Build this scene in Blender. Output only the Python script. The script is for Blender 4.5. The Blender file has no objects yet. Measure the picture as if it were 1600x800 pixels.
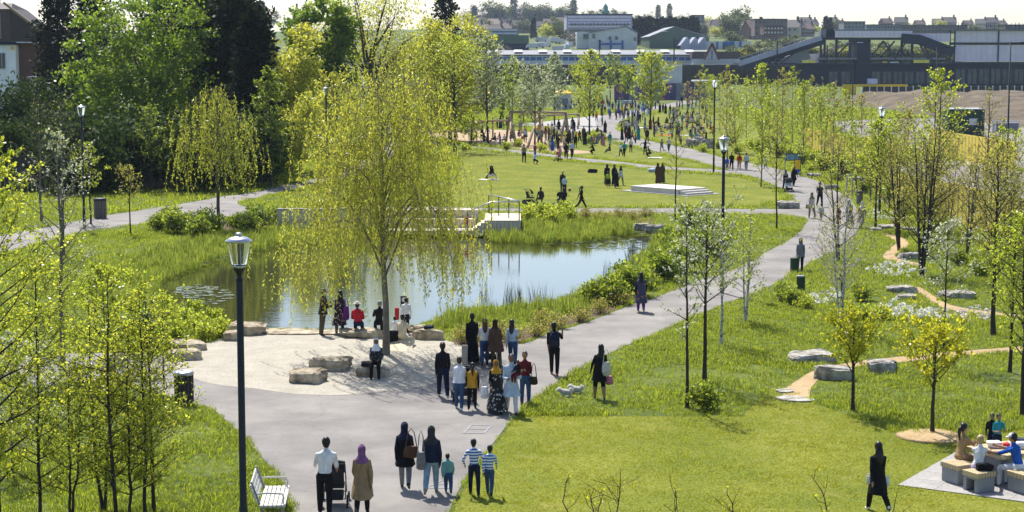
import bpy, bmesh, math, random
import numpy as np
from mathutils import Vector, Matrix
random.seed(7)
R = np.random.default_rng(11)
scene = bpy.context.scene
COL = scene.collection
rad = math.radians
# ---------------------------------------------------------------- camera, sky, sun, exposure
FOC, CX, CY, HOR, CAMZ = 2800.0, 800.0, 400.0, 83.0, 10.15
PITCH = math.atan((CY-HOR)/FOC)
cam_d = bpy.data.cameras.new('camera'); cam = bpy.data.objects.new('camera', cam_d); COL.objects.link(cam)
cam.location = (0, 0, CAMZ); cam.rotation_euler = (math.pi/2-PITCH, 0, 0)
cam_d.sensor_width = 36; cam_d.lens = 36*FOC/1600; cam_d.clip_end = 9000; cam_d.clip_start = .5
scene.camera = cam
SUN_EL, SUN_AZ = rad(55), rad(-20)            # azimuth from +Y, clockwise; the sun stands ahead and to the left
world = bpy.data.worlds.new('World'); scene.world = world; world.use_nodes = True
wn = world.node_tree.nodes; wl = world.node_tree.links
sky = wn.new('ShaderNodeTexSky'); sky.sky_type = 'NISHITA'; sky.sun_disc = False
sky.sun_elevation = SUN_EL; sky.sun_rotation = SUN_AZ; sky.air_density = .8; sky.dust_density = 1.2; sky.ozone_density = 1.6
wn['Background'].inputs[1].default_value = .122
wl.new(sky.outputs[0], wn['Background'].inputs[0])
sd = bpy.data.lights.new('sun', 'SUN'); sd.energy = 4.6; sd.angle = rad(.5); sd.color = (1, .95, .86)
sun = bpy.data.objects.new('sun', sd); COL.objects.link(sun)
sv = Vector((math.sin(SUN_AZ)*math.cos(SUN_EL), math.cos(SUN_AZ)*math.cos(SUN_EL), math.sin(SUN_EL)))
sun.rotation_euler = sv.to_track_quat('Z', 'Y').to_euler(); sun.location = sv*50
vs = scene.view_settings; vs.view_transform = 'Standard'; vs.look = 'None'; vs.gamma = 1; vs.exposure = .73
scene.cycles.max_bounces = 6; scene.cycles.diffuse_bounces = 3; scene.cycles.glossy_bounces = 2
scene.cycles.transmission_bounces = 4; scene.cycles.transparent_max_bounces = 6; scene.cycles.volume_bounces = 0
scene.cycles.caustics_reflective = False; scene.cycles.caustics_refractive = False
scene.cycles.use_adaptive_sampling = True
# ---------------------------------------------------------------- photo pixel -> place
CP, SP = math.cos(PITCH), math.sin(PITCH)
def ray(px, py):
    u = (px-CX)/FOC; v = (CY-py)/FOC
    return (u, CP+v*SP, -SP+v*CP)
def G(px, py, z=0.0):
    d = ray(px, py); t = (CAMZ-z)/(-d[2]); return Vector((d[0]*t, d[1]*t, z))
def AT(px, py, Y):
    d = ray(px, py); t = Y/d[1]; return Vector((d[0]*t, Y, CAMZ+d[2]*t))
def PPM(Y): return FOC/Y
def spline(pts, n=6, closed=True):
    P = np.array(pts, float); N = len(P); out = []
    rng_ = range(N if closed else N-1)
    for i in rng_:
        p0, p1, p2, p3 = (P[(i-1) % N], P[i], P[(i+1) % N], P[(i+2) % N]) if closed else (P[max(i-1, 0)], P[i], P[i+1], P[min(i+2, N-1)])
        for k in range(n):
            t = k/n
            out.append(.5*((2*p1)+(-p0+p2)*t+(2*p0-5*p1+4*p2-p3)*t*t+(-p0+3*p1-3*p2+p3)*t**3))
    if not closed: out.append(P[-1])
    return np.array(out)
def gpoly(pix, z=0.0, n=4, smooth=True):
    w = np.array([G(x, y, z)[:2] for x, y in pix])
    return spline(w, n) if smooth else w
def inside(poly, X, Y):
    r = np.zeros(X.shape, bool); n = len(poly)
    x0, y0 = poly[:, 0].min(), poly[:, 1].min(); x1, y1 = poly[:, 0].max(), poly[:, 1].max()
    bb = (X >= x0) & (X <= x1) & (Y >= y0) & (Y <= y1)
    xs, ys = X[bb], Y[bb]; q = np.zeros(xs.shape, bool)
    j = n-1
    for i in range(n):
        xi, yi = poly[i]; xj, yj = poly[j]
        if yi != yj:
            c = ((yi > ys) != (yj > ys)) & (xs < (xj-xi)*(ys-yi)/(yj-yi)+xi)
            q ^= c
        j = i
    r[bb] = q; return r
def polydist(poly, X, Y):
    best = np.full(X.shape, 1e9); n = len(poly)
    for i in range(n):
        ax, ay = poly[i]; bx, by = poly[(i+1) % n]
        dx, dy = bx-ax, by-ay; L = dx*dx+dy*dy+1e-12
        t = np.clip(((X-ax)*dx+(Y-ay)*dy)/L, 0, 1)
        best = np.minimum(best, np.hypot(X-ax-t*dx, Y-ay-t*dy))
    return best
# ---------------------------------------------------------------- materials
def nt(m): m.use_nodes = True; return m.node_tree.nodes, m.node_tree.links
MATS = {}
def ramp2(n, c1, c2, p1=.35, p2=.65):
    r = n.new('ShaderNodeValToRGB'); e = r.color_ramp.elements
    e[0].position, e[1].position = p1, p2; e[0].color = (*c1, 1); e[1].color = (*c2, 1); return r
def mat(name, c, rough=.8, var=.12, scale=6.0, bump=0.0, bscale=None, spec=.3, metal=0.0, c2=None, coord='Object', p=(.3, .7), stretch=None, detail=4):
    if name in MATS: return MATS[name]
    m = bpy.data.materials.new(name); n, l = nt(m); b = n['Principled BSDF']
    b.inputs['Roughness'].default_value = rough; b.inputs['Specular IOR Level'].default_value = spec; b.inputs['Metallic'].default_value = metal
    tc = n.new('ShaderNodeTexCoord'); out = tc.outputs[coord]
    if coord == 'World':
        pass
    if stretch:
        mp = n.new('ShaderNodeMapping'); mp.inputs['Scale'].default_value = stretch; l.new(out, mp.inputs[0]); out = mp.outputs[0]
    if var > 0 or c2:
        nz = n.new('ShaderNodeTexNoise'); nz.inputs['Scale'].default_value = scale; nz.inputs['Detail'].default_value = detail; nz.inputs['Roughness'].default_value = .6
        l.new(out, nz.inputs[0])
        a = tuple(x*(1-var) for x in c); d = c2 if c2 else tuple(min(1, x*(1+var)) for x in c)
        r = ramp2(n, a, d, *p); l.new(nz.outputs[0], r.inputs[0]); l.new(r.outputs[0], b.inputs['Base Color'])
    else:
        b.inputs['Base Color'].default_value = (*c, 1)
    if bump > 0:
        n2 = n.new('ShaderNodeTexNoise'); n2.inputs['Scale'].default_value = bscale or scale*3; n2.inputs['Detail'].default_value = 5; l.new(out, n2.inputs[0])
        bp = n.new('ShaderNodeBump'); bp.inputs['Strength'].default_value = bump; bp.inputs['Distance'].default_value = .05
        l.new(n2.outputs[0], bp.inputs['Height']); l.new(bp.outputs[0], b.inputs['Normal'])
    MATS[name] = m; return m
def leafmat(name, c1, c2, t1, t2, mix=.5, rough=.5, obj_random=True, spec=.5):
    """a leaf: reflected colour c1..c2, colour of the light that comes through t1..t2, both varying from leaf to leaf"""
    if name in MATS: return MATS[name]
    m = bpy.data.materials.new(name); n, l = nt(m); b = n['Principled BSDF']
    b.inputs['Roughness'].default_value = rough; b.inputs['Specular IOR Level'].default_value = spec
    at = n.new('ShaderNodeAttribute'); at.attribute_name = 'rnd'; fac = at.outputs['Fac']
    if obj_random:
        oi = n.new('ShaderNodeObjectInfo'); ad = n.new('ShaderNodeMath'); ad.operation = 'MULTIPLY_ADD'
        l.new(oi.outputs['Random'], ad.inputs[0]); ad.inputs[1].default_value = .35; l.new(fac, ad.inputs[2])
        sb = n.new('ShaderNodeMath'); sb.operation = 'SUBTRACT'; l.new(ad.outputs[0], sb.inputs[0]); sb.inputs[1].default_value = .17; fac = sb.outputs[0]
    r1 = ramp2(n, c1, c2, .0, 1.); r2 = ramp2(n, t1, t2, .0, 1.)
    l.new(fac, r1.inputs[0]); l.new(fac, r2.inputs[0]); l.new(r1.outputs[0], b.inputs['Base Color'])
    tr = n.new('ShaderNodeBsdfTranslucent'); l.new(r2.outputs[0], tr.inputs[0])
    mx = n.new('ShaderNodeMixShader'); mx.inputs[0].default_value = mix
    l.new(b.outputs[0], mx.inputs[1]); l.new(tr.outputs[0], mx.inputs[2]); l.new(mx.outputs[0], n['Material Output'].inputs[0])
    MATS[name] = m; return m
# ---------------------------------------------------------------- meshes
def link(o, parent=None):
    COL.objects.link(o)
    if parent is not None: o.parent = parent
    return o
def tag(o, label=None, cat=None, group=None, kind=None):
    if label: o['label'] = label
    if cat: o['category'] = cat
    if group: o['group'] = group
    if kind: o['kind'] = kind
    return o
def empty(name, loc=(0, 0, 0), rz=0.0, s=1.0):
    o = bpy.data.objects.new(name, None); o.location = loc; o.rotation_euler = (0, 0, rz); o.scale = (s, s, s); o.empty_display_size = .2
    COL.objects.link(o); return o
def thing(name, label, cat, loc=(0, 0, 0), rz=0.0, s=1.0, group=None): return tag(empty(name, loc, rz, s), label, cat, group)
def npmesh(name, V, Fq, mi=None, smooth=False, rnd=None):
    """mesh from arrays: V (n,3), Fq (m,k) all faces with k corners"""
    me = bpy.data.meshes.new(name); V = np.asarray(V, np.float32); Fq = np.asarray(Fq, np.int32); m, k = Fq.shape
    me.vertices.add(len(V)); me.vertices.foreach_set('co', V.ravel())
    me.loops.add(m*k); me.loops.foreach_set('vertex_index', Fq.ravel())
    me.polygons.add(m); me.polygons.foreach_set('loop_start', np.arange(0, m*k, k, dtype=np.int32))
    if mi is not None: me.polygons.foreach_set('material_index', np.asarray(mi, np.int32))
    if smooth: me.polygons.foreach_set('use_smooth', np.ones(m, bool))
    me.update(calc_edges=True)
    if rnd is not None:
        a = me.attributes.new('rnd', 'FLOAT', 'FACE'); a.data.foreach_set('value', np.asarray(rnd, np.float32))
    return me
class MB:
    """collects shapes into ONE mesh"""
    def __init__(s): s.v = []; s.f = []; s.m = []; s.M = Matrix()
    def add(s, vs, fs, mi=0):
        o = len(s.v); s.v += [tuple(s.M @ Vector(q)) for q in vs]; s.f += [tuple(i+o for i in q) for q in fs]; s.m += [mi]*len(fs); return s
    def box(s, c, d, mi=0, rz=0, rx=0, ry=0, taper=1.0):
        x, y, z = d[0]/2, d[1]/2, d[2]/2; t = taper
        vs = [(-x, -y, -z), (x, -y, -z), (x, y, -z), (-x, y, -z), (-x*t, -y*t, z), (x*t, -y*t, z), (x*t, y*t, z), (-x*t, y*t, z)]
        if rz or rx or ry:
            Q = Matrix.Rotation(rz, 3, 'Z') @ Matrix.Rotation(ry, 3, 'Y') @ Matrix.Rotation(rx, 3, 'X'); vs = [Q @ Vector(q) for q in vs]
        vs = [(q[0]+c[0], q[1]+c[1], q[2]+c[2]) for q in vs]
        return s.add(vs, [(0, 3, 2, 1), (4, 5, 6, 7), (0, 1, 5, 4), (1, 2, 6, 5), (2, 3, 7, 6), (3, 0, 4, 7)], mi)
    def bar(s, p, q, w, h=None, mi=0, up=(0, 0, 1)):
        """box-section bar from p to q"""
        p, q = Vector(p), Vector(q); h = h or w; d = (q-p).normalized(); u = Vector(up)
        if abs(d.dot(u)) > .98: u = Vector((0, 1, 0))
        a = d.cross(u).normalized()*w/2; b = a.cross(d).normalized()*h/2
        vs = [p-a-b, p+a-b, p+a+b, p-a+b, q-a-b, q+a-b, q+a+b, q-a+b]
        return s.add(vs, [(0, 3, 2, 1), (4, 5, 6, 7), (0, 1, 5, 4), (1, 2, 6, 5), (2, 3, 7, 6), (3, 0, 4, 7)], mi)
    def tube(s, pts, rs, n=6, mi=0, cap=True):
        pts = [Vector(p) for p in pts]; N = len(pts)
        if not isinstance(rs, (list, tuple)): rs = [rs]*N
        vs = []; fs = []; u = None
        for i, p in enumerate(pts):
            d = (pts[min(i+1, N-1)]-pts[max(i-1, 0)]).normalized()
            if u is None: u = d.cross(Vector((0, 0, 1)) if abs(d.z) < .95 else Vector((1, 0, 0))).normalized()
            else: u = (u-d*u.dot(d)).normalized()
            w = d.cross(u)
            for k in range(n):
                a = 2*math.pi*k/n; vs.append(p+(u*math.cos(a)+w*math.sin(a))*rs[i])
        for i in range(N-1):
            for k in range(n):
                k2 = (k+1) % n; fs.append((i*n+k, i*n+k2, (i+1)*n+k2, (i+1)*n+k))
        if cap: fs.append(tuple(range(n))[::-1]); fs.append(tuple((N-1)*n+k for k in range(n)))
        return s.add(vs, fs, mi)
    def lathe(s, prof, c=(0, 0, 0), n=16, mi=0, sx=1, sy=1, closed=True, ang=None):
        vs = []; fs = []; N = len(prof)
        for r, z in prof:
            for k in range(n):
                a = 2*math.pi*k/n; vs.append((c[0]+r*sx*math.cos(a), c[1]+r*sy*math.sin(a), c[2]+z))
        for i in range(N-1):
            for k in range(n):
                k2 = (k+1) % n; fs.append((i*n+k, i*n+k2, (i+1)*n+k2, (i+1)*n+k))
        if closed: fs.append(tuple(range(n))[::-1]); fs.append(tuple((N-1)*n+k for k in range(n)))
        return s.add(vs, fs, mi)
    def prism(s, poly, z0, z1, mi=0):
        n = len(poly); vs = [(x, y, z0) for x, y in poly]+[(x, y, z1) for x, y in poly]
        fs = [tuple(range(n))[::-1], tuple(range(n, 2*n))]+[(i, (i+1) % n, n+(i+1) % n, n+i) for i in range(n)]
        return s.add(vs, fs, mi)
    def ell(s, c, r, n=10, m=7, mi=0, Q=None):
        vs = []; fs = []
        for i in range(1, m):
            t = math.pi*i/m
            for k in range(n):
                a = 2*math.pi*k/n; vs.append(Vector((r[0]*math.sin(t)*math.cos(a), r[1]*math.sin(t)*math.sin(a), r[2]*math.cos(t))))
        vs.append(Vector((0, 0, r[2]))); vs.append(Vector((0, 0, -r[2])))
        T, B = len(vs)-2, len(vs)-1
        for i in range(m-2):
            for k in range(n):
                k2 = (k+1) % n; fs.append((i*n+k, (i+1)*n+k, (i+1)*n+k2, i*n+k2))
        for k in range(n):
            k2 = (k+1) % n; fs.append((T, k, k2)); fs.append((B, (m-2)*n+k2, (m-2)*n+k))
        if Q is not None: vs = [Q @ q for q in vs]
        vs = [(q[0]+c[0], q[1]+c[1], q[2]+c[2]) for q in vs]
        return s.add(vs, fs, mi)
    def mesh(s, name, mats, smooth=False, bevel=0):
        me = bpy.data.meshes.new(name); me.from_pydata(s.v, [], s.f)
        if not isinstance(mats, (list, tuple)): mats = [mats]
        for m in mats: me.materials.append(m)
        me.polygons.foreach_set('material_index', s.m)
        if smooth: me.polygons.foreach_set('use_smooth', [True]*len(s.f))
        me.update()
        if bevel:
            bm = bmesh.new(); bm.from_mesh(me)
            bmesh.ops.bevel(bm, geom=bm.edges[:], offset=bevel, segments=1, affect='EDGES', clamp_overlap=True); bm.to_mesh(me); bm.free()
        return me
    def build(s, name, mats, parent=None, smooth=False, bevel=0, loc=None):
        o = bpy.data.objects.new(name, s.mesh(name, mats, smooth, bevel))
        if loc is not None: o.location = loc
        return link(o, parent)
def obj(name, me, parent=None, loc=None, rz=0, s=1, m=None):
    o = bpy.data.objects.new(name, me)
    if loc is not None: o.location = loc
    o.rotation_euler = (0, 0, rz)
    o.scale = s if isinstance(s, (tuple, list)) else (s, s, s)
    if m is not None and not me.materials: me.materials.append(m)
    return link(o, parent)
def children(o): return [c for c in bpy.data.objects if c.parent == o]
def copy_tree(kids, root, loc, rz=0., s=1., label=None):
    """a copy of a thing; kids = list of (child, [grandchildren]) recorded when the first was built"""
    r = root.copy(); COL.objects.link(r); r.location = loc; r.rotation_euler = (0, 0, rz); r.scale = (s, s, s) if not isinstance(s, (tuple, list)) else s
    if label: r['label'] = label
    for ch, gs in kids:
        c = ch.copy(); COL.objects.link(c); c.parent = r
        for g in gs:
            d = g.copy(); COL.objects.link(d); d.parent = c
    return r
def flat(name, poly, z, m, kind='structure'):
    """a flat sheet from a world polygon"""
    bm = bmesh.new(); vs = [bm.verts.new((x, y, z)) for x, y in poly]
    f = bm.faces.new(vs); bm.normal_update()
    if f.normal.z < 0: f.normal_flip()
    bmesh.ops.triangulate(bm, faces=[f], ngon_method='EAR_CLIP')
    me = bpy.data.meshes.new(name); bm.to_mesh(me); bm.free(); me.materials.append(m)
    o = bpy.data.objects.new(name, me); link(o); o['kind'] = kind; return o
# ================================================================ the setting: ground, water, paths, lawns
POND = gpoly([(243, 462), (250, 440), (290, 424), (330, 410), (385, 393), (432, 383), (500, 374), (600, 367), (700, 366), (800, 367), (830, 376), (860, 380), (930, 376), (975, 366), (1004, 362),
              (1032, 374), (1016, 394), (988, 410), (976, 432), (925, 458), (862, 478), (790, 488), (722, 492), (690, 503), (645, 519), (540, 524), (415, 523), (352, 520), (330, 506), (296, 490), (262, 477)], -.2, 4)
GRAVEL = gpoly([(255, 558), (290, 585), (330, 600), (400, 608), (460, 616), (530, 618), (600, 612), (665, 603), (712, 588), (738, 566), (730, 545), (690, 530), (640, 518), (560, 519), (420, 517), (355, 526), (300, 545)], 0, 4)
ASPH = gpoly([(40, 610), (165, 590), (235, 612), (302, 632), (330, 638), (350, 655), (375, 677), (398, 703), (425, 733), (445, 765), (462, 800), (490, 880), (560, 1000), (660, 1000), (682, 880), (702, 800), (716, 768),
              (738, 733), (762, 704), (800, 656), (830, 628), (873, 597), (950, 553), (1026, 521), (1066, 503), (1133, 475), (1200, 449), (1243, 425), (1282, 402), (1322, 384), (1345, 352), (1336, 322),
              (1322, 306), (1296, 294), (1282, 284), (1254, 276), (1222, 266), (1190, 258), (1150, 251), (1112, 242), (1076, 232), (1026, 223), (996, 215), (975, 208), (964, 200), (972, 190), (990, 182),
              (1012, 176), (1040, 170), (1062, 165), (1090, 158), (1076, 156), (1045, 162), (1010, 169), (975, 174), (945, 180), (932, 190), (934, 202), (945, 212), (965, 222), (990, 228), (1008, 232), (1050, 243), (1100, 256), (1140, 266), (1180, 278), (1202, 286),
              (1226, 298), (1246, 316), (1232, 325), (1200, 327), (1100, 326), (1000, 326), (900, 326), (830, 326), (780, 326), (700, 324), (600, 323), (480, 326), (420, 330), (380, 322), (372, 316), (400, 309), (440, 301), (480, 292), (540, 279), (590, 260), (620, 240), (636, 225), (620, 222),
              (596, 230), (570, 250), (530, 268), (475, 284), (430, 292), (400, 300), (350, 307), (300, 316), (250, 324), (205, 331), (165, 337), (130, 344), (60, 358), (-30, 378), (-40, 408), (62, 381), (120, 366), (160, 358),
              (207, 352), (250, 347), (300, 343), (350, 341), (400, 338), (440, 334), (600, 331), (700, 330), (800, 332), (900, 334), (1000, 334), (1100, 334), (1200, 335), (1226, 336), (1252, 340), (1260, 348), (1238, 372), (1200, 393), (1160, 416), (1100, 436), (1050, 455), (1017, 468), (975, 481),
              (912, 506), (857, 521), (820, 537), (722, 547), (722, 562), (700, 582), (660, 594), (600, 603), (530, 608), (460, 606), (400, 599), (335, 592), (300, 578), (262, 556), (150, 552), (40, 560)], 0, 3)
THIN = gpoly([(640, 219), (690, 223), (760, 231), (820, 236), (880, 244), (950, 251), (1025, 259), (1100, 264), (1160, 268), (1178, 275), (1100, 269), (1025, 264), (950, 256), (880, 249), (820, 241), (760, 235), (690, 227), (640, 223)], 0, 3)
MEADOW_LAWN = gpoly([(700, 318), (720, 262), (712, 234), (760, 239), (820, 245), (880, 253), (950, 260), (1025, 268), (1100, 273), (1160, 279), (1196, 292), (1216, 306), (1200, 319), (1100, 322), (900, 322), (780, 321)], 0, 3)
CROWD_LAWN = gpoly([(880, 241), (905, 222), (930, 214), (960, 226), (1005, 237), (1050, 247), (1100, 259), (1040, 258), (960, 248)], 0, 3)
CROWD_LAWN2 = gpoly([(968, 198), (985, 188), (1020, 180), (1060, 172), (1120, 172), (1190, 200), (1240, 240), (1190, 250), (1112, 236), (1076, 227), (1026, 218), (990, 210)], 0, 3)
MOWN = gpoly([(806, 652), (830, 650), (1000, 651), (1160, 651), (1180, 630), (1205, 606), (1240, 612), (1275, 632), (1325, 650), (1400, 676), (1490, 688), (1640, 664), (1700, 760), (1700, 1000), (700, 1000), (690, 880), (708, 800), (722, 770), (744, 736), (768, 706)], 0, 3, smooth=False)
SAND = gpoly([(650, 210), (700, 206), (745, 202), (800, 204), (860, 210), (895, 222), (880, 232), (925, 237), (905, 240), (850, 238), (800, 231), (760, 226), (700, 218)], 0, 3)
FARPAVE = gpoly([(800, 196), (850, 190), (905, 184), (945, 180), (934, 190), (936, 202), (900, 208), (850, 198)], 0, 3)
DIRT1 = gpoly([(1236, 624), (1222, 612), (1250, 592), (1275, 578), (1330, 566), (1400, 558), (1500, 549), (1640, 539), (1640, 545), (1500, 557), (1400, 567), (1330, 575), (1290, 587), (1268, 605), (1262, 624)], 0, 3)
DIRT2 = gpoly([(1376, 364), (1402, 369), (1420, 378), (1414, 390), (1398, 399), (1416, 408), (1440, 412), (1440, 417), (1404, 412), (1380, 402), (1388, 390), (1400, 380), (1392, 373)], 0, 3)
DIRT3 = gpoly([(1436, 448), (1460, 463), (1486, 477), (1545, 487), (1640, 497), (1640, 501), (1545, 492), (1480, 483), (1450, 468), (1430, 453)], 0, 3)
SLAB = gpoly([(1402, 759), (1466, 730), (1500, 715), (1640, 740), (1700, 800)], 0, 1, smooth=False)
_p0, _p1, _p2 = G(1402.5, 759), G(1466, 729.5), G(1600, 785.5)
_a = (_p2-_p0).normalized(); _b = Vector((-_a.y, _a.x, 0))
SLAB = np.array([(_p0+_a*u+_b*v)[:2] for u, v in ((0, 0), (6.2, 0), (6.2, 4.2), (0, 4.2))])
BED1 = gpoly([(700, 541), (740, 546), (820, 534), (857, 518), (912, 503), (975, 478), (960, 470), (900, 488), (850, 503), (800, 520), (720, 528)], 0, 3)
BED2 = gpoly([(345, 346), (440, 339), (440, 352), (400, 358), (345, 360)], 0, 3)
BED3 = gpoly([(905, 336), (1010, 337), (1020, 350), (990, 352), (900, 346)], 0, 3)

def hill(X, Y):
    """far ground rising to the town behind the railway"""
    e = np.clip((Y-630)/60, 0, 1); t = np.clip((Y-690)/1000, 0, 1)
    return e*e*(3-2*e)*11+t*(20+3*np.sin(X*.004+1)+2*np.sin(X*.0021))
def ground_z(X, Y):
    z = hill(X, Y)
    near = (Y > 40) & (Y < 125) & (np.abs(X) < 40)
    d = np.full(X.shape, 9.0); 
    if near.any():
        xs, ys = X[near], Y[near]; dd = polydist(POND, xs, ys); ins = inside(POND, xs, ys); d[near] = np.where(ins, -dd, dd)
    bank = np.where(d > .7, 0, np.where(d > 0, -.2*(1-d/.7), -.2-.8*np.clip(-d/2.0, 0, 1)))
    return z+bank
def axis(parts):
    out = [np.arange(a, b, s) for a, b, s in parts]; return np.concatenate(out+[[parts[-1][1]]])
ax_x = axis([(-2600, -600, 100), (-600, -120, 24), (-120, -26, 4), (-26, 28, .42), (28, 120, 4), (120, 600, 24), (600, 2600, 100)])
ax_y = axis([(-60, 30, 6), (30, 60, 2), (60, 110, .42), (110, 200, 6), (200, 600, 20), (600, 720, 8), (720, 1700, 50), (1700, 6000, 300)])
XX, YY = np.meshgrid(ax_x, ax_y); ZZ = ground_z(XX, YY)
nx, ny = len(ax_x), len(ax_y); idx = np.arange(nx*ny).reshape(ny, nx)
FF = np.stack([idx[:-1, :-1], idx[:-1, 1:], idx[1:, 1:], idx[1:, :-1]], -1).reshape(-1, 4)
m_soil = mat('rough_ground', (.06, .10, .014), .95, .3, .35, bump=.6, bscale=9, c2=(.13, .16, .022), p=(.3, .72), detail=8)
ground = obj('ground', npmesh('ground', np.stack([XX, YY, ZZ], -1).reshape(-1, 3), FF, smooth=True), m=m_soil); ground['kind'] = 'structure'

# water
m_water = bpy.data.materials.new('pond_water'); n, l = nt(m_water); b = n['Principled BSDF']
b.inputs['Base Color'].default_value = (.045, .05, .016, 1); b.inputs['Roughness'].default_value = .04; b.inputs['IOR'].default_value = 1.7; b.inputs['Specular IOR Level'].default_value = .5
b.inputs['Specular Tint'].default_value = (1, .95, .82, 1)
tc = n.new('ShaderNodeTexCoord'); mp = n.new('ShaderNodeMapping'); mp.inputs['Scale'].default_value = (.7, 2.6, 1); l.new(tc.outputs['Object'], mp.inputs[0])
nz = n.new('ShaderNodeTexNoise'); nz.inputs['Scale'].default_value = 1.6; nz.inputs['Detail'].default_value = 4; l.new(mp.outputs[0], nz.inputs[0])
bp = n.new('ShaderNodeBump'); bp.inputs['Strength'].default_value = .07; bp.inputs['Distance'].default_value = .05; l.new(nz.outputs[0], bp.inputs['Height']); l.new(bp.outputs[0], b.inputs['Normal'])
cen = POND.mean(0)
big = POND+(POND-cen)/np.linalg.norm(POND-cen, axis=1)[:, None]*.25
flat('pond_water', big, -.2, m_water)

def lawnmat(name, c1, c2):
    m = bpy.data.materials.new(name); n, l = nt(m); b = n['Principled BSDF']; b.inputs['Roughness'].default_value = .95; b.inputs['Specular IOR Level'].default_value = .1
    tc = n.new('ShaderNodeTexCoord'); a = n.new('ShaderNodeTexNoise'); a.inputs['Scale'].default_value = .32; a.inputs['Detail'].default_value = 6; a.inputs['Roughness'].default_value = .65; l.new(tc.outputs['Object'], a.inputs[0])
    f = n.new('ShaderNodeTexNoise'); f.inputs['Scale'].default_value = 14; f.inputs['Detail'].default_value = 5; l.new(tc.outputs['Object'], f.inputs[0])
    r = ramp2(n, c1, c2, .34, .66); l.new(a.outputs[0], r.inputs[0])
    mx = n.new('ShaderNodeMix'); mx.data_type = 'RGBA'; mx.blend_type = 'MULTIPLY'; mx.inputs[0].default_value = .75; l.new(r.outputs[0], mx.inputs[6])
    r3 = ramp2(n, (.30, .34, .28), (1.3, 1.3, 1.2), .32, .62); l.new(f.outputs[0], r3.inputs[0]); l.new(r3.outputs[0], mx.inputs[7]); l.new(mx.outputs[2], b.inputs['Base Color'])
    w = n.new('ShaderNodeTexNoise'); w.inputs['Scale'].default_value = .55; w.inputs['Detail'].default_value = 7; w.inputs['Roughness'].default_value = .7; l.new(tc.outputs['Object'], w.inputs[0]); rw = ramp2(n, (0, 0, 0), (.55, .55, .55), .56, .74); l.new(w.outputs[0], rw.inputs[0])
    m3 = n.new('ShaderNodeMix'); m3.data_type = 'RGBA'; l.new(rw.outputs[0], m3.inputs[0]); l.new(mx.outputs[2], m3.inputs[6]); m3.inputs[7].default_value = (.27, .225, .08, 1); l.new(m3.outputs[2], b.inputs['Base Color'])
    bp = n.new('ShaderNodeBump'); bp.inputs['Strength'].default_value = .7; bp.inputs['Distance'].default_value = .04; l.new(f.outputs[0], bp.inputs['Height']); l.new(bp.outputs[0], b.inputs['Normal'])
    return m
m_lawn = lawnmat('mown_lawn', (.115, .15, .018), (.215, .22, .035))
flat('lawn', MOWN, .004, m_lawn); flat('lawn', MEADOW_LAWN, .004, m_lawn); flat('lawn', CROWD_LAWN, .004, m_lawn); flat('lawn', CROWD_LAWN2, .004, m_lawn)

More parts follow.
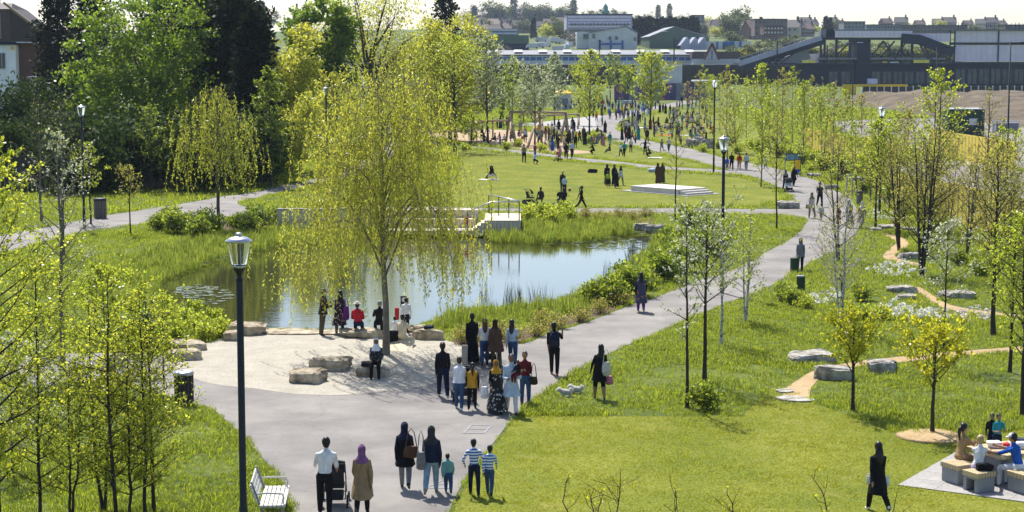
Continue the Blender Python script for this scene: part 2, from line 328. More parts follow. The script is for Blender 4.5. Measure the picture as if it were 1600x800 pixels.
def pavemat(name, c1, c2, scale, rough, bump, bs, speck=None):
    m = bpy.data.materials.new(name); n, l = nt(m); b = n['Principled BSDF']; b.inputs['Roughness'].default_value = rough; b.inputs['Specular IOR Level'].default_value = .3
    tc = n.new('ShaderNodeTexCoord'); a = n.new('ShaderNodeTexNoise'); a.inputs['Scale'].default_value = scale; a.inputs['Detail'].default_value = 8; a.inputs['Roughness'].default_value = .62; l.new(tc.outputs['Object'], a.inputs[0])
    r = ramp2(n, c1, c2, .32, .68); l.new(a.outputs[0], r.inputs[0])
    f = n.new('ShaderNodeTexNoise'); f.inputs['Scale'].default_value = bs; f.inputs['Detail'].default_value = 3; l.new(tc.outputs['Object'], f.inputs[0])
    mx = n.new('ShaderNodeMix'); mx.data_type = 'RGBA'; mx.blend_type = 'MULTIPLY'; mx.inputs[0].default_value = .6; l.new(r.outputs[0], mx.inputs[6])
    r3 = ramp2(n, speck or (.7, .7, .7), (1.15, 1.15, 1.15), .35, .6); l.new(f.outputs[0], r3.inputs[0]); l.new(r3.outputs[0], mx.inputs[7]); l.new(mx.outputs[2], b.inputs['Base Color'])
    if name == 'path_asphalt':
        dn = n.new('ShaderNodeTexNoise'); dn.inputs['Scale'].default_value = .8; dn.inputs['Detail'].default_value = 4; l.new(tc.outputs['Object'], dn.inputs[0]); ad = n.new('ShaderNodeMix'); ad.data_type = 'RGBA'; ad.blend_type = 'ADD'; ad.inputs[0].default_value = 1.2; l.new(tc.outputs['Object'], ad.inputs[6]); l.new(dn.outputs[1], ad.inputs[7])
        vo = n.new('ShaderNodeTexVoronoi'); vo.feature = 'DISTANCE_TO_EDGE'; vo.inputs['Scale'].default_value = .32; l.new(ad.outputs[2], vo.inputs[0]); rc_ = ramp2(n, (.86, .855, .85), (1, 1, 1), .001, .008); l.new(vo.outputs[0], rc_.inputs[0])
        v2 = n.new('ShaderNodeTexVoronoi'); v2.inputs['Scale'].default_value = .17; l.new(ad.outputs[2], v2.inputs[0]); sv_ = n.new('ShaderNodeSeparateColor'); l.new(v2.outputs['Color'], sv_.inputs[0]); rp = ramp2(n, (.93, .93, .935), (1.04, 1.035, 1.03), .1, .9); l.new(sv_.outputs[0], rp.inputs[0])
        ma = n.new('ShaderNodeMix'); ma.data_type = 'RGBA'; ma.blend_type = 'MULTIPLY'; ma.inputs[0].default_value = 1; l.new(mx.outputs[2], ma.inputs[6]); l.new(rc_.outputs[0], ma.inputs[7]); mb = n.new('ShaderNodeMix'); mb.data_type = 'RGBA'; mb.blend_type = 'MULTIPLY'; mb.inputs[0].default_value = 1; l.new(ma.outputs[2], mb.inputs[6]); l.new(rp.outputs[0], mb.inputs[7]); l.new(mb.outputs[2], b.inputs['Base Color'])
    bp = n.new('ShaderNodeBump'); bp.inputs['Strength'].default_value = bump; bp.inputs['Distance'].default_value = .01; l.new(f.outputs[0], bp.inputs['Height']); l.new(bp.outputs[0], b.inputs['Normal'])
    return m
m_asph = pavemat('path_asphalt', (.155, .145, .137), (.27, .253, .235), .45, .85, .4, 60)
m_gravel = pavemat('bound_gravel', (.31, .285, .235), (.41, .38, .32), 1.1, .95, .5, 16, (.72, .7, .68))
m_dirt = pavemat('trodden_dirt', (.34, .24, .12), (.46, .34, .2), 1.2, 1, .8, 14, (.7, .65, .6))
m_sand = pavemat('play_sand', (.34, .24, .15), (.44, .33, .22), .6, 1, .5, 6)
m_slab = pavemat('concrete_paving', (.27, .26, .25), (.36, .345, .33), .9, .8, .2, 20)
m_mulch = pavemat('bark_mulch', (.07, .045, .03), (.15, .1, .07), 3, 1, 1, 18, (.4, .4, .4))
flat('asphalt_path', ASPH, .012, m_asph); flat('asphalt_path', THIN, .008, m_asph); flat('paved_plaza', FARPAVE, .008, m_slab)
flat('gravel_plaza', GRAVEL, .016, m_gravel); flat('dirt_path', DIRT1, .008, m_dirt); flat('dirt_path', DIRT2, .008, m_dirt); flat('dirt_path', DIRT3, .008, m_dirt)
flat('play_sand_area', SAND, .006, m_sand)
for bed in (BED1, BED2, BED3): flat('mulch_ground', bed, .005, m_mulch)
# slab of the picnic corner in large square flags
MBs = MB(); slab_root = None
slab_base = flat('picnic_paving', SLAB, .006, mat('paving_joint', (.2, .19, .17), .9, .1))
for i in range(7):
    for j in range(5):
        u0, v0 = i*.886, j*.84; q = MB(); c = _p0+_a*(u0+.443)+_b*(v0+.42)
        q.box((0, 0, 0), (.876, .83, .03)); o = q.build('paving_slab', m_slab, slab_base); o.location = (c.x, c.y, .012); o.rotation_euler = (0, 0, math.atan2(_a.y, _a.x))
m_mudg = mat('b_hard_standing', (.2, .185, .17), .9, .2, .2)
YARD = gpoly([(1300, 190), (1400, 185), (1760, 185), (1760, 262), (1584, 262), (1514, 248), (1420, 230), (1320, 215)], 0, 1, smooth=False); ROAD = gpoly([(1380, 262), (1440, 252), (1514, 251), (1584, 266), (1760, 290), (1760, 355), (1600, 318), (1510, 296), (1430, 282)], 0, 1, smooth=False)
MOUNDX = np.array([(66, 230), (140, 230), (140, 410), (66, 410)])
flat('hard_standing_ground', YARD, .004, m_mudg); flat('service_road', ROAD, .006, m_mudg)
HARD = [YARD, ROAD, MOUNDX, POND, ASPH, THIN, GRAVEL, DIRT1, DIRT2, DIRT3, SAND, SLAB, FARPAVE]
LAWNS = [MOWN, MEADOW_LAWN, CROWD_LAWN, CROWD_LAWN2]
# ================================================================ trees
class Wood:
    def __init__(s): s.V = []; s.F = []; s.n = 0
    def tube(s, pts, rs, n=5):
        P = np.asarray(pts, float); N = len(P); rs = np.broadcast_to(np.asarray(rs, float), (N,))
        D = np.gradient(P, axis=0); D /= np.linalg.norm(D, axis=1)[:, None]+1e-9
        ref = np.array([0, 0, 1.]) if abs(D[0, 2]) < .9 else np.array([1., 0, 0])
        U = np.cross(D, ref); U /= np.linalg.norm(U, axis=1)[:, None]+1e-9; Wv = np.cross(D, U)
        a = np.arange(n)*2*np.pi/n
        V = P[:, None]+rs[:, None, None]*(U[:, None]*np.cos(a)[None, :, None]+Wv[:, None]*np.sin(a)[None, :, None])
        i = np.arange(N-1)[:, None]*n; k = np.arange(n)[None]; k2 = (k+1) % n
        F = np.stack([i+k, i+k2, i+n+k2, i+n+k], -1).reshape(-1, 4)
        s.V.append(V.reshape(-1, 3)); s.F.append(F+s.n); s.n += N*n
    def sticks(s, P0, P1, r0, r1):
        P0, P1 = np.asarray(P0), np.asarray(P1); M = len(P0)
        if M == 0: return
        D = P1-P0; D = D/(np.linalg.norm(D, axis=1)[:, None]+1e-9); A = np.cross(D, np.where(np.abs(D[:, 2:3]) < .9, [[0, 0, 1.]], [[1., 0, 0]])); A /= np.linalg.norm(A, axis=1)[:, None]+1e-9; B = np.cross(D, A)
        V = []
        for P, r in ((P0, r0), (P1, r1)):
            for k in range(3):
                t = 2*np.pi*k/3; V.append(P+np.broadcast_to(np.asarray(r), (M,))[:, None]*(A*math.cos(t)+B*math.sin(t)))
        V = np.stack(V, 1).reshape(-1, 3); b = np.arange(M)[:, None]*6
        F = np.stack([np.concatenate([b+k, b+(k+1) % 3, b+3+(k+1) % 3, b+3+k], 1) for k in range(3)], 1).reshape(-1, 4)
        s.V.append(V); s.F.append(F+s.n); s.n += M*6
    def mesh(s, name, m):
        me = npmesh(name, np.concatenate(s.V), np.concatenate(s.F), smooth=True); me.materials.append(m); return me
def unit(v): return v/(np.linalg.norm(v, axis=-1, keepdims=True)+1e-9)
def leafmesh(name, P, D, L, Wd, m, g, spread=1.0, rnd=None):
    """one small pointed face for each leaf at P, growing along D"""
    N = len(P); a = unit(np.asarray(D)+spread*g.normal(size=(N, 3))); b = unit(np.cross(a, g.normal(size=(N, 3))))
    sc = g.uniform(.45, 1.4, (N, 1)); L, Wd = L*sc, Wd*sc
    V = np.stack([P, P+a*L*.45+b*Wd*.5, P+a*L, P+a*L*.45-b*Wd*.5], 1).reshape(-1, 3)
    F = np.arange(N*4).reshape(-1, 4)
    me = npmesh(name, V, F, rnd=g.random(N) if rnd is None else rnd); me.materials.append(m); return me
m_bark = mat('bark_grey', (.11, .09, .07), .95, .35, 3, bump=.6, bscale=14, stretch=(3, 3, .7))
m_barkd = mat('bark_dark', (.055, .046, .038), .95, .3, 3, bump=.6, bscale=14, stretch=(3, 3, .7))
m_birch = mat('bark_birch', (.06, .055, .05), .8, .2, 5, c2=(.55, .53, .5), p=(.40, .5), stretch=(1, 1, 4))
m_barkp = mat('bark_pale', (.16, .14, .115), .95, .3, 3, bump=.4, bscale=14)
LM = {
 'lime': leafmat('leaf_lime', (.10, .15, .012), (.25, .27, .03), (.32, .43, .02), (.70, .74, .08), .56, .38),
 'green': leafmat('leaf_green', (.045, .10, .012), (.14, .20, .024), (.16, .30, .015), (.46, .56, .05), .48, .38),
 'midgreen': leafmat('leaf_mid', (.06, .11, .015), (.17, .20, .03), (.20, .31, .02), (.52, .57, .06), .5, .38),
 'willow': leafmat('leaf_willow', (.12, .155, .018), (.28, .30, .04), (.36, .41, .03), (.76, .73, .09), .55, .38),
 'gold': leafmat('leaf_gold', (.16, .18, .010), (.34, .33, .02), (.46, .50, .02), (.82, .76, .04), .56, .38),
 'conifer': leafmat('leaf_conifer', (.010, .018, .007), (.036, .052, .02), (.008, .014, .005), (.025, .036, .01), .25, .7, True, .1),
 'cedar': leafmat('leaf_hedge', (.02, .042, .012), (.065, .105, .025), (.025, .05, .007), (.08, .12, .015), .3, .7, True, .12),
 'blossom': leafmat('leaf_blossom', (.12, .16, .025), (.82, .80, .74), (.30, .38, .05), (.72, .72, .6), .5),
 'bud': leafmat('leaf_bud', (.12, .10, .04), (.24, .24, .045), (.30, .27, .07), (.62, .60, .10), .55),
 'far': leafmat('leaf_far', (.03, .05, .018), (.11, .13, .035), (.06, .10, .02), (.24, .26, .05), .35),
 'farbare': leafmat('twig_far', (.09, .07, .065), (.16, .13, .115), (.06, .05, .04), (.12, .10, .08), .2),
 'bronze': leafmat('leaf_bronze', (.11, .16, .016), (.29, .32, .035), (.38, .48, .03), (.82, .80, .08), .58, .36),
}
def slim(seed, h, w, nb=26, z0=.22, tr=.011, leaf='lime', bark=None, per=9, ll=.085, lw=.05, up=.75, stems=1, twigs=6, wob=.03, top=.35, prof=None, splay=.12):
    """young park tree: thin leader(s), ascending branches, sparse leaves. h height, w half width"""
    g = np.random.default_rng(seed); wd = Wood(); LP = []; LD = []
    for st in range(stems):
        a0 = g.uniform(0, 6.28); hh = h*(1 if st == 0 else g.uniform(.72, .95)); off = np.array([math.cos(a0), math.sin(a0)])*(splay*h*g.uniform(.5, 1.2) if stems > 1 else 0)
        n = 12; t = np.linspace(0, 1, n); P = np.zeros((n, 3)); P[:, 2] = t*hh
        P[:, :2] = off*(t[:, None]**.8)+np.cumsum(g.normal(0, wob*h/n, (n, 2)), 0)
        r = tr*hh*(1-t)**.8+.006; r[0] *= 1.25; wd.tube(P, r, 7)
        for k in range(max(4, nb//stems)):
            u = z0+(1-z0)*((k+g.random())/max(4, nb//stems)); z = u*hh
            base = np.array([np.interp(u, t, P[:, i]) for i in range(3)])
            f = prof(u) if prof else (math.sin(math.pi*min(1, ((u-z0)/(1-z0))*.78+.2)))**.8*(1 if u < .9 else .7)
            L = w*f*g.uniform(.65, 1.15)/max(.35, math.cos(up*.9)); L = min(L, w*1.6)
            az = k*2.4+g.uniform(-.5, .5); el = up*g.uniform(.7, 1.25)
            d = np.array([math.cos(az)*math.cos(el), math.sin(az)*math.cos(el), math.sin(el)])
            m = 5; tt = np.linspace(0, 1, m)[:, None]; B = base+d*L*tt; B[:, 2] += (tt[:, 0]**2)*L*g.uniform(-.1, .22); B += np.cumsum(g.normal(0, .03*L, (m, 3)), 0)*tt
            rb = np.interp(u, t, r)*.5; wd.tube(B, np.linspace(max(rb, .008), .004, m), 4)
            nt_ = max(3, int(twigs*(.5+f))); q = g.uniform(.25, 1, nt_); S = np.stack([np.interp(q, tt[:, 0], B[:, i]) for i in range(3)], 1)
            dd = unit(d+g.normal(0, .75, (nt_, 3))+[0, 0, .25]); tl = L*g.uniform(.18, .5, (nt_, 1)); E = S+dd*tl
            wd.sticks(S, E, .005, .0025)
            e = np.repeat(np.arange(nt_), per); q2 = g.uniform(.15, 1.05, len(e))[:, None]
            LP.append(S[e]+(E-S)[e]*q2+g.normal(0, .03, (len(e), 3))); LD.append(dd[e]*.6+[0, 0, -.1])
        # leader tip leaves
        e = int(per*3); q = g.uniform(.7, 1, e); LP.append(np.stack([np.interp(q, t, P[:, i]) for i in range(3)], 1)+g.normal(0, .08, (e, 3))); LD.append(g.normal(size=(e, 3)))
    LP = np.concatenate(LP); LD = np.concatenate(LD)
    return wd.mesh('trunk', bark or m_barkd), leafmesh('crown', LP, LD, ll, lw, LM[leaf], g)
def broad(seed, h, w, leaf='green', bark=None, nl=11, nc=210, per=95, ll=.22, lw=.15, z0=.22, tr=.022, rc=.16, flatten=1.0, fill=.55, limbs=8, gap=.0):
    """big broadleaved tree: trunk, spreading limbs, leaf clumps round lobes"""
    g = np.random.default_rng(seed); wd = Wood(); n = 9; t = np.linspace(0, 1, n); th = h*.55
    P = np.zeros((n, 3)); P[:, 2] = t*th; P[:, :2] = np.cumsum(g.normal(0, .008*h, (n, 2)), 0); r = tr*h*(1-.72*t); r[0] *= 1.3; wd.tube(P, r, 9)
    cz = h*(z0+(1-z0)*.5); rz = h*(1-z0)*.5; lobes = []
    for k in range(nl):
        u = (k+.5)/nl; zz = (1-2*u)*.72; rr = math.sqrt(max(0, 1-zz*zz)); az = k*2.4+g.uniform(-.4, .4)
        c = np.array([math.cos(az)*rr*w*.58, math.sin(az)*rr*w*.58, cz+zz*rz*flatten]); lobes.append((c, g.uniform(.36, .5)*w))
    lobes.append((np.array([0, 0, cz]), w*.5)); C = []
    for k in range(nc):
        c, R_ = lobes[g.integers(len(lobes))]; d = unit(g.normal(size=3)); q = R_*(fill+(1-fill)*g.random())
        p = c+d*q*np.array([1, 1, min(1.15, rz/w*1.05)])
        if p[2] < h*z0*.75: p[2] = h*z0*.75+g.random()*.1*h
        C.append(p)
    C = np.array(C)
    for k, (c, R_) in enumerate(lobes[:max(limbs, 3)]):
        s0 = np.array([np.interp(g.uniform(.42, 1), t, P[:, i]) for i in range(3)]); m = 7; tt = np.linspace(0, 1, m)[:, None]
        B = s0+(c-s0)*tt; B[:, 2] += np.sin(tt[:, 0]*math.pi)*.06*h*g.uniform(-.3, 1); B += np.cumsum(g.normal(0, .012*h, (m, 3)), 0)*tt
        wd.tube(B, np.linspace(tr*h*.42, tr*h*.07, m), 6)
        near = np.argsort(((C-c)**2).sum(1))[:max(8, nc//len(lobes))]
        q = g.uniform(.35, 1, len(near)); S = np.stack([np.interp(q, tt[:, 0], B[:, i]) for i in range(3)], 1)
        mid = (S+C[near])/2+g.normal(0, .02*h, (len(near), 3)); wd.sticks(S, mid, tr*h*.05, tr*h*.03); wd.sticks(mid, C[near], tr*h*.03, tr*h*.012)
    e = np.repeat(np.arange(len(C)), per); cr = g.uniform(.6, 1.3, len(C))*rc*w
    off = g.normal(0, .5, (len(e), 3))*cr[e][:, None]*[1.15, 1.15, .7]
    LP = C[e]+off; tone = g.random(len(C))[e]*.55+g.random(len(e))*.45
    return wd.mesh('trunk', bark or m_bark), leafmesh('crown', LP, unit(off)*.5+[0, 0, -.15], ll, lw, LM[leaf], g, rnd=tone)
def weeping(seed, h, w, leaf='willow', bark=None, nl=20, strands=26, slen=(.12, .42), ll=.12, lw=.03, z0=.25, tr=.014, step=.075, side=.9, tipz=.3):
    """weeping willow: arching limbs that carry hanging leafy strands"""
    g = np.random.default_rng(seed); wd = Wood(); n = 12; t = np.linspace(0, 1, n); P = np.zeros((n, 3)); P[:, 2] = t*h*.93; P[:, :2] = np.cumsum(g.normal(0, .0025*h, (n, 2)), 0)
    r = tr*h*(1-t)**.7+.01; r[0] *= 1.25; wd.tube(P, r, 9); LP = []; LD = []
    for k in range(nl):
        u = z0+(.97-z0)*((k+.6*g.random())/nl); base = np.array([np.interp(u, t, P[:, i]) for i in range(3)])
        az = k*2.4+g.uniform(-.4, .4); v = (u-z0)/(1-z0)
        L = w*(1.04-.5*v**1.9)*g.uniform(.72, 1.08); rise = h*(.16*(1-v)+.07)*g.uniform(.5, 1.25)
        m = 9; tt = np.linspace(0, 1, m); B = np.zeros((m, 3)); B[:, 0] = math.cos(az)*L*tt; B[:, 1] = math.sin(az)*L*tt; B[:, 2] = rise*np.sin(np.minimum(tt*1.35, 1.5)*math.pi*.66)-tt**3*h*.07; B += base; B[1:] += np.cumsum(g.normal(0, .012*L, (m-1, 3)), 0)
        wd.tube(B, np.linspace(max(.012, np.interp(u, t, r)*.45), .006, m), 5)
        for q in range(strands):
            a = g.random()**.7; a = .15+.85*a; s0 = np.array([np.interp(a, tt, B[:, i]) for i in range(3)])
            # side twig then drop
            o = g.normal(0, .085*w*side*2, 3); o[2] = abs(o[2])*.5; s1 = s0+o; wd.sticks([s0], [s1], .006, .004)
            Ls = h*g.uniform(*slen)*(.5+.65*a); Ls = min(Ls, max(.2, s1[2]-h*tipz*g.uniform(.5, 1.2)))
            mm = max(3, int(Ls/step)); f = np.linspace(0, 1, mm)[:, None]
            sw = g.normal(0, .05, 2)*Ls; C = s1+np.concatenate([sw*f**1.5, -Ls*f], 1); C[:, :2] += np.array([math.cos(az), math.sin(az)])*.12*Ls*np.sin(f*2)
            wd.sticks(C[:-1:4], C[np.minimum(np.arange(0, mm-1, 4)+4, mm-1)], .0035, .0025)
            LP.append(C+g.normal(0, .018, C.shape)); LD.append(np.tile([0, 0, -1.], (mm, 1)))
            LP.append(C+g.normal(0, .03, C.shape)); LD.append(np.tile([0, 0, -.9], (mm, 1)))
    LP = np.concatenate(LP); LD = np.concatenate(LD)
    return wd.mesh('trunk', bark or m_bark), leafmesh('crown', LP, LD, ll, lw, LM[leaf], g, spread=.5)
def conifer(seed, h, w, leaf='conifer', nb=130, per=120, ll=.3, lw=.14, z0=.04, power=.75, droop=.25):
    g = np.random.default_rng(seed); wd = Wood(); wd.tube([(0, 0, 0), (0, 0, h*.5), (0, 0, h*.98)], [h*.018, h*.012, .02], 8); LP = []; LD = []
    for k in range(nb):
        u = z0+(1-z0)*(k+g.random())/nb; L = w*((1-u)**power)*g.uniform(.75, 1.12)+.15; az = k*2.4+g.uniform(-.3, .3); d = np.array([math.cos(az), math.sin(az), 0])
        e = np.array([0, 0, u*h])+d*L+np.array([0, 0, L*(.25-droop)]); s = np.array([0, 0, u*h]); wd.sticks([s], [e], .05, .015)
        q = g.uniform(.25, 1.03, per)[:, None]; p = s+(e-s)*q+g.normal(0, 1, (per, 3))*[.16*L, .16*L, .07*L+.1]; LP.append(p); LD.append(np.tile(d*.8+[0, 0, .25], (per, 1)))
    return wd.mesh('trunk', m_barkd), leafmesh('crown', np.concatenate(LP), np.concatenate(LD), ll, lw, LM[leaf], g, spread=.55)
def bush(seed, h, w, leaf='midgreen', n=1500, ll=.08, lw=.05, stems=14, up=.5, clump=1.0, bark=None):
    """low shrub: many stems from the ground, leaves through a domed volume"""
    g = np.random.default_rng(seed); wd = Wood(); az = g.uniform(0, 6.28, stems); rr = w*g.uniform(.1, .85, stems)
    E = np.stack([np.cos(az)*rr, np.sin(az)*rr, h*(1-.55*(rr/w)**2)*g.uniform(.75, 1.05, stems)], 1); S = E*[.25, .25, 0]; wd.sticks(S, E, .010, .004)
    k = g.integers(stems, size=n); q = g.uniform(.25, 1.04, n)[:, None]; P = S[k]+(E-S)[k]*q+g.normal(0, 1, (n, 3))*[.13*w*clump, .13*w*clump, .08*h]; P[:, 2] = np.abs(P[:, 2])
    return wd.mesh('stems', bark or m_bark), leafmesh('foliage', P, np.tile([0, 0, up], (n, 1)), ll, lw, LM[leaf], g)
def plant(name, label, cat, meshes, loc, rz=0., s=1.0, group=None, parts=('trunk', 'crown')):
    o = thing(name, label, cat, loc, rz, 1.0, group); o.scale = s if isinstance(s, tuple) else (s, s, s)
    for nm, me in zip(parts, meshes): obj(nm, me, o)
    return o
def tree_at(px, py, top, halfpx):
    """ground point, height and half crown width in metres of a tree seen at these photo pixels"""
    b = G(px, py); h = AT(px, top, b.y).z; return b, h, halfpx/PPM(b.y)
# ---------------------------------------------------------------- the individual trees
def T(name, label, kind, px, py, top, half, seed, group=None, cat='tree', rz=None, **kw):
    b, h, w = tree_at(px, py, top, half); fn = {'slim': slim, 'broad': broad, 'weep': weeping, 'conifer': conifer}[kind]
    return plant(name, label, cat, fn(seed, h, w, **kw), b, (seed*1.7) % 6.28 if rz is None else rz, 1.0, group)
# by the pond
T('weeping_willow', 'large yellow-green weeping willow growing out of the gravel plaza by the pond', 'weep', 600, 554, 82, 146, 3, nl=33, strands=25, slen=(.08, .40), ll=.115, lw=.034, z0=.26, tr=.0105, tipz=.235, step=.07, rz=.4, bark=m_barkp, side=1.2)
T('weeping_willow', 'small weeping willow on the planted bank beside the curving left path', 'weep', 341, 359, 132, 72, 5, nl=20, strands=18, slen=(.05, .26), ll=.14, lw=.045, z0=.32, tr=.012, tipz=.32, step=.09, side=1.1)
# near left stand
L1 = 'near left stand of young trees'
T('young_tree', 'tall thin yellow-green tree nearest the left edge of the picture', 'slim', 4, 850, 192, 105, 21, L1, leaf='bronze', nb=62, per=14, ll=.075, lw=.05, twigs=10, z0=.12, tr=.008, up=.6)
T('young_tree', 'pale trunked tree with white blossom behind the near left stand', 'slim', 100, 575, 205, 70, 22, L1, leaf='blossom', bark=m_barkp, nb=30, per=6, ll=.075, lw=.06, twigs=6, z0=.3, tr=.01)
lf = [(163, 800, 470, 55, 'forked young tree with bronze-tipped leaves, second stem from left at the bottom edge'), (183, 830, 418, 62, 'straight dark-stemmed young tree with bronze-tipped leaves in the near left stand'),
      (205, 822, 520, 52, 'short young tree between two taller stems in the near left stand'), (228, 815, 452, 58, 'leaning young tree with dark stem right of the middle of near left stand'),
      (246, 806, 440, 58, 'rightmost young tree of the near left stand, its crown reaching the bin'), (112, 812, 560, 60, 'low bushy young tree branching from the ground near the left bottom corner'),
      (62, 822, 480, 66, 'leafy young tree right of the tall one at the left edge'), (20, 740, 520, 60, 'blossoming low tree at the left edge above the bottom corner')]
for i, (x, y, tp, hw, lb) in enumerate(lf):
    T('young_tree', lb, 'slim', x, y, tp, hw*1.35, 30+i, L1, leaf='blossom' if 'blossom' in lb else 'bronze', nb=36, per=8, ll=.062, lw=.043, twigs=10, z0=.14, tr=.0075, up=.5, stems=2 if 'forked' in lb or 'low bushy' in lb else 1, wob=.06)
T('young_tree', 'thin sapling standing just above the bin at the plaza', 'slim', 256, 640, 455, 28, 41, L1, leaf='lime', nb=14, per=7, z0=.35, tr=.008)
T('young_tree', 'bushy lime tree behind the stand, left of the pond bank', 'slim', 60, 600, 400, 70, 42, L1, leaf='lime', nb=30, per=14, twigs=8, z0=.05)
T('young_tree', 'small bushy tree beside the blossom tree on the left bank', 'slim', 165, 560, 420, 60, 43, L1, leaf='lime', nb=28, per=14, twigs=8, z0=.05, ll=.1)
# left bank and path
L2 = 'young trees along the curving left path'
T('young_tree', 'small sparse bronze tree on the grass right of the left bin', 'slim', 204, 369, 262, 28, 51, L2, leaf='bud', nb=20, per=6, z0=.45, tr=.011)
T('young_tree', 'slim lime tree in front of the shed roof', 'slim', 237, 300, 163, 26, 52, L2, leaf='midgreen', nb=26, per=9, z0=.3, ll=.13, lw=.08)
T('young_tree', 'small lime tree right behind the left lamp post', 'slim', 142, 350, 222, 26, 53, L2, leaf='lime', nb=22, per=8, z0=.35, ll=.1, lw=.07)
T('bare_tree', 'leafless pale tree in front of the dark hedge at far left', 'slim', 65, 345, 150, 40, 54, L2, leaf='bud', bark=m_barkp, nb=26, per=1, z0=.3)
T('bare_tree', 'leafless pale tree between the far left hedge and the lamp', 'slim', 100, 400, 150, 45, 55, L2, leaf='bud', bark=m_barkp, nb=26, per=1, z0=.3)
# wood behind the left path
L3 = 'large trees behind the left path'
T('maple_tree', 'large spreading green maple against the dark evergreens', 'broad', 225, 262, -22, 122, 61, L3, leaf='green', nc=360, per=60, ll=.32, lw=.23, rc=.12, z0=.12, tr=.018, nl=16, fill=.6)
T('evergreen_tree', 'broad black-green evergreen right of the large maple', 'broad', 362, 258, -45, 72, 62, L3, leaf='conifer', bark=m_barkd, nc=420, per=70, ll=.42, lw=.2, rc=.17, z0=.02, nl=16)
T('evergreen_tree', 'black-green evergreen directly behind the large maple', 'conifer', 318, 250, -60, 60, 63, L3, nb=150, per=100, ll=.45, lw=.22, power=.35, z0=.02)
T('evergreen_tree', 'black-green evergreen at the left rear of the large maple', 'conifer', 262, 244, -40, 60, 81, L3, nb=130, per=90, ll=.45, lw=.22, power=.35, z0=.02)
T('evergreen_tree', 'lower black-green evergreen at the foot of the poplar', 'conifer', 400, 270, 20, 46, 82, L3, nb=120, per=90, ll=.45, lw=.22, power=.4, z0=.02)
T('evergreen_tree', 'dark evergreen behind the tiled house roof', 'conifer', 95, 228, -30, 46, 64, L3, nb=120, per=90, ll=.45, lw=.22, power=.4)
T('evergreen_tree', 'dark evergreen at the edge of the big maple beside the house', 'conifer', 150, 232, -20, 46, 66, L3, nb=120, per=90, ll=.45, lw=.22, power=.4)
T('goat_willow', 'pale yellow-green tree right of the black evergreens', 'broad', 455, 268, 28, 62, 67, L3, leaf='willow', nc=220, per=60, ll=.26, lw=.16, rc=.17, z0=.1, tr=.014, nl=12)
T('poplar_tree', 'narrow fresh green tree at the foot of the black evergreens', 'slim', 424, 292, 105, 30, 68, L3, leaf='midgreen', nb=46, per=16, twigs=9, z0=.12, ll=.16, lw=.11)
T('maple_tree', 'dense green tree behind the pale goat willow', 'broad', 505, 240, -25, 62, 69, L3, leaf='green', nc=260, per=70, ll=.34, lw=.25, rc=.16, z0=.1, nl=12)
T('elm_tree', 'tall tree with dark bare limbs fanning out behind the willow', 'broad', 574, 236, -60, 108, 70, L3, leaf='willow', bark=m_barkd, nc=300, per=26, ll=.25, lw=.16, rc=.2, z0=.3, tr=.022, nl=14, limbs=14)
T('crack_willow', 'round yellow-leaved tree right of the tall bare-limbed tree', 'broad', 704, 220, 18, 72, 71, L3, leaf='willow', nc=300, per=70, ll=.3, lw=.18, rc=.15, z0=.1, tr=.016, nl=13)
T('weeping_willow', 'young weeping willow on the far side of the lawn behind the large willow', 'weep', 632, 226, 52, 46, 72, L3, nl=20, strands=18, slen=(.08, .3), ll=.24, lw=.09, step=.14, z0=.3, tipz=.25)
T('lime_tree', 'dark-trunked lime tree at the left end of the lawn', 'slim', 711, 237, 58, 46, 73, L3, leaf='lime', bark=m_barkd, nb=48, per=11, twigs=8, z0=.32, ll=.17, lw=.12, tr=.014)
T('lime_tree', 'small rounded lime tree left of the dark-trunked lime', 'slim', 676, 218, 152, 26, 74, L3, leaf='lime', nb=30, per=18, twigs=9, z0=.1, ll=.16, lw=.11)
T('pine_tree', 'dark pine rising behind the round yellow-leaved tree', 'conifer', 697, 190, -18, 34, 75, L3, leaf='conifer', nb=90, per=80, ll=.5, lw=.25, power=.4)
T('lime_tree', 'lime tree whose crown fills the gap below the bare-limbed tree', 'slim', 520, 262, 118, 44, 76, L3, leaf='willow', nb=40, per=16, twigs=9, z0=.1, ll=.2, lw=.11)
T('lime_tree', 'yellowish tree between goat willow and the large pond willow', 'broad', 470, 284, 140, 40, 77, L3, leaf='willow', nc=120, per=60, ll=.2, lw=.11, rc=.22, z0=.1)
